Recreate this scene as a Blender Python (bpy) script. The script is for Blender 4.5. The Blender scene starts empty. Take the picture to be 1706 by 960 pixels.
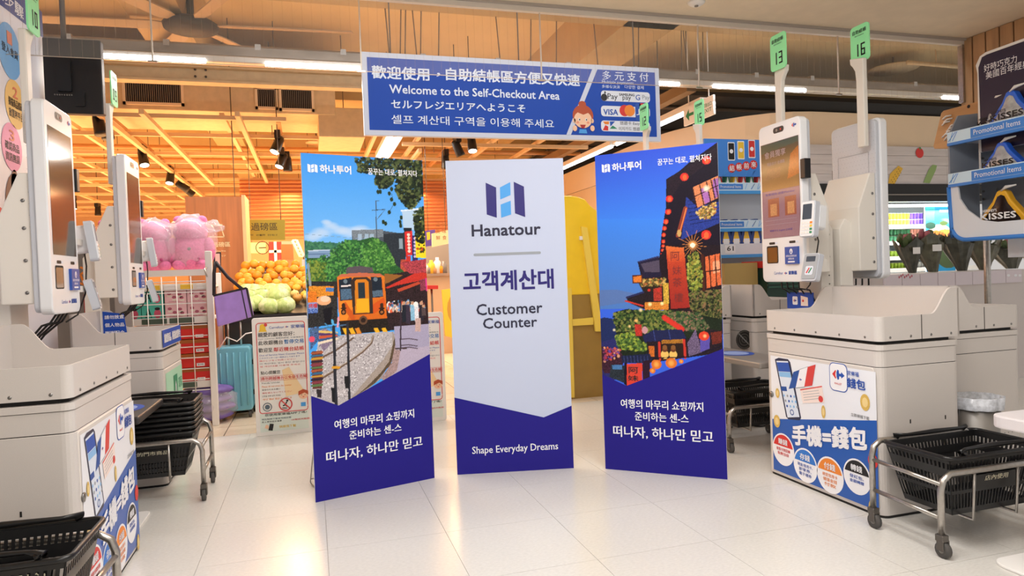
import bpy, math, random
import numpy as np
from mathutils import Vector, Matrix

# ---------------------------------------------------------------- camera
F0 = 1135.19
PITCH, ROLL, YAW, CH = -0.019327, -0.036630, -0.286234, 1.13736
def _axes():
    cy, sy = math.cos(YAW), math.sin(YAW)
    f = Vector((-sy*math.cos(PITCH), cy*math.cos(PITCH), math.sin(PITCH)))
    r = Vector((cy, sy, 0)); u = r.cross(f)
    R = math.cos(ROLL)*r+math.sin(ROLL)*u
    U = -math.sin(ROLL)*r+math.cos(ROLL)*u
    return f, R, U
CF, CR, CU = _axes()
CP = Vector((0, 0, CH))
scene = bpy.context.scene
cam = bpy.data.cameras.new('camera')
cam.sensor_width = 36; cam.lens = F0/1706*36; cam.clip_start = .02; cam.clip_end = 200
camo = bpy.data.objects.new('camera', cam); scene.collection.objects.link(camo)
M = Matrix((CR, CU, -CF)).transposed().to_4x4(); M.translation = CP
camo.matrix_world = M
scene.camera = camo

# ---------------------------------------------------------------- light and exposure
scene.view_settings.view_transform = 'Standard'
scene.view_settings.look = 'None'
scene.view_settings.gamma = 1
scene.view_settings.exposure = 0.28
w = bpy.data.worlds.new('world'); scene.world = w; w.use_nodes = True
w.node_tree.nodes['Background'].inputs[0].default_value = (1, .95, .91, 1)
w.node_tree.nodes['Background'].inputs[1].default_value = 0.50
def area(name, loc, sx, sy, power, col=(1, 1, 1), rot=(0, 0, 0), spread=3.14):
    l = bpy.data.lights.new(name, 'AREA'); l.shape = 'RECTANGLE'; l.size = sx; l.size_y = sy
    l.energy = power; l.color = col; l.spread = spread
    o = bpy.data.objects.new(name, l); o.location = loc; o.rotation_euler = rot
    scene.collection.objects.link(o); return o
# unseen fill panels added to the low ceiling to light the checkout area
FILL_PANELS = [(.35, 2.0), (1.45, 2.0), (.35, .2), (1.45, .2), (.35, -1.6), (1.45, -1.6)]
for i, (x, y) in enumerate(FILL_PANELS):
    area('panel_fill', (x, y, 2.755), .58, 1.18, 21 if y > 1 else 10, (1, .985, .965))
# ceiling tubes over the aisles behind; the last one is added
area('tube_light', (0, 6.2, 2.86), 3.4, .2, 60, (1, .93, .84))
area('tube_light', (4.4, 8.5, 2.95), .2, 4.0, 60, (1, .95, .88))
area('tube_light', (1.1, 9.9, 2.95), .2, 1.4, 40, (1, .93, .82))
area('tube_light', (1.6, 4.4, 3.5), 4.5, .15, 24, (.93, .96, 1), (math.radians(25), 0, 0))  # unseen lamp added above the soffit edge to brighten the blue sign
# warm accent light of the produce hall, from its track spots plus an added upward fill
WARM = (1, .58, .27)
area('spot_row_light', (-2.1, 10.5, 2.75), .3, 5.5, 110, WARM)
area('spot_row_light', (-.3, 10.5, 2.75), .3, 5, 110, WARM)
area('spot_row_light', (2.0, 11, 2.75), .3, 5, 70, WARM)
area('spot_row_light', (-4.5, 14, 2.75), .3, 9, 260, WARM)
area('spot_row_light', (0, 16.5, 2.75), 5, .3, 220, WARM)
area('bounce_fill', (-2.2, 13.0, 1.2), 7, 9, 420, (1, .56, .24), (math.pi, 0, 0))  # added light without a fixture, stands in for the spots' bounce
area('cooler_light', (8.2, 8.15, 1.9), 3.2, .1, 60, (.95, 1, 1))

# ---------------------------------------------------------------- helpers
random.seed(7); RNG = np.random.default_rng(7)
C = scene.collection
def V3(*a): return np.array(a, float)
_cp = np.array(CP); _cf = np.array(CF); _cr = np.array(CR); _cu = np.array(CU)
def ray(px, py): return _cf+_cr*((px-853)/F0)+_cu*((480-py)/F0)
def AT(ax, val, px, py):
    d = ray(px, py); return _cp+d*((val-_cp[ax])/d[ax])
def AX(v, x, y): return AT(0, v, x, y)
def AY(v, x, y): return AT(1, v, x, y)
def AZ(v, x, y): return AT(2, v, x, y)
def lin(c):
    if isinstance(c, str): c = tuple(int(c[i:i+2], 16)/255 for i in (0, 2, 4))
    return tuple((x/12.92 if x <= .04045 else ((x+.055)/1.055)**2.4) for x in c[:3])
MATS = {}
def mat(name, col, rough=.5, metal=0, noise=0, scale=20, bump=0, emit=0, alpha=1, trans=0, spec=.5, stretch=(1, 1, 1), col2=None, coat=0, pos=False):
    if name in MATS: return MATS[name]
    m = bpy.data.materials.new(name); m.use_nodes = True; nt = m.node_tree
    b = nt.nodes['Principled BSDF']; c = lin(col)
    b.inputs['Base Color'].default_value = (*c, 1); b.inputs['Roughness'].default_value = rough
    b.inputs['Metallic'].default_value = metal; b.inputs['Specular IOR Level'].default_value = spec
    b.inputs['Coat Weight'].default_value = coat; b.inputs['Coat Roughness'].default_value = .08
    if noise or bump or col2:
        tc = nt.nodes.new('ShaderNodeTexCoord'); mp = nt.nodes.new('ShaderNodeMapping'); mp.inputs['Scale'].default_value = stretch
        n = nt.nodes.new('ShaderNodeTexNoise'); n.inputs['Scale'].default_value = scale; n.inputs['Detail'].default_value = 3
        if pos: nt.links.new(nt.nodes.new('ShaderNodeNewGeometry').outputs['Position'], mp.inputs[0])
        else: nt.links.new(tc.outputs['Object'], mp.inputs[0])
        nt.links.new(mp.outputs[0], n.inputs['Vector'])
        r = nt.nodes.new('ShaderNodeValToRGB')
        c2 = lin(col2) if col2 else tuple(x*(1-noise) for x in c)
        r.color_ramp.elements[0].position = .35; r.color_ramp.elements[1].position = .65
        r.color_ramp.elements[0].color = (*c2, 1); r.color_ramp.elements[1].color = (*c, 1)
        nt.links.new(n.outputs['Fac'], r.inputs[0]); nt.links.new(r.outputs[0], b.inputs['Base Color'])
        if bump:
            bp = nt.nodes.new('ShaderNodeBump'); bp.inputs['Strength'].default_value = bump; bp.inputs['Distance'].default_value = .002
            nt.links.new(n.outputs['Fac'], bp.inputs['Height']); nt.links.new(bp.outputs[0], b.inputs['Normal'])
    if emit:
        b.inputs['Emission Color'].default_value = (*c, 1); b.inputs['Emission Strength'].default_value = emit
    if alpha < 1: b.inputs['Alpha'].default_value = alpha
    if trans: b.inputs['Transmission Weight'].default_value = trans
    MATS[name] = m; return m
def printmat():
    if 'print' in MATS: return MATS['print']
    m = bpy.data.materials.new('print'); m.use_nodes = True; nt = m.node_tree; b = nt.nodes['Principled BSDF']
    a = nt.nodes.new('ShaderNodeAttribute'); a.attribute_name = 'Col'
    nt.links.new(a.outputs['Color'], b.inputs['Base Color']); b.inputs['Roughness'].default_value = .45; b.inputs['Specular IOR Level'].default_value = .2
    MATS['print'] = m; return m

def tag(o, label=None, cat=None, group=None, kind=None):
    if label: o['label'] = label
    if cat: o['category'] = cat
    if group: o['group'] = group
    if kind: o['kind'] = kind
    return o
ORG = {}
NTH = ('first', 'second', 'third', 'fourth', 'fifth', 'sixth', 'seventh', 'eighth', 'ninth', 'tenth', 'eleventh', 'twelfth', 'thirteenth', 'fourteenth')
def thing(name, label, cat, loc=(0, 0, 0), group=None, rz=0):
    o = bpy.data.objects.new(name, None); o.empty_display_size = .05; o.location = loc; o.rotation_euler = (0, 0, rz); C.objects.link(o)
    ORG[o.name] = V3(*loc); return tag(o, label, cat, group)

class Fr:
    """plane frame: origin, right, up, normal"""
    def __init__(s, o, u, v=(0, 0, 1)):
        s.o = V3(*o); s.u = V3(*u)/np.linalg.norm(u); s.v = V3(*v)/np.linalg.norm(v); s.n = np.cross(s.u, s.v)
    def p(s, a, b, c=0): return s.o+s.u*a+s.v*b+s.n*c
    def uv(s, px, py):
        d = ray(px, py); t = ((s.o-_cp)@s.n)/(d@s.n); q = _cp+d*t-s.o
        return float(q@s.u), float(q@s.v)
    def at(s, a, b, c=0): 
        f = Fr(s.p(a, b, c), s.u, s.v); return f

def rrect(w, h, r, n=4, cx=0, cy=0):
    r = min(r, w/2-1e-5, h/2-1e-5); out = []
    for k, (sx, sy) in enumerate(((1, 1), (-1, 1), (-1, -1), (1, -1))):
        for i in range(n+1):
            a = math.pi/2*(k+i/n); out.append((cx+sx*(w/2-r)+r*math.cos(a), cy+sy*(h/2-r)+r*math.sin(a)))
    return out
def circ(cx, cy, r, n=24, ry=None, a0=0, a1=2*math.pi):
    full = abs(a1-a0-2*math.pi) < 1e-6
    return [(cx+r*math.cos(a0+(a1-a0)*i/(n if full else n-1)), cy+(ry or r)*math.sin(a0+(a1-a0)*i/(n if full else n-1))) for i in range(n)]

AUTOSPLIT = set()   # names whose far-apart pieces become objects of their own
class MB:
    def __init__(s): s.v = []; s.f = []; s.mi = []; s.sm = []; s.mats = []
    def _m(s, m):
        if m not in s.mats: s.mats.append(m)
        return s.mats.index(m)
    def add(s, vs, fs, m, smooth=False):
        b = len(s.v); s.v += [tuple(map(float, q)) for q in vs]; k = s._m(m)
        for f in fs: s.f.append([b+i for i in f]); s.mi.append(k); s.sm.append(smooth)
        return s
    def box(s, x0, x1, y0, y1, z0, z1, m):
        x0, x1 = sorted((x0, x1)); y0, y1 = sorted((y0, y1)); z0, z1 = sorted((z0, z1))
        vs = [(x, y, z) for z in (z0, z1) for y in (y0, y1) for x in (x0, x1)]
        return s.add(vs, [(0, 2, 3, 1), (4, 5, 7, 6), (0, 1, 5, 4), (2, 6, 7, 3), (0, 4, 6, 2), (1, 3, 7, 5)], m)
    def fbox(s, fr, a0, a1, b0, b1, c0, c1, m):
        vs = [fr.p(x, y, z) for z in (c0, c1) for y in (b0, b1) for x in (a0, a1)]
        return s.add(vs, [(0, 2, 3, 1), (4, 5, 7, 6), (0, 1, 5, 4), (2, 6, 7, 3), (0, 4, 6, 2), (1, 3, 7, 5)], m)
    def prism(s, pts, fr, c0, c1, m, smooth=False):
        n = len(pts); a = sum(pts[i][0]*pts[(i+1) % n][1]-pts[(i+1) % n][0]*pts[i][1] for i in range(n))
        if a < 0: pts = pts[::-1]
        if c1 < c0: c0, c1 = c1, c0
        vs = [fr.p(x, y, c0) for x, y in pts]+[fr.p(x, y, c1) for x, y in pts]
        s.add(vs, [list(range(n))[::-1], [n+i for i in range(n)]], m)
        b = len(s.v)-2*n; k = s._m(m)
        for i in range(n):
            j = (i+1) % n; s.f.append([b+i, b+j, b+n+j, b+n+i]); s.mi.append(k); s.sm.append(smooth)
        return s
    def poly(s, pts, fr, c, m):
        n = len(pts); a = sum(pts[i][0]*pts[(i+1) % n][1]-pts[(i+1) % n][0]*pts[i][1] for i in range(n))
        if a < 0: pts = pts[::-1]
        return s.add([fr.p(x, y, c) for x, y in pts], [list(range(n))], m)
    def tube(s, pts, r, m, n=8, closed=False, cap=True):
        pts = [V3(*p) for p in pts]; N = len(pts); rs = r if hasattr(r, '__len__') else [r]*N
        vs = []; up = None
        for i, p in enumerate(pts):
            if closed: t = pts[(i+1) % N]-pts[i-1]
            else: t = pts[min(i+1, N-1)]-pts[max(i-1, 0)]
            t = t/(np.linalg.norm(t)+1e-12)
            if up is None:
                up = np.cross(t, (0, 0, 1) if abs(t[2]) < .9 else (1, 0, 0))
            up = up-t*(up@t); up = up/(np.linalg.norm(up)+1e-12); b = np.cross(t, up)
            for k in range(n):
                a = 2*math.pi*k/n; vs.append(p+(up*math.cos(a)+b*math.sin(a))*rs[i])
        fs = []
        for i in range(N if closed else N-1):
            j = (i+1) % N
            for k in range(n): l = (k+1) % n; fs.append((i*n+k, i*n+l, j*n+l, j*n+k))
        if cap and not closed: fs += [list(range(n))[::-1], [(N-1)*n+k for k in range(n)]]
        return s.add(vs, fs, m, True)
    def lathe(s, prof, c, m, n=16, ax=2, smooth=True):
        vs = []; c = V3(*c)
        for r, z in prof:
            for k in range(n):
                a = 2*math.pi*k/n; q = [r*math.cos(a), r*math.sin(a), z]
                if ax == 0: q = [z, r*math.cos(a), r*math.sin(a)]
                if ax == 1: q = [r*math.sin(a), z, r*math.cos(a)]
                vs.append(c+q)
        fs = []
        for i in range(len(prof)-1):
            for k in range(n): l = (k+1) % n; fs.append((i*n+k, i*n+l, (i+1)*n+l, (i+1)*n+k))
        fs += [list(range(n))[::-1], [(len(prof)-1)*n+k for k in range(n)]]
        return s.add(vs, fs, m, smooth)
    def ell(s, c, r, m, nu=10, nv=7, noise=0, rng=random, fr=None):
        vs = []; fs = []
        for j in range(nv+1):
            for i in range(nu):
                th = math.pi*j/nv; ph = 2*math.pi*i/nu; k = 1+(rng.random()-.5)*noise*2*(0 < j < nv)
                q = V3(r[0]*math.sin(th)*math.cos(ph), r[1]*math.sin(th)*math.sin(ph), r[2]*math.cos(th))*k
                vs.append(V3(*c)+(q if fr is None else fr.u*q[0]+fr.n*q[1]+fr.v*q[2]))
        for j in range(nv):
            for i in range(nu): l = (i+1) % nu; fs.append((j*nu+i, (j+1)*nu+i, (j+1)*nu+l, j*nu+l))
        return s.add(vs, fs, m, True)
    def pieces(s):
        n = len(s.v); par = list(range(n))
        def find(a):
            while par[a] != a: par[a] = par[par[a]]; a = par[a]
            return a
        for f in s.f:
            for i in f[1:]: par[find(i)] = find(f[0])
        isl = {}
        for i in range(n): isl.setdefault(find(i), []).append(i)
        keys = list(isl); P = np.array(s.v); lo = [P[isl[k]].min(0) for k in keys]; hi = [P[isl[k]].max(0) for k in keys]; sz = [float((h-l).max()) for l, h in zip(lo, hi)]
        g = list(range(len(keys)))
        def gf(a):
            while g[a] != a: a = g[a]
            return a
        for a in range(len(keys)):
            for b in range(a):
                d = np.maximum(0, np.maximum(lo[a]-hi[b], lo[b]-hi[a])); 
                if np.sqrt((d**2).sum()) <= max(.02, .5*max(sz[a], sz[b])): g[gf(a)] = gf(b)
        out = {}
        rep = {k: gf(i) for i, k in enumerate(keys)}
        for f, mi, sm in zip(s.f, s.mi, s.sm):
            q, mp = out.setdefault(rep[find(f[0])], (MB(), {})); 
            idx = []
            for i in f:
                if i not in mp: mp[i] = len(q.v); q.v.append(s.v[i])
                idx.append(mp[i])
            q.f.append(idx); q.mi.append(q._m(s.mats[mi])); q.sm.append(sm)
        return [q for q, _ in out.values()]
    def build(s, name, parent=None, bevel=0, seg=2, loc=None):
        if not s.v: return None
        if name in AUTOSPLIT:
            ps = s.pieces()
            if len(ps) > 1: return [q.build(name, parent, bevel, seg, loc) for q in ps if q.v][0]
        org = ORG[parent.name] if parent is not None else (V3(*loc) if loc is not None else V3(0, 0, 0))
        me = bpy.data.meshes.new(name)
        me.from_pydata([tuple(np.array(q)-org) for q in s.v], [], s.f)
        for m in s.mats: me.materials.append(m)
        me.polygons.foreach_set('material_index', s.mi); me.polygons.foreach_set('use_smooth', s.sm)
        me.update()
        o = bpy.data.objects.new(name, me); C.objects.link(o)
        if parent is not None:
            o.parent = parent; ORG[o.name] = org
        else: o.location = tuple(org); ORG[o.name] = org
        if bevel:
            b = o.modifiers.new('bevel', 'BEVEL'); b.width = bevel; b.segments = seg; b.limit_method = 'ANGLE'; b.angle_limit = .6
            b.harden_normals = False
        return o
def dup(root, loc, rz, label=None, group=None, skip=()):
    r = root.copy(); C.objects.link(r); r.location = loc; r.rotation_euler = (0, 0, rz); ORG[r.name] = V3(*loc)
    if label: r['label'] = label
    if group: r['group'] = group
    for ch in list(root.children):
        if ch.name.split('.')[0] in skip: continue
        c = ch.copy(); C.objects.link(c); c.parent = r
        for g in list(ch.children):
            d = g.copy(); C.objects.link(d); d.parent = c
    return r

# text set in the built-in typeface, turned into flat mesh
_tc = {}
def glyphs(s, bold=0, res=2):
    key = (s, bold)
    if key in _tc: return _tc[key]
    cu = bpy.data.curves.new('t', 'FONT'); cu.body = s; cu.size = 1; cu.resolution_u = res; cu.offset = bold; cu.fill_mode = 'FRONT'
    o = bpy.data.objects.new('t', cu); me = bpy.data.meshes.new_from_object(o)
    v = np.array([q.co[:2] for q in me.vertices]) if len(me.vertices) else np.zeros((0, 2))
    f = [list(p.vertices) for p in me.polygons]
    bpy.data.objects.remove(o); bpy.data.curves.remove(cu); bpy.data.meshes.remove(me)
    _tc[key] = (v, f); return v, f
def txt(mb, s, fr, x0, x1, y0, y1, m, bold=.012, off=.0012, italic=0, slope=0):
    """fit the text into the box x0..x1, y0..y1 of the frame"""
    if bold > 0:     # weight: the outline is drawn several times, a little shifted
        e = bold*(.75 if bold > .02 else .9)*(y1-y0)
        for i, (dx, dy) in enumerate(((-e, -e), (e, -e), (-e, e), (e, e)) if bold > .02 else ((-e, -e*.6), (e, e*.6))): txt(mb, s, fr, x0+e+dx, x1-e+dx, y0+e+dy, y1-e+dy, m, 0, off+.00035*i, italic, slope)
        return
    v, f = glyphs(s, bold)
    if not len(v): return
    lo = v.min(0); hi = v.max(0); q = (v-lo)/(hi-lo+1e-9)
    xs = x0+q[:, 0]*(x1-x0)+italic*q[:, 1]*(y1-y0); ys = y0+q[:, 1]*(y1-y0)
    ys = ys+slope*(xs-x0)
    pts = fr.o+np.outer(xs, fr.u)+np.outer(ys, fr.v)+fr.n*off
    mb.add(pts, f, m)
def ptxt(mb, s, fr, x0, y0, x1, y1, h, m, bold=.012, off=.0012, italic=0, sk=False):
    """the same, the box read off the photograph: bottom left, bottom right, height at the left"""
    a = fr.uv(x0, y0); b = fr.uv(x1, y1); t = fr.uv(x0, y0-h)
    if sk: return txt(mb, s, fr, a[0], b[0], a[1], t[1], m, bold, off, italic, (b[1]-a[1])/(b[0]-a[0]))
    vm = (a[1]+b[1])/2
    txt(mb, s, fr, a[0], b[0], vm, vm+t[1]-a[1], m, bold, off, italic)

def ptl(t, *a, **k):
    b = MB(); ptxt(b, *a, **k); return b.build('text_line', t)

class Canvas:
    """flat print: a colour grid painted with numbers, carried by a mesh as a colour attribute"""
    def __init__(s, fr, u0, u1, v0, v1, nx, ny, bg):
        s.fr, s.b = fr, (u0, u1, v0, v1); s.nx, s.ny = nx, ny
        s.a = np.zeros((ny, nx, 3)); s.a[:] = s.c(bg)
        s.U, s.Vv = np.meshgrid(np.linspace(u0, u1, nx), np.linspace(v0, v1, ny))
        s.du = (u1-u0)/(nx-1); s.px = True
    def c(s, c):
        if isinstance(c, str): return np.array([int(c[i:i+2], 16)/255 for i in (0, 2, 4)])
        return np.array(c, float)
    def q(s, pts): return [s.fr.uv(*p) for p in pts] if s.px else pts
    def win(s, lo, hi):
        u0, u1, v0, v1 = s.b
        i0 = max(0, int((lo[0]-u0)/(u1-u0)*(s.nx-1))-1); i1 = min(s.nx, int((hi[0]-u0)/(u1-u0)*(s.nx-1))+3)
        j0 = max(0, int((lo[1]-v0)/(v1-v0)*(s.ny-1))-1); j1 = min(s.ny, int((hi[1]-v0)/(v1-v0)*(s.ny-1))+3)
        return slice(j0, max(j0, j1)), slice(i0, max(i0, i1))
    def mask(s, P):
        P = np.array(P); w = s.win(P.min(0), P.max(0)); X, Y = s.U[w], s.Vv[w]; k = np.zeros(X.shape, bool)
        for i in range(len(P)):
            (x0, y0), (x1, y1) = P[i], P[(i+1) % len(P)]
            if y0 == y1: continue
            c = ((y0 <= Y) != (y1 <= Y)) & (X < x0+(Y-y0)*(x1-x0)/(y1-y0)); k ^= c
        return w, k
    def poly(s, pts, col, nz=0, col2=None):
        w, k = s.mask(s.q(pts)); c = s.c(col); A = s.a[w]
        if col2 is not None and k.any():
            Y = s.Vv[w]; t = (Y-Y[k].min())/(np.ptp(Y[k])+1e-9); cc = c+(s.c(col2)-c)*(1-t)[..., None]   # col at the top
        else: cc = np.broadcast_to(c, A.shape)
        if nz: cc = cc*(1+(RNG.random(k.shape)-.5)[..., None]*2*nz)
        A[k] = cc[k]; return s
    def disc(s, x, y, r, col, ry=None, a=1, soft=0):
        u, v = s.fr.uv(x, y) if s.px else (x, y)
        if s.px: r = abs(s.fr.uv(x+r, y)[0]-u); ry = abs(s.fr.uv(x, y+ry)[1]-v) if ry else r
        ry = ry or r
        w = s.win((u-r, v-ry), (u+r, v+ry)); d = ((s.U[w]-u)/r)**2+((s.Vv[w]-v)/ry)**2
        k = np.clip(1-d, 0, 1)*a if soft else (d <= 1)*a
        s.a[w] = s.a[w]*(1-k[..., None])+s.c(col)*k[..., None]; return s
    def line(s, pts, t, col):
        P = s.q(pts); r = t*s.du if not s.px else t*.5*abs(s.fr.uv(pts[0][0]+1, pts[0][1])[0]-s.fr.uv(*pts[0])[0])
        for (x0, y0), (x1, y1) in zip(P[:-1], P[1:]):
            w = s.win((min(x0, x1)-r, min(y0, y1)-r), (max(x0, x1)+r, max(y0, y1)+r)); X, Y = s.U[w]-x0, s.Vv[w]-y0
            dx, dy = x1-x0, y1-y0; L = dx*dx+dy*dy+1e-12; q = np.clip((X*dx+Y*dy)/L, 0, 1)
            k = (X-q*dx)**2+(Y-q*dy)**2 <= r*r; s.a[w][k] = s.c(col)
        return s
    def scatter(s, pts, n, r, cols, soft=0, sq=.7):
        """n leaf-sized dabs inside a polygon"""
        Q = s.px; xs = [p[0] for p in pts]; ys = [p[1] for p in pts]; P = np.array(pts, float)
        for _ in range(n):
            x = random.uniform(min(xs), max(xs)); y = random.uniform(min(ys), max(ys)); ins = False
            for i in range(len(P)):
                (x0, y0), (x1, y1) = P[i], P[(i+1) % len(P)]
                if (y0 <= y) != (y1 <= y) and x < x0+(y-y0)*(x1-x0)/(y1-y0): ins = not ins
            if ins:
                rr = r*random.uniform(.5, 1.3); s.disc(x, y, rr, random.choice(cols), rr*random.uniform(sq, 1.2), .85, soft)
        return s
    def mesh(s, name, parent, off=.0006):
        nx, ny = s.nx, s.ny; fr = s.fr; org = ORG[parent.name]
        P = (fr.o-org)+s.U.reshape(-1, 1)*fr.u+s.Vv.reshape(-1, 1)*fr.v+fr.n*off
        i = np.arange((nx-1)*(ny-1)); r = i//(nx-1)*nx+i % (nx-1)
        fc = np.stack([r, r+1, r+nx+1, r+nx], 1)
        me = bpy.data.meshes.new(name); me.vertices.add(nx*ny); me.vertices.foreach_set('co', P.ravel())
        me.loops.add(len(fc)*4); me.loops.foreach_set('vertex_index', fc.ravel())
        me.polygons.add(len(fc)); me.polygons.foreach_set('loop_start', np.arange(len(fc))*4)
        me.update(calc_edges=True)
        at = me.color_attributes.new('Col', 'FLOAT_COLOR', 'POINT')
        a = np.clip(s.a.reshape(-1, 3), 0, 1); l = np.where(a <= .04045, a/12.92, ((a+.055)/1.055)**2.4)
        at.data.foreach_set('color', np.concatenate([l, np.ones((len(l), 1))], 1).astype(np.float32).ravel())
        me.materials.append(printmat())
        o = bpy.data.objects.new(name, me); C.objects.link(o); o.parent = parent; ORG[o.name] = org; return o

AUTOSPLIT |= {'base_gap', 'button', 'flower_print', 'indicator', 'lens', 'seam', 'plate_print', 'page_text', 'print', 'lettering', 'text_line'}

# ---------------------------------------------------------------- materials
WHITE = mat('white_paint', 'efece8', .45)
CREAM = mat('cream_powder_coat', 'd3ccc7', .42, noise=.05, scale=400, bump=.05)
CREAMD = mat('cream_shadow_gap', '181615', .7)
NAVY = mat('navy_ink', '241d86', .45, spec=.2)
NAVYT = mat('dark_navy_ink', '241a72', .4)
INK = mat('black_ink', '17151a', .5)
WINK = mat('white_ink', 'f4f4f8', .5)
BLUE = mat('sign_blue', '1f4cb0', .5, spec=.25)
BLACKP = mat('black_plastic', '121214', .38)
CHROME = mat('steel_tube', 'b9b4ae', .28, .9, noise=.15, scale=60)
DSTEEL = mat('dark_steel', '66615c', .4, .7)
GREY = mat('grey_metal', '8a8580', .45, .3)
RUBBER = mat('caster_rubber', '4d4a48', .7)
GREENP = mat('green_plate', 'a0ffbc', .4)
RED = mat('red_ink', 'd8322e', .5)
BINK = mat('blue_ink', '2353b0', .5)
GRAYINK = mat('grey_ink', '9aa0a8', .5)
BEIGE = mat('painted_soffit', 'ecdcc2', .8, noise=.06, scale=8)
BEIGE2 = mat('painted_steel_beige', 'd6be96', .6, noise=.1, scale=12)
GALV = mat('galvanised_duct', '96897c', .32, .8, noise=.25, scale=14, stretch=(.3, 1, 1))
# ================================================================ structure
TILE = mat('vinyl_tile', 'dfdcd6', .24, noise=.08, scale=60, bump=.25, pos=True, stretch=(1, 2.2, 1), coat=.1)
TILE2 = mat('cream_aisle_tile', 'e4d3bb', .25, noise=.06, scale=30, pos=True)
GROUT = mat('tile_joint', '9c938a', .8); GROUT2 = mat('dark_tile_joint', '5c5148', .8)
CEILM = mat('hall_ceiling', 'd6bf92', .85, noise=.05, scale=3, pos=True)
BEAMM = mat('hall_beam', 'bca274', .8, noise=.08, scale=4, pos=True)
fl = MB().box(-7, 13, -4, 5.54, -.06, -.004, GROUT).box(-7, 13, 5.54, 22, -.06, -.004, GROUT2).build('floor')
tag(fl, 'pale vinyl tiled shop floor', None, kind='structure')
def tiles(x0, y0, dx, dy, nx, ny, gap, m, skip=None):
    me = None
    for j in range(ny):
        for i in range(nx):
            x, y = x0+i*dx, y0+j*dy
            if me is None:
                o = MB().box(gap, dx-gap, gap, dy-gap, -.004, 0, m).build('floor_tile'); me = o.data
            else:
                o = bpy.data.objects.new('floor_tile', me); C.objects.link(o)
            o.location = (x, y, 0); o.parent = fl
tiles(.021-.51*4, 5.54-.51*8, .51, .51, 15, 8, .0008, TILE)
tiles(-1.7, 5.54, .34, .34, 15, 11, .0035, TILE2)
o = MB().box(-7, 13, -4, 5.54-.51*8, -.004, 0, TILE).box(-7, .021-.51*4, 1.46, 5.54, -.004, 0, TILE).box(.021+.51*11, 13, 1.46, 5.54, -.004, 0, TILE).build('floor_border'); o.parent = fl; o['kind'] = 'structure'
o = MB().box(-7, -1.7, 5.545, 22, -.004, 0, TILE2).box(3.4, 13, 5.545, 22, -.004, 0, TILE2).box(-1.7, 3.4, 5.54+.34*11, 22, -.004, 0, TILE2).build('floor_border'); o.parent = fl; o['kind'] = 'structure'

# low soffit over the checkouts, its edge beam, glass smoke barrier
GY = 4.0
sof = MB().box(-5, 4.95, -4, GY-.04, 2.79, 2.95, BEIGE)
for x, y in FILL_PANELS: pass
sof = sof.build('ceiling'); tag(sof, 'low beige plaster ceiling over the checkouts', None, kind='structure')
tr = MB().box(-5, 4.8, GY-.04, GY+.05, 2.775, 3.0, mat('beam_grey', 'b4aaa0', .6)).box(-5, 4.8, GY-.02, GY+.012, 2.745, 2.775, mat('channel_white', 'e2d8cc', .5)).build('trim_1')
tag(tr, 'grey edge beam of the low ceiling with glass channel', None, kind='structure')
EM = mat('fill_diffuser', 'fffaf2', .5, emit=2.2)
for x, y in FILL_PANELS:  # made-up fixtures, out of view, for the added fill lights
    t = thing('fill_panel', 'recessed square white ceiling panel above the checkouts', 'ceiling light', (x, y, 2.79), 'recessed panels of the low ceiling')
    MB().box(x-.31, x+.31, y-.61, y+.61, 2.782, 2.789, WHITE).build('frame', t)
    MB().box(x-.29, x+.29, y-.59, y+.59, 2.775, 2.782, EM).build('diffuser', t)
GLASS = mat('barrier_glass', 'fffaf4', .03, alpha=.06, spec=.6)
GWIRE = mat('glass_wire', 'a08c74', .5)
gx = [-5, -2.3, AY(GY, 252, 50)[0], AY(GY, 600, 60)[0], AY(GY, 900, 60)[0], AY(GY, 1163, 80)[0], AY(GY, 1396, 90)[0], 4.8]
zb = 2.335
gb = thing('smoke_barrier', 'hanging glass smoke barrier with fine vertical wires under the ceiling edge', 'glass barrier', (1.5, GY, zb))
for a, b in zip(gx[:-1], gx[1:]):
    MB().box(a+.004, b-.004, GY-.003, GY+.003, zb, 2.75, GLASS).build('glass_pane', gb)
wires = MB()
x = -1.6
while x < 4.78:
    wires.box(x-.0003, x+.0003, GY-.0003, GY+.0003, zb, 2.75, GWIRE); x += .052
tag(wires.build('wire_mesh', gb), kind='stuff')
for a in gx[2:-1]:
    MB().box(a-.0035, a+.0035, GY-.005, GY+.005, zb-.005, 2.75, mat('clip_strip', 'cfc6ba', .4, .4)).build('joint_strip', gb)
    MB().box(a-.022, a+.022, GY-.006, GY+.006, zb-.006, zb+.004, CHROME).build('clip', gb)
MB().box(-5, 4.8, GY-.003, GY+.003, zb-.0015, zb+.0015, mat('clip_strip', 'cfc6ba')).build('edge_strip', gb)
MB().box(4.775, 4.8, GY-.02, GY+.02, zb-.02, 2.75, CHROME).build('end_post', gb)

p_ = AZ(2.79, 1160, 4); t = thing('smoke_detector', 'small round smoke detector on the low ceiling at the top edge', 'smoke detector', (p_[0], p_[1], 2.77)); MB().lathe([(.03, 0), (.05, .012), (.055, .02)], (p_[0], p_[1], 2.77), WHITE, 20).build('cover', t); MB().lathe([(.012, -.006), (.012, .002)], (p_[0], p_[1], 2.77), GREY, 10).build('sensor', t)
# wooden fascia on the right
WOODP = mat('wood_plank', 'c39a70', .55, noise=.25, scale=5, stretch=(3, 3, .35), bump=.15, pos=True)
wf = MB().box(4.83, 4.95, -1, 4.03, 2.2, 2.79, mat('dark_joint', '4a2f1e', .8)).build('wall_right'); tag(wf, 'plank fascia of the right side wall', None, kind='structure')
y = 4.02
k = 0
while y > 1.6:
    wd = .10
    MB().box(4.795, 4.835, y-wd+.003, y-.003, 2.2, 2.788, WOODP).build('wood_plank', wf, .003, 1); y -= wd+.004

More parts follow.
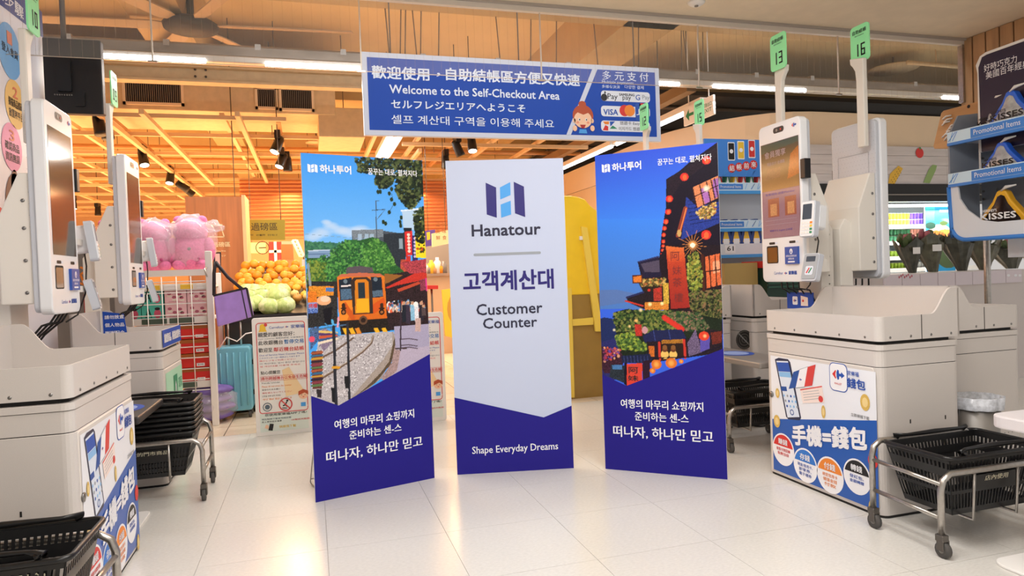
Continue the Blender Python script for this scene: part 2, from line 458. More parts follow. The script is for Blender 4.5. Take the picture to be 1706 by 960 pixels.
# hall beyond: slab, beams, back wall
hc = MB().box(-9, 13, 4.05, 22, 4.3, 4.5, CEILM).build('ceiling_hall'); tag(hc, 'high painted ceiling slab of the produce hall', None, kind='structure')
def beam(x0, x1, y0, y1, z0, z1, m=BEAMM, name='ceiling_beam', taper=0):
    b = MB()
    if x1-x0 > y1-y0: b.prism([(y0, z1), (y0+taper, z0), (y1-taper, z0), (y1, z1)], Fr((x0, 0, 0), (0, 1, 0)), 0, x1-x0, m)
    else: b.prism([(x0, z1), (x0+taper, z0), (x1-taper, z0), (x1, z1)], Fr((0, y1, 0), (1, 0, 0)), 0, y1-y0, m)
    o = b.build('trim_%d' % (5+len([1 for q in C.objects if q.name.startswith('trim_')]))); tag(o, 'painted downstand beam of the hall ceiling', None, kind='structure'); return o
beam(-9, 13, 6.0, 6.8, 3.75, 4.3, taper=.12); beam(-9, 13, 9.8, 10.7, 3.7, 4.3, taper=.15); beam(-9, 13, 14.0, 15, 3.7, 4.3, taper=.15)
beam(3.2, 4.0, 4.1, 21, 3.75, 4.3, taper=.1); beam(-1.7, -1.0, 4.1, 21, 3.8, 4.3, taper=.1)
bw = MB().box(-9, 13, 21, 21.3, 0, 4.5, mat('far_wall', 'd9b48c', .8, noise=.05, scale=2)).build('wall_back'); tag(bw, 'far wall of the produce hall', None, kind='structure')
lw = MB().box(-9.2, -9, 4, 21, 0, 4.5, mat('far_wall', 'd9b48c')).build('wall_left'); tag(lw, 'left wall of the produce hall', None, kind='structure')
# vertical timber or plaster boards of the upper side wall lines
for q in ((1.3, 3.06), (2.5, 3.06)):
    pass

# curved cream bulkhead over the cooler
BULK = mat('bulkhead_cream', 'f0dcc0', .7, noise=.02, scale=3)
path = [(5.42, 19), (5.42, 10.4)]
for i in range(9):
    a = math.pi/2*i/8; path.append((5.42+1.5*(1-math.cos(a)), 10.4-2.3*math.sin(a)))
path += [(9.9, 8.1), (12.5, 8.1)]
b = MB()
for (x0, y0), (x1, y1) in zip(path[:-1], path[1:]):
    i = path.index((x0, y0)); zlo0 = 2.83; 
    b.add([(x0, y0, zlo0), (x1, y1, zlo0), (x1, y1, 3.3), (x0, y0, 3.3)], [(0, 1, 2, 3)], BULK, True)
    b.add([(x0, y0, 3.3), (x1, y1, 3.3), (x1+.2, y1+.3, 3.3), (x0+.2, y0+.3, 3.3)], [(0, 1, 2, 3)], BULK)
o = b.build('trim_2'); tag(o, 'curved cream bulkhead above the right aisle wall', None, kind='structure')
b = MB()
for (x0, y0), (x1, y1) in zip(path[:6], path[1:7]):
    b.add([(x0+.02, y0, 0), (x1+.02, y1, 0), (x1+.02, y1, 2.83), (x0+.02, y0, 2.83)], [(0, 1, 2, 3)], mat('aisle_wall', 'e8d2b0', .7), True)
o = b.build('wall_aisle'); tag(o, 'cream side wall behind the yellow wrapped display', None, kind='structure')
# plank sign band above the cooler
PLK = mat('white_plank', 'd9d4d6', .6, noise=.12, scale=6, stretch=(.3, 3, 3), pos=True)
sb = MB().box(6.6, 12.5, 8.08, 8.14, 2.27, 2.83, mat('plank_joint', '8d8688', .8)).build('trim_3'); tag(sb, 'white plank band with produce pictures above the cooler', None, kind='structure')
for k in range(4):
    for x0, x1 in ((6.6, 9.3), (9.303, 12.5)):
        MB().box(x0, x1, 8.055, 8.082, 2.272+k*.139, 2.272+k*.139+.135, PLK).build('plank', sb)
pr = Fr((0, 8.05, 0), (1, 0, 0))
def ppic(name, label, f):
    b = MB(); f(b); o = b.build(name, sb); return o
def _tom(b):
    u, v = pr.uv(1532, 255); b.poly(circ(u, v, .075, 20), pr, 0.002, RED); b.poly(circ(u+.01, v+.07, .02, 8), pr, .003, mat('leafgreen', '5a8f4a'))
def _corn(b):
    u, v = pr.uv(1490, 292); b.poly([(u-.12, v-.12), (u+.0, v-.13), (u+.16, v+.10), (u+.08, v+.14), (u-.08, v+.02)], pr, .002, mat('cornyellow', 'e6b93a'))
    for i in range(5):
        for j in range(3): b.poly(circ(u-.06+i*.035+j*.02, v-.09+i*.04-j*.028+.02, .008, 6), pr, .003, mat('corndark', '7a5520'))
def _cuc(b):
    u, v = pr.uv(1550, 290); b.poly([(u-.14, v-.13), (u-.02, v-.14), (u+.10, v+.05), (u+.13, v+.13), (u+.05, v+.14), (u-.03, v+.07)], pr, .002, mat('cucgreen', '8fae6a'))
for n_, f in (('tomato_picture', _tom), ('corn_picture', _corn), ('cucumber_picture', _cuc)): ppic(n_, '', f)
bk = MB().box(6.6, 12.5, 8.03, 8.5, 2.01, 2.265, mat('cooler_black', '0d0c0c', .5)).box(6.6, 12.5, 8.0, 8.03, 2.10, 2.115, GREY).build('trim_4'); tag(bk, 'black canopy edge of the cooler', None, kind='structure')

# ================================================================ overhead services
dp = 6.6
z0 = AY(dp, 900, 133)[2]; dz1 = AY(dp, 600, 88)[2]; dz0 = AY(dp, 600, 118)[2]
duct = thing('light_trunking', 'long galvanised trunking with fluorescent tubes behind the blue sign', 'light fixture', (2, dp, dz0))
MB().box(-4, 9, dp-.04, dp+.14, dz0+.05, dz1, GALV).build('trunk', duct, .02)
MB().box(-4, 9, dp-.10, dp+.02, dz0-.01, dz0+.05, mat('reflector', 'c9bfb2', .35, .6)).build('reflector', duct, .01)
TUBE = mat('fluorescent_tube', 'f6faff', .4, emit=9)
for a, b2 in ((165, 343), (442, 600), (1097, 1130), (1188, 1340), (1570, 1640)):
    x0 = AY(dp-.1, a, 105)[0]; x1 = AY(dp-.1, b2, 115)[0]; zz = dz0-.012
    MB().tube([(x0, dp-.1, zz), (x1, dp-.1, zz)], .026, TUBE, 8).build('tube', duct)
for k in range(16):
    x = -3.4+k*.75
    MB().box(x, x+.05, dp-.042, dp+.142, dz1-.04, dz1+.012, CHROME).build('strap', duct)
hangers = []
for k, (px_, y_) in enumerate(((648, 40), (666, 45), (674, 45), (694, 45), (700, 45), (730, 40), (834, 55), (885, 60), (928, 60), (998, 60), (1066, 70), (1138, 75), (1148, 75), (1174, 80))):
    x = AY(dp, px_, y_)[0]
    r = MB().tube([(x, dp+.05, dz1), (x+(.06 if k % 3 else -.05), dp+.1, 4.3)], .006, mat('rod_brown', '6b5742', .6)).build('hanger_rod', duct)
# steel cross beam
by = 7.6
bz1, bz0 = AY(by, 400, 115)[2], AY(by, 400, 142)[2]
bb = MB().box(-5, 3.9, by, by+.03, bz0+.02, bz1-.02, BEIGE2).box(-5, 3.9, by-.06, by+.08, bz0, bz0+.02, BEIGE2).box(-5, 3.9, by-.06, by+.08, bz1-.02, bz1, BEIGE2)
t = thing('steel_beam', 'bolted steel beam crossing in front of the air grilles', 'beam', (0, by, bz0))
bb.build('web', t)
for dx in (-.05, .05):
    for dz in (.07, .14):
        x = AY(by, 334, 118)[0]+dx; MB().lathe([(.012, 0), (.012, .012)], (x, by-.012, bz0+dz), DSTEEL, 6, 1).build('bolt', t)
GRF = mat('grille_frame', 'e6d0ae', .5)
# air duct with grilles
ay = 8.8
az1 = AY(ay, 400, 128)[2]; azb = AY(ay, 260, 183)[2]
xr = AY(ay, 560, 200)[0]; xv = AY(ay, 530, 190)[0]
t = thing('air_duct', 'boxed air duct with two black grilles under the hall ceiling', 'air duct', (0, ay, azb))
b = MB().box(-5, xr, ay, ay+1.1, azb, az1+.25, BEIGE2).box(xv, xr+.35, ay+.01, ay+1.0, AY(ay, 560, 228)[2], azb+.1, BEIGE2)
b.build('casing', t, .01)
for (x0, x1, y0, y1) in ((203, 307, 133, 176), (424, 463, 143, 183), (464, 524, 144, 186)):
    a_ = AY(ay-.02, x0, y0); c_ = AY(ay-.02, x1, (y0+y1)/2+20); za = AY(ay-.02, (x0+x1)/2, y0+2)[2]; zc = AY(ay-.02, (x0+x1)/2, y1-1)[2]
    b = MB(); xa, xc = a_[0], c_[0]; fw = .03
    b.box(xa, xc, ay-.03, ay, zc, zc+fw, GRF).box(xa, xc, ay-.03, ay, za-fw, za, GRF).box(xa, xa+fw, ay-.03, ay, zc, za, GRF).box(xc-fw, xc, ay-.03, ay, zc, za, GRF)
    g = b.build('grille_frame', t)
    MB().box(xa+fw, xc-fw, ay-.006, ay-.002, zc+fw, za-fw, CREAMD).build('grille_recess', g)
    n = int((xc-xa)/.022); b = MB()
    for k in range(1, n): b.box(xa+k*(xc-xa)/n-.0025, xa+k*(xc-xa)/n+.0025, ay-.028, ay-.006, zc+fw, za-fw, mat('louvre', '8f8272', .5))
    o = b.build('louvres', g); o['kind'] = 'stuff'
t = thing('batten_light', 'white fluorescent batten fixed under the hall ceiling in front of the blue sign', 'light fixture', (1.6, 4.4, 3.55))  # made-up fixture for the added sign lamp, hidden above the soffit edge
MB().box(-.7, 3.9, 4.34, 4.46, 3.53, 3.6, WHITE).build('body', t); MB().tube([(-.65, 4.4, 3.515), (3.85, 4.4, 3.515)], .014, mat('fluorescent_tube', 'f6faff', .4, emit=9), 8).build('tube', t)
for xx in (-.3, 2.9): MB().tube([(xx, 4.4, 3.6), (xx, 4.4, 4.3)], .006, DSTEEL, 5).build('wire', t)
# suspended channel grid
GRID = mat('grid_channel', 'd8b88e', .6, noise=.05, scale=10)
gn = 0
def chan(a, b2, w_=.04, lab='horizontal', grp='ceiling channel grid', m=GRID):
    global gn
    a = V3(*a); b2 = V3(*b2); d = b2-a; f = Fr(a, d, (0, 0, 1) if abs(d[2]) < .5*np.linalg.norm(d) else (0, 1, 0))
    o = MB().fbox(f, 0, np.linalg.norm(d), -w_/2, w_/2, -w_/2, w_/2, m).build('grid_channel', None, 0, loc=tuple(a)); gn += 1
    # vertices are already relative to the start point
    tag(o, lab, 'ceiling channel', grp); return o
DIAG = ['left of the two long channels slanting down from the grilles', 'right channel slanting down to the left banner', 'channel slanting down behind the number 09 kiosk', 'channel slanting beside the middle banner top']
GL = 'thin beige steel channel of the suspended grid under the hall ceiling'
for (pa, pb) in (((235, 186), (357, 307)), ((395, 190), (455, 335)), ((165, 190), (300, 330)), ((700, 250), (640, 330))):
    A = AZ(2.97, *pa); B = AZ(2.97, *pb); B = V3(A[0], B[1], 2.97); chan(A, B, .05, DIAG.pop(0))
NTH = ('first', 'second', 'third', 'fourth', 'fifth', 'sixth', 'seventh', 'eighth', 'ninth', 'tenth', 'eleventh', 'twelfth', 'thirteenth', 'fourteenth'); kx = 0
for yy, x0, x1 in ((8.3, -3.2, -.2), (9.3, -3.2, .3), (10.6, -3.2, .6), (11.3, -3.4, .6), (12.2, -3.6, 2.4), (13.1, -4, 2.6), (13.9, -4, 2.6), (15.2, -6, 3), (16.5, -7, 3.2), (17.6, -7, 3.2), (18.6, -7, 3.2), (19.6, -7, 3.2)):
    chan((x0, yy, 3.025), (x1, yy, 3.025), .045, 'cross channel of the ceiling grid, %s counted back from the air grilles' % NTH[kx]); kx += 1
for i, xx in enumerate((-5.2, -4.4, -3.7, -3.2, -2.6, -.9, .9, 1.5, 2.6, 3.3)):
    chan((xx, 8.4 if -3.5 < xx else 9.9, 3.08), (xx, 20, 3.08), .05, 'channel of the ceiling grid running back, %s from the left' % NTH[i])
for yy in (8.6, 9.6, 10.8, 11.8, 13.4):
    chan((1.3, yy, 3.025), (4.1, yy, 3.025), .05, 'cross channel above the white banner, at %s' % {8.6: 'the front', 9.6: 'second place', 10.8: 'third place', 11.8: 'fourth place', 13.4: 'the back'}[yy], 'channels above the white banner')
for xx, yy in ((3.3, 9.0), (3.3, 12.0)):
    o = MB().tube([(xx, yy, 3.1), (xx, yy, 4.3)], .006, mat('rod_brown', '6b5742'), 5).build('hanger_rod', None, loc=(xx, yy, 3.1)); tag(o, 'rod on the rightmost lengthwise channel, %s one' % ('nearer' if yy < 10 else 'farther'), 'hanger rod', 'rods of the channel grid')
# warm pipes running across higher up
for k, (yy, zz) in enumerate(((9.9, 3.35), (11.6, 3.3), (12.7, 3.3), (14.5, 3.4), (16.0, 3.4))):
    o = MB().tube([(-6, yy, zz), (4.8, yy, zz)], .035, mat('pipe_warm', 'c98f55', .5), 8).build('pipe', None, loc=(-6, yy, zz))
    tag(o, 'tan pipe running across above the channel grid, %s from the front' % NTH[k], 'pipe', 'pipes above the channel grid')
for k in range(22):
    x = -3.6+(k*1.37) % 6.4; y = 9+(k*2.21) % 7.5
    o = MB().tube([(x, y, 3.05), (x, y, 4.3)], .006, mat('rod_brown', '6b5742'), 5).build('hanger_rod', None, loc=(x, y, 3.05))
    tag(o, 'thin brown threaded rod holding up the channel grid', 'hanger rod', 'rods of the channel grid')
# ceiling fan
fy = 7.4; fc = AY(fy, 318, 42)
fan = thing('ceiling_fan', 'large ceiling fan with long beige blades above the trunking', 'ceiling fan', tuple(fc))
FD = mat('fan_hub', '2c241e', .5, .3); FB = mat('fan_blade', 'bfa27c', .55)
MB().lathe([(.05, .06), (.2, .04), (.26, 0), (.25, -.04), (.12, -.075), (.02, -.08)], fc, FD, 24).build('hub', fan)
MB().tube([fc+V3(0, 0, .05), (fc[0], fc[1], 4.3)], .035, FD, 10).build('rod', fan)
for k in range(6):
    a = math.radians(-3+60*k); d = V3(math.cos(a), math.sin(a), 0); f = Fr(fc, d, (-math.sin(a)*.98, math.cos(a)*.98, .2))
    MB().prism([(.2, -.03), (.34, -.09), (1.55, -.07), (1.57, .05), (.34, .06), (.2, .03)], f, -.006, .006, FB).build('blade', fan)
# small ceiling discs
for n_, (pp, yy) in enumerate((((527, 237), 11.5), ((1378, 0), 8),)):
    c_ = AY(yy, *pp) if n_ == 0 else AY(8.5, 1488, 114)
    o = MB().lathe([(.02, .05), (.17 if n_ == 0 else .36, .0), (.17 if n_ == 0 else .36, -.02)], c_, BEIGE2, 20).tube([c_+V3(0, 0, .04), (c_[0], c_[1], 4.3)], .012, DSTEEL, 6).build('ceiling_diffuser', None, loc=tuple(c_))
    tag(o, ('small round beige disc hanging above the left blue banner', 'wide round disc under the ceiling right of the number 16 plate')[n_], 'ceiling disc')
o = MB().tube([AY(7.5, 1512, 104), AY(7.5, 1605, 112)], .03, BEIGE2, 8).tube([AY(7.5, 1560, 108), V3(*AY(7.5, 1560, 108)[:2], 4.3)], .01, BEIGE2, 6).build('pipe', None, loc=tuple(AY(7.5, 1488, 104))); tag(o, 'thick pipe near the ceiling at the far right', 'pipe')
# panel added above the cooler, unlit depth painted into its dark colour
tag(MB().box(4.7, 13, 8.6, 21, 3.6, 3.66, mat('painted_ceiling_shade', '2c241c', .8, noise=.2, scale=2)).build('ceiling_shade'), 'dark unlit ceiling above the cooler', None, kind='structure')
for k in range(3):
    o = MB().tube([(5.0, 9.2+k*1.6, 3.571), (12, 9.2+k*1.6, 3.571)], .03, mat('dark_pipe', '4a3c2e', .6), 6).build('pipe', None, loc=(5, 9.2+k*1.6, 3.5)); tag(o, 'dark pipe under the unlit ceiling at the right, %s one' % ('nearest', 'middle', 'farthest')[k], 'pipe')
# fluorescent battens running away
def batten(x, ya, yb, z, lab, n=1, wy=()):
    t = thing('batten_light', lab, 'light fixture', (x, (ya+yb)/2, z))
    MB().box(x-.05-.06*(n-1), x+.05+.06*(n-1), ya, yb, z+.03, z+.1, WHITE).build('body', t)
    for k in range(n):
        xx = x+(k-(n-1)/2)*.11; MB().tube([(xx, ya+.03, z+.01), (xx, yb-.03, z+.01)], .02, TUBE, 8).build('tube', t)
    for yy in wy: MB().tube([(x, yy, z+.1), (x, yy, 4.3)], .005, DSTEEL, 5).build('wire', t)
batten(4.38, 6.85, 9.2, 2.98, 'white fluorescent batten running back behind the exit sign', 1, (7.2, 8.9))
batten(4.38, 9.3, 12.6, 2.98, 'white fluorescent batten farthest back on the right side', 1, (9.6, 12.2))
batten(1.13, 8.9, 10.6, 2.98, 'double fluorescent batten below the blue sign', 2, (9.1, 9.6))
chan((4.22, 6.85, 3.2), (4.22, 13, 3.2), .12, 'brown cable tray above the right fluorescent battens', None, mat('tray_brown', '8a7258', .6))
for yy in (7.6, 9.2, 12.6): MB().tube([(4.22, yy, 3.26), (4.22, yy, 4.3)], .006, DSTEEL, 5).build('hanger_rod', None, loc=(4.22, yy, 3.26)).name; tag(C.objects[-1], 'rod holding the brown cable tray at the right, %s one' % {7.6: 'nearest', 9.2: 'middle', 12.6: 'farthest'}[yy], 'hanger rod', 'rods of the cable tray')
# track spots
def spot(px_, z, lab, aim=(0, 0, -1), lit=True, stem=False):
    p = AZ(z, *px_); t = thing('track_spotlight', lab, 'spotlight', tuple(p))
    d = V3(*aim); d = d/np.linalg.norm(d); q = p+V3(0, 0, -.0)
    MB().box(p[0]-.035, p[0]+.035, p[1]-.12, p[1]+.12, p[2]+.06, p[2]+.155, BLACKP).build('driver_box', t)
    MB().tube([p+V3(0, 0, .06), p], .012, BLACKP, 6).build('arm', t)
    if stem: MB().tube([p+V3(0, 0, .16), V3(p[0], p[1], 4.3)], .006, BLACKP, 5).build('stem', t)
    MB().tube([p-d*.10, p-d*.07, p+d*.10, p+d*.12], [.045, .055, .065, .065], BLACKP, 12).build('barrel', t)
    if lit: MB().tube([p+d*.118, p+d*.124], .055, mat('spot_glow', 'fff1d6', .4, emit=14), 12).build('lens', t)
for k, (p_, z_, l_, a_, e_) in enumerate((
    ((165, 207), 2.9, 'black track spotlight nearest the hanging monitor', (.2, -.2, -1), False),
    ((178, 214), 2.9, 'black track spotlight just right of the one by the monitor', (.1, -.1, -1), False),
    ((238, 262), 2.9, 'glowing track spotlight above the number 09 kiosk', (.2, -.3, -1), True),
    ((284, 294), 2.9, 'glowing track spotlight right of the number 09 kiosk screen', (-.1, -.3, -1), True),
    ((303, 310), 2.9, 'black track spotlight tilted right above the wood column', (.9, 0, -.6), False),
    ((313, 318), 2.9, 'lowest black track spotlight of the left row', (.9, .1, -.8), False),
    ((463, 240), 2.9, 'glowing track spotlight left of the left blue banner, upper one', (-.4, -.3, -1), True),
    ((470, 266), 2.9, 'glowing track spotlight left of the left blue banner, lower one', (-.4, -.3, -1), True),
    ((479, 272), 2.9, 'unlit black track spotlight touching the left blue banner', (0, 0, -1), False),
    ((456, 352), 2.9, 'small glowing spotlight above the olive hanging sign', (.1, -.3, -1), True),
    ((786, 238), 2.9, 'glowing track spotlight below the blue sign, right one', (0, -.3, -1), True),
    ((762, 246), 2.9, 'black track spotlight below the blue sign, tilted one', (.4, 0, -1), False),
    ((742, 268), 2.9, 'black track spotlight at the top left corner of the white banner', (0, 0, -1), False),
    ((163, 350), 2.9, 'small far track spotlight left of the number 09 kiosk', (0, 0, -1), False),
    ((190, 368), 2.9, 'small far glowing spotlight above the pink plush toys', (0, 0, -1), True),
    ((122, 338), 2.9, 'small glowing far spotlight beside the number 10 kiosk', (0, 0, -1), True),
    ((500, 352), 2.9, 'far glowing spotlight beside the left banner edge', (-.5, 0, -1), True))):
    spot(p_, z_, l_, a_, e_, k > 8)
for x, ya, yb, l_ in ((-2.1, 7.6, 14.5, 'brown ceiling track carrying the left row of spotlights'), (-.3, 8.6, 12, 'brown ceiling track left of the left banner'), (2.05, 8.3, 12, 'brown ceiling track above the white banner')):
    o = chan((x, ya, 3.08), (x, yb, 3.08), .045, l_, None, mat('track_brown', 'b98a5a', .5)); o.name = 'spotlight_track'; o['category'] = 'light track'
# exit sign
ef = Fr((4.3, 0, 0), (0, -1, 0))
a_ = ef.uv(1139, 205); b_ = ef.uv(1188, 172); h1 = ef.uv(1188, 161)[1]
e0, e1 = a_[0], b_[0]; zt = ef.uv(1139, 180)[1]; zl = ef.uv(1139, 211)[1]
t = thing('exit_sign', 'white exit sign with green running figure and left arrow', 'exit sign', (4.3, -e0, zl))
MB().fbox(ef, e0, e1, zl, zt, -.03, 0, WHITE).build('board', t, .004)
G = mat('exit_green', '12855a', .5)
b = MB(); W_ = e1-e0; H_ = zt-zl
b.poly([(e0+W_*.08, zl+H_*.5), (e0+W_*.2, zl+H_*.82), (e0+W_*.2, zl+H_*.58), (e0+W_*.36, zl+H_*.58), (e0+W_*.36, zl+H_*.42), (e0+W_*.2, zl+H_*.42), (e0+W_*.2, zl+H_*.18)], ef, .001, G)
b.fbox(ef, e0+W_*.42, e0+W_*.64, zl+H_*.1, zl+H_*.9, .0, .001, G)
m_ = WHITE; c0 = e0+W_*.53; c1 = zl+H_*.5
b.poly(circ(c0, c1+H_*.24, H_*.06, 10), ef, .002, m_)
for seg in (((0, .16), (-.03, -.05)), ((-.03, -.05), (-.16, -.16)), ((-.03, -.05), (.10, -.18)), ((.10, -.18), (.06, -.32)), ((0, .14), (-.14, .04)), ((0, .14), (.13, .02))):
    (x0, y0), (x1, y1) = seg; x0 *= H_; x1 *= H_; y0 *= H_; y1 *= H_; L = math.hypot(x1-x0, y1-y0); nx, ny = -(y1-y0)/L*H_*.035, (x1-x0)/L*H_*.035
    b.poly([(c0+x0+nx, c1+y0+ny), (c0+x1+nx, c1+y1+ny), (c0+x1-nx, c1+y1-ny), (c0+x0-nx, c1+y0-ny)], ef, .002, m_)
txt(b, '緊急出口', ef, e0+W_*.68, e0+W_*.95, zl+H_*.5, zl+H_*.72, G); txt(b, 'EXIT', ef, e0+W_*.68, e0+W_*.95, zl+H_*.22, zl+H_*.42, G)
b.build('pictogram', t)
for e in (e0+.1, e1-.1): MB().tube([ef.p(e, zt, -.015), ef.p(e, 4.3, -.015)], .006, WHITE, 6).build('hanger', t)
# ================================================================ blue hanging sign
def lineart(mb, fr, pts, wd, m, off=.0015, closed=False):
    P = pts+[pts[0]] if closed else pts
    for (x0, y0), (x1, y1) in zip(P[:-1], P[1:]):
        L = math.hypot(x1-x0, y1-y0)+1e-9; nx, ny = -(y1-y0)/L*wd/2, (x1-x0)/L*wd/2
        mb.poly([(x0+nx, y0+ny), (x1+nx, y1+ny), (x1-nx, y1-ny), (x0-nx, y0-ny)], fr, off, m)
def ring(mb, fr, cx, cy, r, wd, m, off, n=28, ry=None):
    lineart(mb, fr, circ(cx, cy, r, n, ry), wd, m, off, True)
ORANGE = mat('orange_ink', 'f08a2c', .5); YEL = mat('yellow_ink', 'f2c63a', .5); SKIN = mat('skin_print', 'f6c9a6', .6); HAIR = mat('hair_print', 'b8502c', .6)
GREENK = mat('green_ink', '2f8a62', .5); LBLUE = mat('light_blue_ink', '49a0e8', .5); DRED = mat('dark_red_print', 'b02822', .5)
SY = 5.9
sf = Fr((0, SY, 0), (1, 0, 0))
x0, zt = sf.uv(601.7, 91); x1, zt2 = sf.uv(1097.5, 108.7); _, zl = sf.uv(605.5, 228); _, zl2 = sf.uv(1099.5, 233.7)
zt = (zt+zt2)/2; zl = (zl+zl2)/2
sign = thing('hanging_sign', 'wide blue multilingual welcome sign hanging above the banners', 'sign', ((x0+x1)/2, SY, zl))
MB().fbox(sf, x0, x1, zl, zt, -.05, 0, mat('sign_frame', 'cfd6e6', .45)).build('frame', sign, .004)
b = MB(); e = .045
b.poly([(x0+e, zl+e), (x1-e, zl+e), (x1-e, zt-e), (x0+e, zt-e)], sf, .001, BLUE)
S_ = lambda x, y: (590+x/3.281, 80+y/3.281)
q = [sf.uv(*S_(*p)) for p in ((1160, 485), (1185, 485), (1328, 92), (1300, 90))]
q = [(q[0][0], zl+e), (q[1][0], zl+e), (q[2][0], zt-e), (q[3][0], zt-e)]
b.poly(q, sf, .0025, mat('sign_frame', 'cfd6e6')); b.build('face', sign)
b = MB(); SW = mat('sign_white', 'e6f0ff', .5)
def st(s, xa, ya, xb, yb, h, m=SW, bold=.016): ptl(sign, s, sf, *S_(xa, ya), *S_(xb, yb), h/3.281, m, bold, .004)
st('歡迎使用', 97, 170, 412, 178, 72, bold=.03); st('，', 450, 158, 470, 158, 22); st('自助結帳區方便又快速', 502, 183, 1234, 206, 70, bold=.03)
st('Welcome to the Self-Checkout Area', 193, 258, 1122, 275, 48, bold=.025)
st('セルフレジエリアへようこそ', 203, 338, 935, 346, 46, bold=.025)
st('셀프 계산대 구역을 이용해 주세요', 205, 424, 1092, 430, 50, bold=.008)
st('多 元 支 付', 1356, 178, 1608, 184, 50, bold=.01)
st('Multiple payments', 1354, 198, 1526, 203, 19, bold=.0); st('多様な決済', 1354, 220, 1452, 222, 18, bold=.0); st('다양한 결제', 1478, 224, 1582, 226, 19, bold=.0)
b.build('lettering', sign)
b = MB(); PW = mat('payment_plate', 'e4e8f0', .5)
for ya, yb in ((232, 300), (315, 382), (396, 462)):
    u0, v1 = sf.uv(*S_(1348, ya)); u1, v0 = sf.uv(*S_(1617, yb)); b.poly(rrect(u1-u0, v1-v0, .03, 4, (u0+u1)/2, (v0+v1)/2), sf, .003, PW)
st('Pay', 1385, 290, 1440, 290, 40, INK, .005); st('SAMSUNG', 1448, 263, 1531, 264, 14, INK, .03); st('pay', 1467, 292, 1513, 293, 26, INK, .005)
u, v = sf.uv(*S_(1366, 270)); b.poly(circ(u, v, .032, 14, .034), sf, .004, INK); b.poly(circ(u+.01, v+.045, .008, 8, .014), sf, .004, INK)
st('G', 1538, 286, 1562, 286, 30, BINK); st(' Pay', 1575, 290, 1614, 291, 32, GRAYINK, .005)
st('VISA', 1362, 366, 1442, 368, 32, BINK, .03)
for x_, m_ in ((1478, RED), (1505, ORANGE)):
    u, v = sf.uv(*S_(x_, 343)); b.poly(circ(u, v, .054, 24), sf, .004 if m_ is RED else .0045, m_)
for x_, m_, c_ in ((1552, BINK, 'J'), (1574, RED, 'C'), (1596, GREENK, 'B')):
    u, v = sf.uv(*S_(x_, 351)); b.poly(rrect(.06, .17, .02, 3, u, v), sf, .004, m_); txt(b, c_, sf, u-.02, u+.02, v-.03, v+.03, PW, .02, .005)
b.poly([sf.uv(*S_(*p)) for p in ((1360, 402), (1392, 402), (1392, 418), (1370, 418))], sf, .004, ORANGE)
b.poly([sf.uv(*S_(*p)) for p in ((1358, 450), (1372, 422), (1388, 430), (1388, 452))], sf, .004, RED)
b.poly([sf.uv(*S_(*p)) for p in ((1396, 402), (1425, 402), (1400, 430))], sf, .004, BINK)
b.poly([sf.uv(*S_(*p)) for p in ((1396, 442), (1412, 424), (1438, 442))], sf, .004, GREENK)
st('悠遊卡 EasyCard', 1452, 424, 1602, 426, 22, INK, .0); st('이지카드 悠遊カード', 1446, 452, 1618, 454, 20, INK, .0)
b.build('payment_marks', sign)
# printed child
b = MB(); u, v = sf.uv(*S_(1250, 378)); k = 1/3.281*(sf.uv(854, 160)[0]-sf.uv(853, 160)[0])
def E_(dx, dy, rx, ry, m, off, n=20): b.poly(circ(u+dx*k, v-dy*k, rx*k, n, ry*k), sf, off, m)
E_(-2, -70, 22, 16, HAIR, .005); E_(0, -8, 60, 58, HAIR, .0055); E_(-1, 14, 52, 46, SKIN, .006); E_(-52, 20, 8, 12, SKIN, .006); E_(54, 20, 8, 12, SKIN, .006)
b.poly([(u-50*k, v+5*k), (u-42*k, v+28*k), (u+2*k, v+12*k), (u+44*k, v+28*k), (u+50*k, v+5*k), (u+48*k, v+42*k), (u, v+60*k), (u-48*k, v+42*k)], sf, .0065, HAIR)
for dx in (-22, 18): E_(dx, 14, 6, 8, WINK, .007, 10); E_(dx+1, 15, 3.5, 5, INK, .008, 10)
for dx in (-32, 28): E_(dx, 30, 8, 6, mat('cheek', 'f0997a', .6), .007, 10)
b.poly([(u-20*k, v-42*k), (u+14*k, v-42*k), (u+6*k, v-58*k), (u-3*k, v-62*k), (u-12*k, v-58*k)], sf, .008, DRED)
E_(-50, 62, 13, 16, SKIN, .009, 12); E_(52, 60, 13, 16, SKIN, .009, 12)
b.poly([(u-22*k, v-66*k), (u+16*k, v-66*k), (u+22*k, v-88*k), (u-28*k, v-88*k)], sf, .0058, LBLUE)
b.build('printed_child', sign)
for xx in (x0+.25, (x0+x1)/2, x1-.25): MB().tube([(xx, SY+.025, zt), (xx, SY+.025, 4.3)], .006, DSTEEL, 6).build('hanger', sign)

# ================================================================ three standing banners
BW, BH = .676, 1.8
BAN = [(0.3018, 3.7401, .27137), (1.0916, 3.7660, -.21425), (1.8385, 3.3848, -.71615)]
LB = ['left standing banner with a train photo above a navy panel', 'middle standing banner, white with the navy and light blue H emblem', 'right standing banner with a dusk lantern street photo above a navy panel']
bans = []
EDGE = mat('board_edge', 'eceef6', .5)
for (x, y, a), l in zip(BAN, LB):
    f = Fr((x, y, 0), (math.cos(a), math.sin(a), 0)); t = thing('standing_banner', l, 'banner', (x, y, 0))
    MB().fbox(f, -BW/2, BW/2, .0, BH, -.012, -.001, EDGE).build('board', t)
    b = MB()
    for s in (-.2, .2):
        b.tube([f.p(s, 1.25, -.014), f.p(s*1.35, .012, -.34), f.p(s*1.35, .006, -.30), f.p(s*1.35, .01, -.05), f.p(s*1.35, .05, -.02)], .0035, CHROME, 6)
    b.tube([f.p(-.27, .03, -.335), f.p(.27, .03, -.335)], .0035, CHROME, 6).build('easel_wire', t)
    bans.append((f, t))
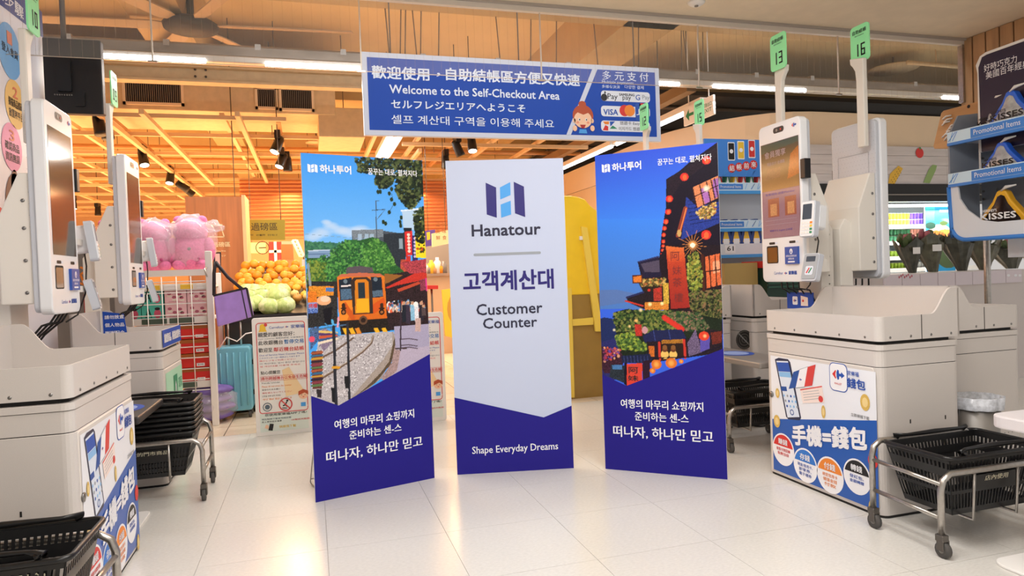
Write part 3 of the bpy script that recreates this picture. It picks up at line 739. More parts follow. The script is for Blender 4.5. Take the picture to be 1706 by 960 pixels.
# -- middle
f, t = bans[1]
b = MB(); b.poly([(-BW/2, 0), (BW/2, 0), (BW/2, BH), (-BW/2, BH)], f, .0002, mat('banner_white', 'c3cce4', .5, spec=.2)); b.build('face', t)
b = MB(); vl, vt, vr = f.uv(758, 662.5), f.uv(905.8, 695.5), f.uv(952, 676)
b.poly([(-BW/2, 0), (BW/2, 0), (BW/2, vr[1]), vt, (-BW/2, vl[1])], f, .001, NAVY); b.build('navy_panel', t)
b = MB()
for pts, m_ in ((((809, 304.5), (826.5, 312.5), (827.7, 363), (811, 357.5)), NAVYT), (((855.8, 303), (872.8, 311), (875, 361.8), (858, 355.5)), NAVYT),
                (((832.8, 312.5), (850, 303.5), (850.6, 325), (833.5, 332.5)), LBLUE), (((834, 341), (850.8, 334.5), (851.6, 357.5), (835, 363)), LBLUE)):
    b.poly([f.uv(*p) for p in pts], f, .0015, m_)
b.build('emblem', t)
b = MB(); TI = mat('text_navy', '20203c', .5)
ptl(t, 'Hanatour', f, 786, 394.5, 901, 391, 20, TI, .035)
u0, v0 = f.uv(789, 426); u1, v1 = f.uv(901, 420); b.poly(rrect(u1-u0, .015, .007, 4, (u0+u1)/2, (v0+v1)/2), f, .0012, GRAYINK)
ptl(t, '고객계산대', f, 772, 487, 923, 481, 34, NAVYT, .035)
ptl(t, 'Customer', f, 794, 525.5, 904, 522, 19, TI, .022); ptl(t, 'Counter', f, 805, 548, 895, 545, 18, TI, .022)
ptl(t, 'Shape Everyday Dreams', f, 787, 760, 930, 753, 16, WINK, .01); b.build('lettering', t)

def hicon(b, f, x0, x1, y0, y1, m):
    a0, t0 = f.uv(x0, y0); a1, b0 = f.uv(x1, y1); W = a1-a0; H = t0-b0
    for p in (((0, 0), (.28, -.12), (.28, -1), (0, -.9)), ((.36, -.12), (.64, 0), (.64, -.4), (.36, -.52)), ((.36, -.62), (.64, -.5), (.64, -.9), (.36, -1)), ((.72, 0), (1, -.12), (1, -1), (.72, -.9))):
        b.poly([(a0+W*x, t0+H*y) for x, y in p], f, .002, m)
def navy(f, t, pl, pt, pr_):
    vl, vt, vr = f.uv(*pl), f.uv(*pt), f.uv(*pr_); b = MB()
    b.poly([(-BW/2, 0), (BW/2, 0), (BW/2, vr[1]), vt, (-BW/2, vl[1])], f, .0012, NAVY); b.build('navy_panel', t); return vl[1], vt[1]
# -- left: train photograph
f, t = bans[0]
_, vt = navy(f, t, (521, 659.5), (564, 675.8), (716, 590))
cv = Canvas(f, -BW/2, BW/2, vt-.01, BH, 250, 470, '4aa6f4')
A = lambda *p: [(426+x/4, 240+y/4) for x, y in p]
B = lambda *p: [(500+x/3.841, 430+y/3.84) for x, y in p]
cv.poly(A((250, 0), (1200, 0), (1200, 720), (250, 720)), '3c96f0', .01, '7cbcf8')
for x, y, r in ((500, 545, 60), (560, 575, 70), (440, 590, 80), (700, 570, 70), (640, 590, 90), (380, 620, 70), (470, 520, 40), (780, 590, 60)):
    p = A((x, y))[0]; cv.disc(*p, r/4, 'd6dff2', r/8, .7, 1)
G1 = ['2f6a34', '3f7f3a', '1f4f2c', '5a9a48', '274f33', '6aa84f']; G2 = ['14301c', '24502a', '3b6b2d', '0d2016']
cv.poly(A((320, 650), (560, 660), (640, 690), (640, 760), (320, 760)), '356b5c', .1); cv.scatter(A((320, 645), (600, 665), (620, 760), (320, 760)), 350, 2.2, ['2e6350', '3f7a58', '4b8a60'])
cv.poly(A((350, 710), (540, 705), (560, 760), (350, 760)), '7f9cc0'); cv.line(A((350, 712), (545, 706)), 2, 'b8cbe0'); cv.line(A((350, 735), (545, 730)), 1.5, '5c77a0')
cv.poly(A((640, 580), (790, 570), (1000, 600), (1000, 900), (660, 900)), '4c5460', .1); cv.poly(A((640, 575), (850, 568), (850, 620), (650, 640)), '78828c', .15)
for x in (680, 725, 760): cv.poly(A((x, 600), (x+28, 600), (x+28, 650), (x, 650)), '9fb6cc')
cv.poly(A((850, 600), (1000, 590), (1000, 880), (870, 860)), '2c323a', .2); cv.poly(A((955, 630), (980, 630), (980, 700), (955, 700)), '8fa0ac')
cv.line(A((800, 380), (806, 620)), 1.4, '4a525e'); cv.line(A((775, 442), (860, 436)), 1.1, '3a424e'); cv.line(A((860, 440), (810, 500)), .8, '4a525e'); cv.line(A((797, 380), (820, 378)), .8, '4a525e'); cv.line(A((330, 600), (800, 640)), .5, '7a9ac0')
cv.poly(A((975, 445), (1110, 430), (1120, 570), (985, 575)), 'b5d0ea'); cv.line(A((970, 445), (1110, 430)), 2, 'e6f0fa')
cv.poly(A((985, 560), (1040, 560), (1040, 600), (990, 600)), '20242c'); cv.poly(A((992, 585), (1042, 580), (1045, 740), (1000, 745)), 'd6322e', .1); cv.poly(A((1040, 610), (1075, 610), (1080, 785), (1045, 790)), '2b2a66', .15)
for k in range(6): cv.disc(*A((1018+k, 605+k*22))[0], 2.4, 'f2d8c8'); cv.disc(*A((1060, 630+k*24))[0], 2, 'c8b8e0')
cv.poly(A((1060, 515), (1130, 515), (1138, 760), (1068, 758)), 'f4dc28'); cv.scatter(A((1075, 670), (1125, 670), (1125, 730), (1080, 730)), 16, 2, ['c04020', '3a3a20'])
cv.poly(A((965, 770), (1000, 770), (1060, 830), (1140, 800), (1140, 960), (965, 850)), 'b04a3a', .3); cv.poly(A((1000, 745), (1030, 745), (1040, 860), (1010, 860)), 'c8342e', .1)
cv.poly(A((340, 760), (480, 760), (600, 640), (700, 640), (780, 620), (870, 660), (930, 800), (1000, 860), (1000, 960), (340, 960)), '2a5a2c', .3)
cv.scatter(A((470, 740), (600, 640), (720, 660), (700, 820), (620, 960), (350, 960), (340, 780)), 1500, 2.1, G1); cv.scatter(A((720, 700), (790, 620), (870, 680), (930, 800), (880, 860), (700, 820)), 900, 2.1, ['4f8a3c', '3a7431', '75ad50', '2c5c2c'])
cv.scatter(A((340, 770), (470, 790), (460, 960), (340, 960)), 400, 2, ['8a9a3c', '5c7a30', '3a5a24'])
cv.poly(B((0, 0), (845, 0), (845, 640), (0, 640)), '33342c', .5) if False else None
cv.poly(B((45, 150), (240, 150), (240, 420), (50, 450)), '2c2a2a', .5)
cv.poly(B((540, 110), (845, 60), (845, 420), (545, 470)), '2e1f22', .5)
cv.line(B((50, 40), (70, 220)), 4, '8a98a4')
# left market stall
cv.poly(B((55, 180), (215, 180), (215, 240), (55, 250)), 'e08a28', .25); cv.poly(B((45, 215), (105, 215), (108, 285), (50, 285)), 'e67a22', .2); cv.poly(B((165, 190), (215, 190), (215, 215), (165, 215)), '4a7ab8', .2)
cv.disc(*B((152, 272))[0], 12, 'f0b080', 8); cv.disc(*B((160, 262))[0], 8, 'f6d0b0', 5); cv.poly(B((50, 285), (112, 285), (115, 350), (52, 352)), '8aa6dc', .1)
cv.poly(B((145, 330), (205, 310), (200, 420), (160, 430)), '15121a', .3)
# train
cv.poly(B((300, 60), (380, 50), (462, 62), (470, 92), (292, 98)), '5a5058', .1)
cv.poly(B((236, 122), (262, 104), (380, 94), (512, 100), (540, 118), (556, 390), (250, 402)), 'e07a26', .05, 'd86a1e'); cv.poly(B((240, 120), (262, 104), (380, 94), (512, 100), (538, 116)), 'c86a4e')
cv.poly(B((246, 140), (330, 124), (336, 268), (256, 274)), '1c2634', .15); cv.poly(B((450, 120), (520, 122), (532, 248), (462, 256)), '1c2634', .15); cv.poly(B((258, 200), (330, 195), (334, 262), (262, 268)), '4f6a84', .2); cv.poly(B((462, 210), (526, 205), (530, 244), (466, 250)), '54687c', .2)
cv.disc(*B((290, 150))[0], 3.4, '6c7c88'); cv.disc(*B((482, 136))[0], 3.4, '6c7c88'); cv.line(B((266, 180), (322, 176)), 2.6, 'e8dcd8')
cv.poly(B((250, 276), (340, 270), (345, 300), (300, 398), (250, 402)), 'ee8c2c'); cv.poly(B((262, 300), (290, 280), (350, 370), (350, 398), (330, 398)), 'd05a1c'); cv.poly(B((536, 250), (548, 300), (470, 360), (462, 300)), 'd8571c')
for x in (278, 522): cv.line(B((x, 300), (x, 350)), 6, '3a2418'); cv.disc(*B((x, 346))[0], 4.6, '2a1a14'); cv.disc(*B((x, 346))[0], 2.4, 'a86a3a'); cv.line(B((x-16, 322), (x+16, 322)), 2, '2a1a14')
cv.poly(B((322, 150), (345, 125), (430, 122), (460, 150), (466, 356), (340, 362)), '3a2c26', .1); cv.poly(B((350, 150), (360, 136), (420, 134), (436, 150), (446, 350), (352, 354)), 'd8801e'); cv.poly(B((362, 262), (440, 258), (444, 348), (358, 352)), 'f2b024')
cv.poly(B((368, 158), (412, 155), (416, 256), (374, 260)), '26333c', .15)
cv.poly(B((248, 402), (556, 386), (572, 468), (262, 490)), '241c18', .5)
for x in (270, 310, 350, 470, 520): cv.poly(B((x, 450), (x+26, 446), (x+46, 486), (x+18, 490)), 'f0b428' if x != 350 else 'e08a28')
cv.disc(*B((404, 398))[0], 7, '6a4a34'); cv.disc(*B((404, 398))[0], 4, '2c1c16'); cv.line(B((290, 492), (560, 478)), 2, 'a85a34')
# ballast and rails
cv.poly(B((120, 505), (600, 470), (600, 560), (570, 660), (360, 880), (240, 950), (60, 900)), 'b9b2b4', .12); cv.scatter(B((120, 510), (600, 480), (590, 600), (300, 900), (60, 890)), 1500, .9, ['e8e2e4', '8c8488', 'd0c8cc', '6e666c', 'f4f0f2'])
cv.poly(B((590, 470), (612, 500), (590, 640), (520, 770), (370, 890), (300, 950), (330, 890), (540, 640), (590, 560)), 'a89a90', .1); cv.poly(B((604, 505), (612, 560), (580, 680), (480, 800), (345, 892), (420, 830), (520, 730), (570, 660)), '5a4a38', .3)
cv.line(B((468, 500), (455, 545), (400, 600), (300, 672), (145, 766)), 3.6, '6e584a'); cv.line(B((468, 496), (452, 542), (398, 596), (300, 666), (145, 758)), 1.2, 'b8a898'); cv.line(B((340, 512), (230, 590), (145, 635)), 3, '6e584a')
cv.poly(B((606, 560), (845, 440), (845, 640), (540, 790), (520, 770), (585, 670)), 'b9acc0', .05); cv.poly(B((606, 560), (650, 545), (620, 720), (540, 790), (520, 770), (585, 670)), 'a88e8c', .2); cv.poly(B((600, 440), (845, 420), (845, 560), (612, 590)), 'aaa2bc', .05)
for y in (520, 560, 575): cv.line(B((640, y), (700, y-4), (750, y+4)), 1.6, '5a4c58')
# awnings and crowd
cv.poly(B((545, 190), (750, 90), (845, 100), (845, 130), (620, 175), (560, 195)), 'c8362a', .12); cv.poly(B((620, 200), (760, 150), (770, 165), (630, 218)), 'c04a30'); cv.poly(B((640, 30), (845, 0), (845, 90), (700, 100)), 'a84048', .35)
cv.poly(B((540, 100), (660, 110), (560, 160), (540, 165)), '96602c'); cv.poly(B((765, 140), (845, 120), (845, 200), (770, 210)), '8c3a4c', .3); cv.poly(B((800, 130), (845, 125), (845, 210), (806, 210)), 'e03a90', .1)
for i in range(170):
    x = random.uniform(560, 800); y = random.uniform(280, 330)+abs(x-680)*.1; p = B((x, y))[0]; cv.disc(*p, random.uniform(1.2, 2.6), random.choice(['e8643c', 'c8b4a4', '3a3c54', 'f2e6dc', '4a7aa8', '222026', 'a83830', '6c9cc4', 'd89a7a']), random.uniform(2, 5))
for x, y, h, c in ((665, 350, 120, '20242e'), (690, 350, 130, '3a3040'), (720, 350, 110, '8cbcd8'), (745, 355, 110, 'e8e4ea'), (775, 350, 110, '2a2630'), (790, 370, 60, '584848')):
    cv.poly(B((x-14, y-50), (x+12, y-50), (x+16, y+h-60), (x-12, y+h-60)), c, .15); cv.disc(*B((x, y-62))[0], 2.6, 'c89878')
cv.disc(*B((740, 297))[0], 4, 'f6f2ee'); cv.poly(B((738, 385), (770, 385), (772, 470), (735, 470)), 'c8a8a0', .1)
cv.line(B((645, 260), (642, 590)), 2.4, '3a2c38'); cv.line(B((610, 580), (680, 578)), 2, '4a3a3a')
# cloth stall and posts in front
cv.poly(B((118, 470), (160, 450), (245, 500), (150, 600), (118, 540)), '8a7a90', .2)
for k in range(7):
    c = ['e0c070', '5a3a6a', 'c85a3a', '3a5a8a', 'e8d8c0', '7a2a3a', '4a8ab0'][k]; cv.line(B((120, 470+k*19), (235, 480+k*19-10*k)), 4, c) if k < 5 else None
cv.poly(B((72, 600), (142, 590), (140, 835), (80, 840)), '6a3a34', .2)
for k in range(12): cv.line(B((74, 610+k*19), (142, 602+k*19)), 3.2, ['a85a3a', '3a6a8a', 'c8983a', '2c2030', '8a3a4a', '5a7a4a'][k % 6])
cv.poly(B((60, 450), (120, 440), (120, 520), (66, 590)), '48608c', .4); cv.disc(*B((75, 520))[0], 5, 'e8506a')
cv.line(B((60, 468), (210, 440), (305, 425)), 2.2, '4a6a8a'); cv.line(B((160, 420), (250, 500)), 2, '4a8ab8'); cv.line(B((205, 400), (215, 440)), 4, '5ab0e0'); cv.line(B((245, 380), (240, 440)), 3, 'e8a0b8')
cv.line(B((214, 440), (230, 940)), 5, '2c2c34'); cv.line(B((303, 420), (316, 900)), 4, '2c2c34'); cv.line(B((210, 700), (248, 700)), 4.5, 'd89a2a'); cv.poly(B((198, 830), (222, 830), (225, 930), (205, 920)), '1c1c20'); cv.poly(B((282, 755), (312, 755), (314, 835), (288, 835)), '1c1c20'); cv.poly(B((105, 840), (138, 840), (136, 895), (108, 890)), '30282c')
# overhanging leaves
for pg, n in ((A((660, 90), (1108, 110), (1108, 220), (1000, 215), (860, 240), (780, 190), (690, 190)), 900), (A((800, 215), (920, 225), (905, 270), (840, 300), (800, 270)), 200), (A((945, 215), (1112, 215), (1115, 340), (1060, 420), (1010, 430), (950, 350), (930, 320)), 650), (A((1050, 450), (1120, 420), (1135, 600), (1125, 680), (1070, 640)), 320)):
    cv.scatter(pg, n, 2.6, ['1c2a1a', '2c3a20', '141d14', '49562e', '101610', '6a7240'])
for x, y in ((815, 320), (830, 318), (890, 330), (905, 370), (925, 400), (890, 455), (850, 520), (865, 530), (962, 520), (966, 545), (970, 490), (905, 300)): cv.disc(*A((x, y))[0], 2.6, '26361f', 3.6)
cv.line(A((900, 250), (905, 330), (920, 400), (880, 470)), .6, '33402a')
cv.mesh('train_photo', t)
b = MB(); hicon(b, f, 512, 529, 273, 288, WINK)
ptl(t, '하나투어', f, 532.7, 290, 585, 289.5, 14.5, WINK, .035, .002); ptl(t, '꿈꾸는 대로, 펼쳐지다', f, 613, 292, 695, 295, 11.5, WINK, .012, .002)
ptl(t, '여행의 마무리 쇼핑까지', f, 557, 715, 690, 697, 16, WINK, .02, .002); ptl(t, '준비하는 센-스', f, 582, 732.5, 669, 719.5, 15, WINK, .02, .002); ptl(t, '떠나자, 하나만 믿고', f, 543.5, 770, 704, 747, 20.5, WINK, .02, .002)
b.build('lettering', t)
b = MB(); ptl(t, '350', f, 513, 523, 529, 522, 7.5, BINK, .03, .002); ptl(t, '烤檯', f, 514, 514, 529, 513, 8, RED, .02, .002); b.build('photo_lettering', t)
# -- right: lantern street at dusk
f, t = bans[2]
_, vt = navy(f, t, (1003, 624), (1044, 643), (1202, 581))
cv = Canvas(f, -BW/2, BW/2, vt-.01, BH, 250, 450, '3a66e4')
D = lambda *p: [(852+x/4, 240+y/4) for x, y in p]
E = lambda *p: [(990+x/3.555, 380+y/3.555) for x, y in p]
cv.poly(D((500, -40), (1500, -40), (1500, 500), (500, 500)), '3555d6', .01, '3f83ee'); cv.poly(D((500, 500), (1500, 500), (1500, 1100), (500, 1100)), '3f84ee', .01, '4f7cc4')
cv.poly(E((0, 370), (130, 365), (250, 390), (260, 430), (0, 470)), '5a78b4', .02); cv.poly(E((0, 545), (60, 530), (160, 545), (160, 720), (0, 720)), '1f2c5e', .08); cv.poly(E((0, 690), (160, 640), (160, 900), (0, 900)), '2a2c68', .15)
DK = '1a1222'
cv.poly(D((1370, -10), (1420, -10), (1420, 1000), (1000, 1000), (985, 770), (1000, 600), (1030, 420), (1032, 235), (1120, 180), (1200, 110)), DK, .15)
cv.poly(D((1035, 235), (1120, 185), (1360, 20), (1400, 10), (1400, 60), (1130, 260), (1080, 340), (1040, 420)), '241824', .3)
cv.poly(D((1165, 350), (1240, 420), (1400, 380), (1400, 520), (1130, 640), (1150, 500)), '283a8c', .2); 
for k in range(7): cv.line(D((1175+k*3, 380+k*26), (1400, 350+k*24)), 1.1, '141c4a')
cv.poly(D((1208, 290), (1375, 212), (1385, 355), (1240, 425)), 'd88458', .15); cv.poly(D((1260, 300), (1300, 285), (1330, 380), (1290, 400)), 'a86ab0', .1); cv.poly(D((1340, 240), (1378, 225), (1384, 350), (1350, 365)), '9c64a8', .1)
for x in (1208, 1255, 1300, 1330, 1352): cv.line(D((x, 295-(x-1208)*.45), (x+28, 425-(x-1208)*.45)), 2, '3a1c1c')
cv.line(D((1222, 350), (1380, 275)), 1.6, '3a1c1c'); cv.disc(*D((1300, 297))[0], 7, 'fff0d0', 7, 1, 1)
cv.scatter(D((1230, 460), (1270, 420), (1360, 390), (1365, 450), (1330, 500), (1260, 500)), 330, 1.7, ['c89a4a', '7a6a30', 'e8c878', '4a3a20', 'a8683a'])
cv.line(D((1160, 430), (1110, 610)), 7, '8a3a2a'); cv.line(D((1165, 430), (1120, 600)), 2, 'e8804a'); cv.disc(*D((1118, 595))[0], 3.5, 'c8a060', 6)
for x, y, r in ((1300, 108, 30), (1153, 220, 28), (1053, 366, 24), (1045, 452, 20), (1030, 518, 18), (1020, 562, 15), (1015, 606, 14), (1013, 650, 13), (1011, 680, 11), (1008, 708, 11), (1003, 736, 10), (998, 764, 9), (1298, 606, 33)):
    cv.disc(*D((x, y))[0], r/4, 'd8322c', r/4*.95); cv.disc(*D((x+2, y+2))[0], r/8, 'f0683a', r/6)
# star and lamp light printed in the photo
sx, sy = D((1208, 675))[0]
for k in range(18):
    a = k*math.pi/9+.1; L = 17 if k % 2 else 26; cv.line([(sx, sy), (sx+L*math.cos(a), sy+L*math.sin(a))], .8, 'c8783c')
cv.disc(sx, sy, 9, 'ffb45a', 9, .9, 1); cv.disc(sx, sy, 4.5, 'fff6d8', 4.5)
cv.poly(E((380, 180), (430, 100), (760, 100), (760, 720), (430, 520), (400, 300)), '20141c', .3)
cv.disc(sx, sy, 9, 'ffb45a', 9, .9, 1); cv.disc(sx, sy, 4.5, 'fff6d8', 4.5)
for k in range(18):
    a = k*math.pi/9+.1; L = 15 if k % 2 else 24; cv.line([(sx+4*math.cos(a), sy+4*math.sin(a)), (sx+L*math.cos(a), sy+L*math.sin(a))], .7, 'd88a48')
cv.poly(E((652, 172), (745, 150), (756, 335), (665, 358)), 'd8683c', .18); cv.poly(E((700, 200), (740, 190), (745, 260), (705, 270)), 'f0a078', .1)
for x in (652, 680, 715, 745): cv.line(E((x, 165), (x+12, 350)), 2, '3a1a16')
cv.line(E((655, 260), (752, 245)), 2, '3a1a16'); cv.line(E((640, 160), (650, 370)), 4, '4a2218')
cv.scatter(E((555, 160), (610, 140), (640, 250), (640, 350), (600, 400), (550, 340)), 650, 1.8, ['8a9a3a', '5c6e2a', 'b4ba56', '2c3a1c', 'a0903a']); cv.scatter(E((560, 380), (755, 365), (755, 560), (620, 520), (560, 470)), 1200, 1.9, ['3a4424', '5a6030', '242c1a', '7a7a40', '8c6a4a', '1a2016'])
cv.poly(E((424, 106), (530, 118), (566, 474), (455, 482)), 'c84a2a', .08, '9c2a24'); cv.poly(E((424, 106), (530, 118), (540, 200), (440, 200)), 'dc7038', .08, 'c84a2a'); cv.line(E((455, 482), (566, 474)), 1.6, '2a1010')
# balconies
cv.poly(E((258, 202), (380, 168), (400, 296), (280, 300)), '221c36', .15); cv.poly(E((275, 212), (385, 190), (388, 260), (300, 262)), '52485c', .1); cv.line(E((258, 202), (382, 168)), 2, '34386a'); cv.line(E((262, 205), (290, 300)), 1.4, '1a1424')
cv.poly(E((250, 300), (400, 290), (420, 380), (300, 400)), '2c2018', .3); cv.scatter(E((260, 305), (420, 300), (425, 340), (280, 345)), 260, 1.7, ['8a8040', 'b8683a', '4a4a26', 'd8b060'])
cv.poly(E((224, 280), (284, 276), (286, 326), (228, 330)), '5a2a1c'); cv.poly(E((230, 288), (278, 284), (280, 320), (234, 323)), 'e07a2c', .15)
cv.poly(E((190, 410), (300, 375), (440, 380), (440, 480), (290, 480), (200, 440)), '241a20', .3); cv.line(E((185, 432), (290, 462)), 2.4, 'c83a2c'); cv.line(E((192, 412), (290, 380)), 3, '2a2c5a')
cv.poly(E((300, 440), (440, 436), (440, 485), (300, 488)), 'd08030', .25); cv.disc(*E((330, 452))[0], 4.4, 'fff0b0', 4.4, 1, 1); cv.disc(*E((402, 448))[0], 4, 'fff0b0', 4, 1, 1); cv.poly(E((350, 360), (400, 350), (402, 430), (352, 432)), 'a8362a', .3); cv.poly(E((408, 330), (440, 326), (442, 450), (412, 452)), 'c8a03c', .3)
for x, y in ((325, 368), (380, 370)): cv.disc(*E((x, y))[0], 2.4, 'c8342c')
# greenery
cv.poly(E((115, 500), (190, 480), (420, 500), (560, 500), (755, 540), (755, 740), (430, 780), (150, 760)), '1c2618', .35)
cv.scatter(E((110, 510), (190, 485), (430, 490), (560, 500), (560, 600), (300, 620), (130, 610)), 1300, 2, ['2c4422', '46602c', '1c2e1c', '6c7a38', '8a8a44']); cv.scatter(E((440, 500), (620, 500), (690, 600), (560, 610), (450, 560)), 500, 2, ['3c5a30', '6a6a4a', 'a07060', '27402a']); cv.scatter(E((120, 640), (220, 620), (310, 690), (310, 730), (150, 720)), 500, 2.2, ['47662e', '5f8038', '2c441f', 'a0b040'])
cv.disc(*E((275, 487))[0], 4, 'ffe0a0', 4, 1, 1); cv.disc(*E((248, 548))[0], 4, 'ffc070', 4, 1, 1); cv.disc(*E((118, 604))[0], 3, 'fff0c0', 3, 1, 1); cv.disc(*E((210, 582))[0], 3, 'ffd890', 3, 1, 1)
cv.poly(E((240, 570), (280, 570), (285, 640), (245, 640)), 'b8342c', .3); cv.disc(*E((300, 605))[0], 5, 'c8989c', 6)
cv.line(E((415, 530), (520, 600)), 9, 'b82c2c')
for k in range(6): cv.disc(*E((418+k*20, 534+k*13))[0], 3.4, 'd8382c', 5)
# roofs, shop
cv.poly(E((286, 640), (350, 605), (520, 602), (545, 650), (530, 672), (300, 680)), '20244e', .12); cv.line(E((350, 605), (362, 670)), 1, '3c4a8a'); cv.line(E((440, 604), (452, 662)), 1, '3c4a8a')
cv.poly(E((310, 675), (560, 655), (690, 600), (755, 610), (755, 740), (320, 800)), '241820', .4); cv.poly(E((375, 682), (540, 665), (545, 770), (380, 780)), '38181a'); cv.poly(E((396, 690), (522, 686), (524, 768), (398, 770)), '2a1c16', .2)
cv.line(E((385, 680), (390, 780)), 4, 'c8382c'); cv.line(E((532, 665), (540, 770)), 4, 'c8382c'); cv.poly(E((398, 664), (524, 658), (524, 682), (398, 686)), 'a87028', .3)
for x in (418, 468): cv.disc(*E((x, 750))[0], 6.5, 'f0c468', 7.5); cv.disc(*E((x, 720))[0], 4.5, '6c3a24'); cv.disc(*E((x, 708))[0], 4, '8a5a30')
cv.poly(E((322, 700), (356, 698), (358, 762), (326, 764)), 'c86a28', .3); cv.poly(E((552, 680), (600, 600), (625, 690), (640, 740), (560, 760)), '6a5a78', .3); cv.poly(E((625, 660), (684, 640), (684, 715), (630, 735)), '5c50a8', .1); cv.poly(E((690, 620), (755, 610), (755, 680), (700, 690)), '6a2a20', .3)
cv.disc(*E((650, 640))[0], 8.6, 'e0442c', 7.6); cv.disc(*E((655, 640))[0], 4, 'ffc88a', 4, 1, 1)
cv.poly(E((40, 700), (150, 720), (180, 780), (150, 860), (60, 860), (40, 820)), '3a1c2c', .5); cv.scatter(E((50, 700), (160, 720), (150, 770), (60, 790)), 90, 2, ['e0643c', 'b83a4a', '6a4ab0', 'f0b080', '8a3a6a'])
cv.poly(E((100, 810), (190, 815), (190, 925), (90, 880)), '283038', .4); cv.poly(E((105, 812), (165, 810), (165, 838), (110, 838)), '4a7ab0', .1)
cv.poly(E((160, 758), (330, 745), (345, 780), (300, 800), (165, 800)), '1c2244', .2)
for k in range(8): cv.line(E((175+k*20, 758), (180+k*20, 796)), 1, '3a4478')
cv.poly(E((178, 800), (196, 800), (196, 938), (178, 925)), '141020'); cv.poly(E((192, 806), (284, 800), (286, 925), (194, 940)), 'dc4434', .04); cv.poly(E((286, 790), (330, 780), (330, 900), (288, 910)), '2a1428', .3)
for x, y, r in ((368, 808, 31), (345, 845, 18), (456, 800, 34), (515, 790, 14)): cv.disc(*E((x, y))[0], r/3.6, 'e0742c', r/3.9); cv.disc(*E((x, y))[0], r/5.5, 'ffc060', r/5, .8, 1)
cv.line(E((330, 770), (560, 765), (755, 700)), 1.6, '181024')
cv.mesh('street_photo', t)
b = MB(); hicon(b, f, 1002.7, 1016.5, 274, 287, WINK)
ptl(t, '하나투어', f, 1020, 286.5, 1068.5, 282, 14, WINK, .035, .002); ptl(t, '꿈꾸는 대로, 펼쳐지다', f, 1095.7, 276, 1186, 268, 11.5, WINK, .012, .002)
ptl(t, '여행의 마무리 쇼핑까지', f, 1034.5, 680, 1172, 686.5, 15.5, WINK, .02, .002); ptl(t, '준비하는 센-스', f, 1058, 702.5, 1147.5, 704, 15, WINK, .02, .002); ptl(t, '떠나자, 하나만 믿고', f, 1022, 729, 1189, 738.5, 20, WINK, .02, .002)
b.build('lettering', t)
b = MB(); ptl(t, '阿', f, E((205, 862))[0][0], E((205, 862))[0][1], E((262, 862))[0][0], E((262, 862))[0][1], 11, INK, .02, .002); ptl(t, '妹', f, E((200, 908))[0][0], E((200, 908))[0][1], E((262, 908))[0][0], E((262, 905))[0][1], 9.5, INK, .02, .002)
for k, (ch, x, y) in enumerate((('阿', 480, 195), ('妹', 490, 280), ('茶', 492, 350), ('樓', 500, 440))):
    x_, y_ = E((x-26, y))[0]; ptl(t, ch, f, x_, y_, x_+15, y_-1, 15, mat('faded_ink', '7a2420', .5), .0, .002)
b.build('photo_lettering', t)
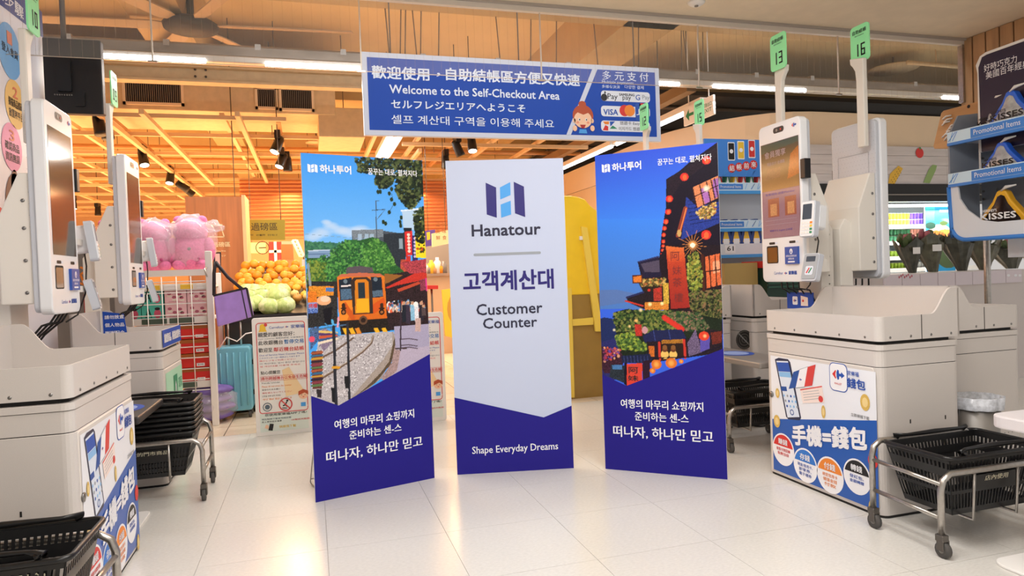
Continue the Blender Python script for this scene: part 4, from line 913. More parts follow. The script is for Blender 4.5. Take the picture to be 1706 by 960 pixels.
# ================================================================ self checkout cabinets
DOORW = mat('door_cream', 'dcd5ce', .4); LOCKM = mat('lock_steel', '8c8a88', .3, .9)
POSTERW = mat('poster_white', 'eef0f6', .35); POSTERB = mat('poster_blue', '1f5ab2', .35)
CX, CY, CW, CL = 2.374, 2.405, .455, .785
def cabinet(lab, loc, grp='self checkout packing cabinets'):
    X0, Y0 = loc[0], loc[1]; X1, Y1 = X0+CW, Y0+CL
    t = thing('checkout_cabinet', lab, 'checkout', (X0, Y0, 0), grp)
    up = Fr((X0, Y0, 0), (1, 0, 0), (0, 1, 0))
    def rr(i, r=.035): return rrect(CW-2*i, CL-2*i, r, 5, CW/2, CL/2)
    MB().prism(rr(0), up, .012, .668, CREAM).build('body', t, .002, 1)
    MB().prism(rr(.004), up, 0, .012, CREAMD).prism(rr(.003), up, .668, .671, CREAMD).build('base_gap', t)
    b = MB().prism(rr(0), up, .671, .742, CREAM).prism(rr(.002), up, .742, .744, CREAMD).prism(rr(-.003), up, .744, .768, CREAM); b.build('lid', t, .004)
    b = MB().prism(rr(.02), up, .768, .784, CREAMD); b.build('shadow_gap', t)
    fx = Fr((X0, 0, 0), (0, -1, 0))
    d = MB().prism(rrect(CL-.07, .64, .01, 3, -(Y0+CL/2), .345), fx, -.002, .003, DOORW).build('door', t, .002, 1)
    o = MB().lathe([(.016, -.006), (.016, 0), (.007, 0)], (X0-.003, Y1-.05, .44), LOCKM, 14, 0).build('lock', d)
    # tray: floor, low aisle wall, ramped side walls, tall back wall
    T0, T1, TH, TB = .784, .790, .893, 1.006
    wl = .010
    b = MB(); b.prism(rr(.012), up, T0, T1, CREAM); 
    n = 8; side = []
    prof = [(0, T0), (CW, T0), (CW, TB), (CW-.045, TB)]
    for i in range(n+1): 
        a = i/n; prof.append((CW-.045-.115*a, TB-(TB-TH)*(3*a*a-2*a**3)))
    prof += [(.04, TH), (.0, TH)]
    prof = [(x, z) for x, z in prof]
    pr2 = [(max(x, .03), z) for x, z in prof]
    for yy, s_ in ((Y0+wl, 1), (Y1, 1)):
        f2 = Fr((X0, yy, 0), (1, 0, 0)); b.prism(pr2, f2, 0, wl, CREAM)
    b.box(X0, X0+wl, Y0+.03, Y1-.03, T0, TH, CREAM)
    for (cx_, cy_, a0) in ((X0+.03, Y0+.03, math.pi), (X0+.03, Y1-.03, math.pi/2)):
        for r_, flip in ((.03, 0), (.02, 1)):
            vs = []
            for i in range(7):
                a = a0-(math.pi/2 if 0 else 0)+math.pi/2*i/6; vs += [(cx_+r_*math.cos(a), cy_+r_*math.sin(a), T0), (cx_+r_*math.cos(a), cy_+r_*math.sin(a), TH)]
            b.add(vs, [(2*i, 2*i+2, 2*i+3, 2*i+1) if not flip else (2*i, 2*i+1, 2*i+3, 2*i+2) for i in range(6)], CREAM, True)
        vs = [(cx_+r_*math.cos(a0+math.pi/2*i/6), cy_+r_*math.sin(a0+math.pi/2*i/6), TH) for i in range(7) for r_ in (.03, .02)]
        b.add(vs, [(2*i, 2*i+1, 2*i+3, 2*i+2) for i in range(6)], CREAM)
    b.box(X1-wl, X1, Y0, Y1, T0, TB, CREAM); b.build('tray', t)
    s = MB()
    for yy in (Y0-.0008, Y1+.0008): s.box(X0+.235, X0+.238, yy-.0006, yy+.0006, T0, TH, CREAMD)
    s.build('seam', t)
    for k in range(5):
        MB().lathe([(.006, -.001), (.004, -.003)], (X0, Y0+.08+k*.155, .80), LOCKM, 8, 0).build('screw', t)
    for k in range(4):
        for yy in (Y0, Y1): MB().lathe([(.006, -.001), (.006, .001)], (X0+.06+k*.115, yy, .80), LOCKM, 8, 1).build('screw', t)
    b = MB()
    for yy in (Y0-.0006, Y1+.0006):
        for j in range(4):
            for k in range(13): x = X0+.07+k*.025+(j % 2)*.0125; z = .30-j*.022; b.box(x-.0018, x+.0018, yy-.0004, yy+.0004, z-.0018, z+.0018, CREAMD)
        for x, z in ((.16, .42), (.36, .42)): b.box(X0+x-.003, X0+x+.003, yy-.0005, yy+.0005, z-.009, z+.009, CREAMD)
    o = b.build('vent_holes', t); o['kind'] = 'stuff'
    return t
cab1 = cabinet('right front cream checkout cabinet with the wallet poster on its door', (CX, CY, 0))
cab_plain = {}
cab2 = dup(cab1, (-.771, 3.345, 0), math.pi, 'left front cream checkout cabinet with the wallet poster on its door')
cab3 = dup(cab1, (-.83, 4.29+.58, 0), math.pi, 'left rear checkout cabinet with green poster and blue strip on its tray')
cab3.scale = (1, .58/CL, 1)
cab4 = dup(cab1, (CX, 4.16, 0), 0, 'rear right checkout cabinet with a round fan vent, behind the right banner')
cab5 = dup(cab1, (3.42, 2.57+CL, 0), math.pi, 'plain cream checkout cabinet at the right edge behind the front one')
cab5.scale = (1, .9, 1); cab5.location.y = 2.57+CL*.9
cab6 = dup(cab1, (3.42, 4.10+CL, 0), math.pi, 'plain cream checkout cabinet behind the number 16 kiosk')
def clogo(b, f, u, v, s, off=.003):
    b.poly([(u-s*1.1, v), (u-s*.5, v+s*.62), (u-s*.36, v+s*.5), (u-s*.5, v+.15*s), (u-s*.5, v-.15*s), (u-s*.36, v-s*.5), (u-s*.5, v-s*.62)], f, off, RED)
    b.poly([(u+s*1.2, v), (u+s*.6, v+s*.45), (u+s*.55, v+s*.2), (u+s*.2, v+s*.18), (u+s*.15, v+s*.62), (u-s*.1, v+s*.72), (u-s*.3, v+s*.3), (u-s*.3, v-s*.3), (u-s*.1, v-s*.72), (u+s*.15, v-s*.62), (u+s*.2, v-s*.18), (u+s*.55, v-s*.2), (u+s*.6, v-s*.45)], f, off, BINK)
# wallet poster, drawn on the right cabinet
fx = Fr((CX-.0035, 0, 0), (0, -1, 0))
W_ = lambda x, y: (1260+x/3.2, 570+y/3.2)
u0, u1 = -(CY+CL-.06), -(CY+.015)
u0 = fx.uv(*W_(80, 200))[0]; u1 = fx.uv(*W_(640, 300))[0]
vt_, vb_ = .650, .030
vm = (fx.uv(*W_(80, 408))[1]+fx.uv(*W_(640, 418))[1])/2
va_, vc_ = fx.uv(*W_(80, 408))[1], fx.uv(*W_(640, 418))[1]
ps = MB().poly([(u0, vb_), (u1, vb_), (u1, vt_), (u0, vt_)], fx, .0006, POSTERW).poly([(u0, vb_), (u1, vb_), (u1, vc_), (u0, va_)], fx, .001, POSTERB).build('wallet_poster', cab1)
b = MB()
def WP(*p): return [fx.uv(*W_(x, y)) for x, y in p]
PH = mat('phone_edge', '232a4a', .4); LG = mat('light_screen', 'dfe8f6', .4); SKY = mat('pale_blue_print', '8cc0ee', .5); GOLD = mat('coin_print', 'd9b45a', .5); PCH = mat('card_print', 'f6e4dc', .5)
PB = mat('wallet_blue', '1c4f9e', .5); PR = mat('wallet_red', 'd8423e', .5)
b.poly(WP((100, 92), (120, 84), (170, 92), (182, 108), (240, 405), (232, 418), (172, 412), (160, 398)), fx, .0014, PH)
b.poly(WP((108, 100), (170, 102), (232, 400), (168, 402)), fx, .0018, LG)
b.poly(WP((110, 108), (172, 110), (184, 160), (120, 156)), fx, .002, BINK); b.poly(WP((122, 158), (182, 162), (188, 190), (126, 184)), fx, .0022, SKY)
b.poly(WP((132, 236), (162, 238), (166, 262), (136, 260)), fx, .0022, PB)
for r_ in range(3):
    for c_ in range(4):
        u, v = fx.uv(*W_(150+r_*8+c_*18, 285+r_*28+c_*2)); b.poly(circ(u, v, .007, 8), fx, .0022, [SKY, GRAYINK, BINK, SKY][(c_+r_) % 4])
u, v = fx.uv(*W_(192, 375)); ring(b, fx, u, v, .013, .005, PB, .0024, 14)
b.poly(WP((175, 250), (200, 160), (233, 148), (212, 243)), fx, .0026, PB); b.poly(WP((209, 247), (231, 146), (279, 130), (261, 241)), fx, .0025, GRAYINK); b.poly(WP((212, 243), (233, 148), (276, 133), (258, 238)), fx, .0026, WINK); clogo(b, fx, *fx.uv(*W_(238, 200)), .009); b.poly(WP((258, 238), (276, 133), (318, 120), (300, 232)), fx, .0026, PR)
b.poly(WP((234, 250), (352, 232), (366, 322), (250, 326)), fx, .0024, PCH); b.poly(WP((236, 252), (352, 234), (353, 240), (237, 258)), fx, .0026, PR)
for k in range(4): lineart(b, fx, WP((250+k*2, 268+k*14), (335+k*3, 258+k*14)), .0022, GRAYINK, .0027)
b.poly(circ(*fx.uv(*W_(346, 304)), .016, 14), fx, .0028, PR)
for x, y, rx, ry in ((115, 272, .016, .026), (112, 422, .026, .034), (582, 322, .028, .038), (360, 372, .014, .032), (622, 882, .022, .034)):
    u, v = fx.uv(*W_(x, y)); b.poly(circ(u, v, rx, 16, ry), fx, .0028, GOLD); b.poly(circ(u, v, rx*.6, 12, ry*.6), fx, .003, mat('coin_inner', 'ecd290', .5))
u, v = fx.uv(*W_(624, 634)); b.poly(circ(u, v, .028, 18, .034), fx, .003, RED)
# app badge
u, v = fx.uv(*W_(439, 188)); b.poly(rrect(.115, .135, .028, 5, u, v), fx, .002, BINK); b.poly(rrect(.107, .127, .025, 5, u, v), fx, .0024, WINK)
clogo(b, fx, u, v+.012, .034); 
def wt(s, xa, ya, xb, yb, h, m=WINK, bold=.02, off=.0036, sk=False): ptxt(b, s, fx, *W_(xa, ya), *W_(xb, yb), h/3.2, m, bold, off, 0, sk)
wt('WALLET', 419, 224, 459, 230, 10, RED, .02); wt('家樂福', 488, 178, 550, 186, 26, BINK); wt('錢包', 488, 245, 586, 258, 54, BINK, .03)
wt('立即掃描下載', 508, 402, 606, 410, 18, INK, .0)
wt('手機=錢包', 195, 548, 596, 580, 108, WINK, .05, .0036, True)
for (x, y, c_, h1, t1) in ((146, 573, RED, '賺錢', ['優惠/付款回饋', '點數加倍']), (263, 658, mat('badge_blue', '2f78d0', .5), '存錢', ['現金/信用卡、', '即享券、', '電子禮券']), (395, 710, ORANGE, '付錢', ['綁定信用卡', '儲值金錢', '付款']), (538, 718, INK, '轉錢', ['發紅包、', '金額轉贈'])):
    u, v = fx.uv(*W_(x, y)); u2 = fx.uv(*W_(x+56+(x > 200)*6+(x > 350)*8, y))[0]; rx = (u2-u); ry = abs(fx.uv(*W_(x, y-88-(x > 200)*6-(x > 350)*6))[1]-v); r_ = (rx+ry)/2
    b.poly(circ(u, v, r_, 30), fx, .0024, WINK); b.poly(circ(u, v, r_*.9, 24, None, math.radians(12), math.radians(168)), fx, .003, c_)
    c2 = BINK if c_ is INK else (c_ if c_ is not MATS['badge_blue'] else BINK)
    txt(b, h1, fx, u-r_*.42, u+r_*.42, v+r_*.28, v+r_*.66, WINK, .03, .0036)
    for k, s_ in enumerate(t1): txt(b, s_, fx, u-r_*(.36+.04*len(s_)), u+r_*(.36+.04*len(s_)), v-r_*(.12+.26*k), v-r_*(-.08+.26*k), c2, .02, .0036)
b.build('print', ps)
pd_ = ps.copy(); C.objects.link(pd_); pd_.parent = cab2
for g in ps.children: d_ = g.copy(); C.objects.link(d_); d_.parent = pd_
# green poster and blue strip of cab3 (world coordinates, cabinet is turned: own parent)
f3 = Fr((-.83+.0035, 0, 0), (0, 1, 0))
t3 = MB(); GP = mat('mint_poster', 'a9d9bd', .45)
def childw(b, name, parent):   # mesh given in world coordinates under a turned thing
    o = b.build(name, None); mw = Matrix.Translation(parent.location) @ Matrix.Rotation(parent.rotation_euler.z, 4, 'Z') @ Matrix.Diagonal((*parent.scale, 1))
    o.parent = parent; o.matrix_parent_inverse = mw.inverted(); return o
b = MB(); b.poly([(4.33, .05), (4.84, .05), (4.84, .64), (4.33, .64)], f3, .001, GP); b.poly([(4.55, .42), (4.67, .42), (4.67, .6), (4.55, .6)], f3, .002, GREENK)
for y_, z_ in ((4.40, .5), (4.45, .3), (4.75, .34)): b.poly(circ(y_, z_, .02, 8), f3, .002, GREENK)
lineart(b, f3, [(4.58, .46), (4.61, .56), (4.64, .46)], .012, WINK, .003); txt(b, '環保', f3, 4.70, 4.82, .5, .57, GREENK); childw(b, 'mint_poster', cab3)
b = MB(); b.poly([(4.30, .792), (4.86, .792), (4.86, .892), (4.30, .892)], f3, .0, BLUE); txt(b, '請放置商品，掃描後放置秤台', f3, 4.33, 4.83, .815, .87, WINK, .03, .002); childw(b, 'blue_strip', cab3)
fb = Fr((0, 4.87-.012, 0), (1, 0, 0))
b = MB(); b.poly([(-1.27, .80), (-1.13, .80), (-1.15, .98), (-1.27, 1.0)], fb, .002, BLUE)
for k, s_ in enumerate(('請勿放置', '個人物品', '謝謝配合')): txt(b, s_, fb, -1.26, -1.15, .95-k*.05, .975-k*.05, WINK, .02, .004)
childw(b, 'blue_notice', cab3)
# round fan vent of cab4
b = MB(); fv = Fr((0, 4.16-.001, 0), (1, 0, 0)); u, v = fv.uv(1240, 566); b.poly(circ(u, v, .068, 24), fv, .0005, CREAMD)
for r_ in (.02, .04, .06): ring(b, fv, u, v, r_, .004, DSTEEL, .001, 20)
lineart(b, fv, [(u-.05, v+.05), (u+.05, v-.05)], .008, LOCKM, .0015); b.build('fan_vent', cab4)

# ================================================================ kiosks
KW = mat('kiosk_white', 'eceef2', .3, coat=.2); KG = mat('kiosk_side', 'c9cdd6', .35); KM = mat('kiosk_metal', 'e9e4dc', .45)
SCR = mat('dark_screen_glass', '4a463c', .1, spec=.5); SCR2 = mat('screen_print', '6b4a52', .08, spec=.8, coat=.5)
KB = mat('kiosk_label', '2b52a8', .4)
def kiosk(lab, loc, num):
    X0, Yc = loc[0], loc[1]; z0, H, W = 1.036, .945, .37
    t = thing('checkout_kiosk', lab, 'checkout kiosk', (X0, Yc, 0), 'self checkout touch kiosks')
    f = Fr((X0, Yc, 0), (0, -1, 0))
    MB().prism(rrect(W, H, .035, 6, 0, z0+H/2), f, -.05, 0, KW).prism(rrect(W-.02, H-.02, .03, 6, 0, z0+H/2), f, -.075, -.05, KG).build('housing', t, .006)
    # screen, camera window, badge
    sc = MB().poly([(-W/2+.035, z0+.265), (W/2-.03, z0+.265), (W/2-.03, z0+H-.11), (-W/2+.035, z0+H-.11)], f, .001, SCR).build('screen', t)
    cw = MB().poly(rrect(.095, .034, .016, 5, .0, z0+H-.045), f, .001, BLACKP).build('camera_window', t)
    MB().poly(circ(-.015, z0+H-.045, .009, 12), f, .002, GREY).poly(circ(.02, z0+H-.045, .006, 12), f, .002, RED).build('lens', cw)
    b = MB(); clogo(b, f, .135, z0+H-.045, .018, .001); b.build('badge', t)
    b = MB(); u0 = -.10
    txt(b, 'Carrefour', f, -.075, .005, z0+.045, z0+.062, BINK, .0, .001); clogo(b, f, .03, z0+.052, .011, .0012); txt(b, '家樂福', f, .055, .125, z0+.043, z0+.066, BINK, .05, .001); b.build('lettering', t)
    MB().poly(rrect(.105, .105, .01, 3, -.085, z0+.165), f, .001, CREAMD).poly(rrect(.09, .09, .008, 3, -.085, z0+.163), f, .0015, mat('scanner_amber', '5a3c28', .1, coat=1)).build('scanner_window', t)
    lb = MB().fbox(f, .04, .15, z0+.105, z0+.205, .0, .012, KB).build('receipt_label', t)
    b = MB(); b.poly(circ(.095, z0+.178, .013, 12, .016), f, .0125, WINK); b.poly([(.089, z0+.168), (.101, z0+.168), (.095, z0+.188)], f, .013, KB)
    txt(b, '請取走發票收據', f, .05, .14, z0+.146, z0+.158, WINK, .0, .0125); txt(b, '請取收', f, .07, .12, z0+.130, z0+.141, WINK, .0, .0125); b.poly(rrect(.06, .008, .004, 3, .095, z0+.118), f, .0125, WINK); b.build('print', lb)
    b = MB()
    for x in (-.085, .095): b.poly(rrect(.055, .014, .006, 3, x, z0+.233), f, .001, INK); b.poly(rrect(.024, .010, .003, 3, x+.038, z0+.233), f, .0015, LG)
    b.build('indicator', t)
    # back column and post
    px_ = [(.075, z0+.05), (.20, z0+.05), (.20, z0+.42), (.115, z0+.62), (.075, z0+.62)]
    g = Fr((X0, Yc+.165, 0), (1, 0, 0)); co = MB().prism(px_, g, 0, .33, KM).build('back_column', t, .006)
    for z in (z0+.10, z0+.24, z0+.38, z0+.5):
        for yy in (Yc-.166, Yc+.166): MB().lathe([(.008, -.002), (.008, .002)], (X0+.10, yy, z), LOCKM, 8, 1).build('bolt', co)
    br = MB().prism([(.19, z0-.30), (.28, z0-.30), (.28, z0+.30), (.24, z0+.36), (.19, z0+.34)], Fr((X0, Yc+.10, 0), (1, 0, 0)), 0, .20, KM).build('bracket', t, .004)
    for z in (z0+.27, z0+.14): MB().lathe([(.012, -.003), (.012, .003)], (X0+.24, Yc-.103, z), LOCKM, 8, 1).build('bolt', br)
    for k in range(7): MB().lathe([(.004, -.001), (.004, .001)], (X0+.245, Yc-.1015, z0+.08-k*.05), DSTEEL, 6, 1).build('hole', br)
    MB().box(X0+.195, X0+.275, Yc-.09, Yc+.09, 0, z0-.29, KM).build('post', t)
    # back plate details seen on the far side
    bk = Fr((X0+.0755, Yc, 0), (0, 1, 0))
    b = MB()
    for j in range(22):
        for k in range(14): b.box(X0+.0752, X0+.076, Yc-.165+k*.025-.0012+(j % 2)*.012, Yc-.165+k*.025+.0012+(j % 2)*.012, z0+.36+j*.025-.0012, z0+.36+j*.025+.0012, GRAYINK)
    o = b.build('perforation', t); o['kind'] = 'stuff'
    b = MB(); lineart(b, bk, [(-.12, z0+.45), (.12, z0+.45), (.12, z0+.75), (-.12, z0+.75)], .0025, GRAYINK, .001, True); b.build('service_panel', t)
    b = MB().poly([(-.02, z0+.38), (.08, z0+.38), (.08, z0+.445), (-.02, z0+.445)], bk, .002, WINK)
    for k in range(5): lineart(b, bk, [(-.012, z0+.432-k*.01), (.03+.02*(k % 2), z0+.432-k*.01)], .003, INK, .003)
    b.build('type_label', t)
    # pole
    z1 = z0+H-.05
    prof = [(-.028, z1-.12), (.028, z1-.12), (.028, 2.20), (.034, 2.26), (.052, 2.29), (.070, 2.31), (.074, 2.345), (-.028, 2.325)]
    pf = Fr((X0+.105, Yc+.13, 0), (0, -1, 0)); MB().prism(prof, pf, -.03, 0.0, KM).build('pole', t, .005)
    # number plate
    nf = Fr((X0+.088, Yc+.13, 0), (0, -1, 0))
    pl = MB().prism(rrect(.14, .215, .022, 5, .033, 2.43), nf, -.008, 0, GREENP).build('number_plate', t)
    # card terminals on the side arm
    tf = Fr((X0-.05-.167, Yc-W/2-.10-.028, 0), (.18, -1, 0), (.12, .02, 1))
    tm = MB().prism(rrect(.095, .20, .014, 4, .0, 1.395), tf, -.035, 0, KG).prism(rrect(.085, .19, .012, 4, 0, 1.395), tf, 0, .006, KW).build('card_terminal', t)
    b = MB().poly(rrect(.06, .085, .004, 3, 0, 1.435), tf, .0068, mat('terminal_screen', '3e4c5c', .15)).build('display', tm)
    for r_ in range(4):
        for c_ in range(4):
            m_ = WHITE if c_ < 3 else [ORANGE, YEL, GREENK, GREENK][r_]
            MB().fbox(tf, -.034+c_*.019, -.020+c_*.019, 1.368-r_*.018, 1.379-r_*.018, .006, .009, m_).build('key', tm)
    MB().prism(rrect(.06, .14, .02, 4, .02, 1.41), tf, -.085, -.035, KW).build('printer_roll_cover', tm)
    rf = Fr((X0-.04-.284, Yc-W/2-.10-.023, 0), (.18, -1, 0), (.25, .02, 1))
    rd = MB().prism(rrect(.10, .155, .012, 4, 0, 1.155), rf, -.035, 0, KG).prism(rrect(.09, .14, .01, 4, 0, 1.158), rf, 0, .004, mat('reader_face', 'a8adb4', .35)).build('card_reader', t)
    b = MB().poly(rrect(.06, .03, .003, 2, 0, 1.20), rf, .0046, mat('terminal_screen', '3e4c5c')); b.poly(rrect(.05, .05, .008, 3, 0, 1.135), rf, .0046, LG)
    lineart(b, rf, [(-.015, 1.12), (0, 1.15)], .008, RED, .005); lineart(b, rf, [(0, 1.12), (.015, 1.15)], .008, GREENK, .005); b.build('display', rd)
    ar = MB().box(X0+.02, X0+.055, Yc-W/2-.02, Yc-W/2, 1.08, 1.46, KM).box(X0+.0, X0+.05, Yc-W/2-.12, Yc-W/2-.005, 1.36, 1.39, KM).box(X0+.0, X0+.05, Yc-W/2-.12, Yc-W/2-.005, 1.13, 1.16, KM); ar.build('side_arm', t)
    sb_ = MB().box(X0-.01, X0+.03, Yc-W/2-.042, Yc-W/2-.002, 1.62, 1.73, BLACKP).build('side_scanner', t, .003)
    b = MB(); p0 = V3(X0+.0, Yc-W/2-.10, 1.32)
    b.tube([p0, p0+V3(.0, -.02, -.06), p0+V3(.0, 0, -.14), p0+V3(0, .02, -.20), p0+V3(.02, .08, -.30), p0+V3(.05, .15, -.33)], .004, BLACKP, 6)
    for k in range(4): q = V3(X0+.03, Yc-.1+k*.05, z0); b.tube([q, q+V3(.02, .02, -.04), q+V3(.05, -.03+k*.02, -.05), q+V3(.1, 0, -.10), q+V3(.17, .02, -.2)], .005, BLACKP, 6)
    b.build('cables', t)
    return t
SEG = {'0': 'abcdef', '1': 'bc', '2': 'abged', '3': 'abgcd', '5': 'afgcd', '6': 'afgecd', '9': 'abcdfg'}
def plate_num(t, num):
    """number print for both faces of the plate of a kiosk (local frame of the thing)"""
    b = MB()
    for f in (Fr((.088-.0005, .13, 0), (0, -1, 0)), Fr((.096+.0005, .13, 0), (0, 1, 0))):
        s = 1 if f.n[0] < 0 else -1; c = .033*s
        txt(b, '自助結帳', f, c-.052, c+.052, 2.488, 2.513, INK, .02, .0008); txt(b, 'Self Checkout', f, c-.035, c+.035, 2.474, 2.482, INK, .0, .0008)
        for i, ch in enumerate(num):
            x = c-.045+i*.050+.004; y = 2.355; w_, h_, k = .032, .072, .009
            S = {'a': (0, h_-k, w_, h_), 'g': (0, h_/2-k/2, w_, h_/2+k/2), 'd': (0, 0, w_, k), 'f': (0, h_/2, k, h_), 'e': (0, 0, k, h_/2), 'b': (w_-k, h_/2, w_, h_), 'c': (w_-k, 0, w_, h_/2)}
            for q in SEG[ch]: a0, b0, a1, b1 = S[q]; b.poly([(x+a0, y+b0), (x+a1, y+b0), (x+a1, y+b1), (x+a0, y+b1)], f, .0008, INK)
    for q in b.pieces():
        o = q.build('plate_print', None); o.parent = t
k13 = kiosk('white touch kiosk with the green number 13 plate', (2.68, 3.42, 0), '13'); plate_num(k13, '13')
def kdup(loc, rz, lab, num):
    k = dup(k13, loc, rz, lab, skip=('plate_print', 'page_and_reflection', 'page_text')); plate_num(k, num)
    for ch in k.children:
        if loc[0] < 0 and ch.name.split('.')[0] in ('pole', 'number_plate', 'plate_print'): ch.location.y -= .13
    return k
k10 = kdup((-1.08, 3.59, 0), math.pi, 'white touch kiosk with the green number 10 plate at the left edge', '10')
k09 = kdup((-1.08, 4.93, 0), math.pi, 'white touch kiosk with the green number 09 plate behind number 10', '09')
k16 = kdup((3.26, 3.39, 0), math.pi, 'kiosk with the green number 16 plate, seen from its perforated back', '16')
k12 = kdup((2.66, 5.12, 0), 0, 'kiosk with the green number 12 plate, mostly behind the right banner', '12')
k15 = kdup((3.26, 5.13, 0), math.pi, 'kiosk with the green number 15 plate behind the right banner', '15')
# start page of kiosk 13, brown and olive reflections painted into its colours
sf13 = Fr((2.68, 3.42, 0), (0, -1, 0)); z0 = 1.036
cv = Canvas(sf13, -.165, .17, z0+.265, z0+.835, 80, 140, '7a5a62'); cv.px = False
cv.poly([(-.165, z0+.55), (.17, z0+.55), (.17, z0+.835), (-.165, z0+.835)], '4a463a', .03, '8a6432'); cv.poly([(-.165, z0+.78), (.17, z0+.80), (.17, z0+.835), (-.165, z0+.835)], '46564a', .03)
cv.poly([(-.165, z0+.265), (.17, z0+.265), (.17, z0+.545), (-.165, z0+.545)], '8c6e84', .02, 'a0808c')
cv.poly([(.07, z0+.60), (.17, z0+.62), (.17, z0+.78), (.10, z0+.74)], 'a8642c', .1); cv.poly([(-.14, z0+.62), (.0, z0+.62), (.02, z0+.68), (-.10, z0+.68)], '7a5c3c', .1)
for x in (-.11, .04): cv.poly([(x, z0+.39), (x+.10, z0+.39), (x+.10, z0+.50), (x, z0+.50)], '9a5c4a', .06); cv.poly([(x+.02, z0+.40), (x+.08, z0+.40), (x+.08, z0+.47), (x+.02, z0+.47)], 'c89468', .1)
pg = cv.mesh('page_and_reflection', k13, .002)
pm = mat('screen_page', '7a5a62', .12, spec=.5); nt_ = pm.node_tree; a_ = nt_.nodes.new('ShaderNodeAttribute'); a_.attribute_name = 'Col'; nt_.links.new(a_.outputs['Color'], nt_.nodes['Principled BSDF'].inputs['Base Color']); pg.data.materials[0] = pm
b = MB(); FT = mat('faint_text', 'a89aa8', .2)
txt(b, '會員獨享', sf13, -.13, .06, z0+.745, z0+.785, FT, .0, .0028); txt(b, '現金支付 全通路', sf13, -.11, .05, z0+.70, z0+.72, FT, 0, .0028); txt(b, '點擊開始 啟動Member', sf13, -.13, .13, z0+.52, z0+.535, mat('purple_text', '5a4aa0', .2), 0, .0028)
txt(b, '簡體中文 English 日本語', sf13, -.10, .10, z0+.30, z0+.315, mat('purple_text', '5a4aa0'), 0, .0028)
for z in (.345, .37): lineart(b, sf13, [(-.14, z0+z), (.14, z0+z)], .002, FT, .0028)
b.build('page_text', k13)
# leaflet stand under kiosk 13
lf = Fr((2.78, 3.1, 0), (0, -1, 0))
t = thing('leaflet_card', 'small blue leaflet card below the number 13 kiosk', 'leaflet', (2.78, 3.20, .80))
u0, v1 = lf.uv(1311, 487); u1, v0 = lf.uv(1355, 516)
lf2 = lf; b = MB().fbox(lf, u0, u1, v0, v1, -.006, 0, BLUE); b.build('card', t)
b = MB(); um, vm2 = (u0+u1)/2, (v0+v1)/2
b.poly(rrect(.045, .05, .008, 3, um-.04, vm2), lf, .001, WINK); clogo(b, lf, um-.04, vm2, .012, .002); b.poly([(um+.01, vm2-.03), (um+.07, vm2-.03), (um+.07, vm2+.02), (um+.01, vm2+.03)], lf, .001, PCH); b.poly(circ(um+.03, vm2, .008, 8), lf, .002, RED); b.build('print', t)
MB().fbox(lf, um-.01, um+.01, .79, v0, -.02, -.006, KM).build('holder', t)

# ================================================================ basket tables between the cabinets
def table(lab, x0, x1, y0, y1, z, legx, top, sticker):
    t = thing('basket_table', lab, 'table', ((x0+x1)/2, (y0+y1)/2, 0))
    MB().box(x0, x1, y0, y1, z-.035, z, top).build('table_top', t, .008)
    for yy in (y0+.02, y1-.04): MB().box(min(legx, legx+.1), max(legx, legx+.1), yy, yy+.02, .0, z-.035, KM).build('leg_panel', t)
    f = Fr(((x0+x1)/2, (y0+y1)/2, z+.0008), (1, 0, 0), (0, 1, 0)); MB().poly(circ(sticker, 0, .11, 28, .13), f, 0, BLUE).poly(circ(sticker, 0, .08, 24, .095), f, .001, mat('sticker_light', '8fa8e0', .5)).build('floor_sticker', t)
    return t
table('grey steel basket table with a round blue sticker right of the right banner', 2.36, 2.64, 3.22, 4.10, .60, 2.53, GREY, -.0)
table('dark steel basket table between the two left cabinets', -1.05, -.76, 3.38, 3.90, .565, -1.04, mat('table_dark', '3c3a3c', .35, .5), 0)
t = thing('side_table', 'white rounded side table cut by the right edge, beside the black basket', 'table', (3.0, 2.0, 0))
a_ = AZ(.58, 1657, 692); q = [(2.50, 1.95), (2.50, 2.22), (3.3, 2.22), (3.3, 1.95)]
tx0, ty0 = a_[0], a_[1]
MB().prism(rrect(.9, .42, .05, 5, tx0+.45, ty0-.21+.03), Fr((0, 0, 0), (1, 0, 0), (0, 1, 0)), .535, .58, mat('table_white', 'd8d2d4', .4)).build('table_top', t, .006)
MB().box(tx0+.55, tx0+.63, ty0-.22, ty0-.14, 0.01, .535, KM).build('post', t)
MB().prism(rrect(.8, .5, .06, 6, AZ(.01, 1668, 942)[0]+.4, AZ(.01, 1668, 942)[1]-.20), Fr((0, 0, 0), (1, 0, 0), (0, 1, 0)), 0, .012, WHITE).build('base_plate', t, .004)
# white floor plate by the left cabinet
p_ = AZ(.005, 250, 855); t = thing('floor_plate', 'thin white plate on the floor beside the left front cabinet', 'plate', (p_[0]-.2, p_[1], 0))
MB().prism(rrect(.5, .5, .03, 4, p_[0]-.25, p_[1]-.22), Fr((0, 0, 0), (1, 0, 0), (0, 1, 0)), 0, .01, WHITE).build('plate', t, .003)

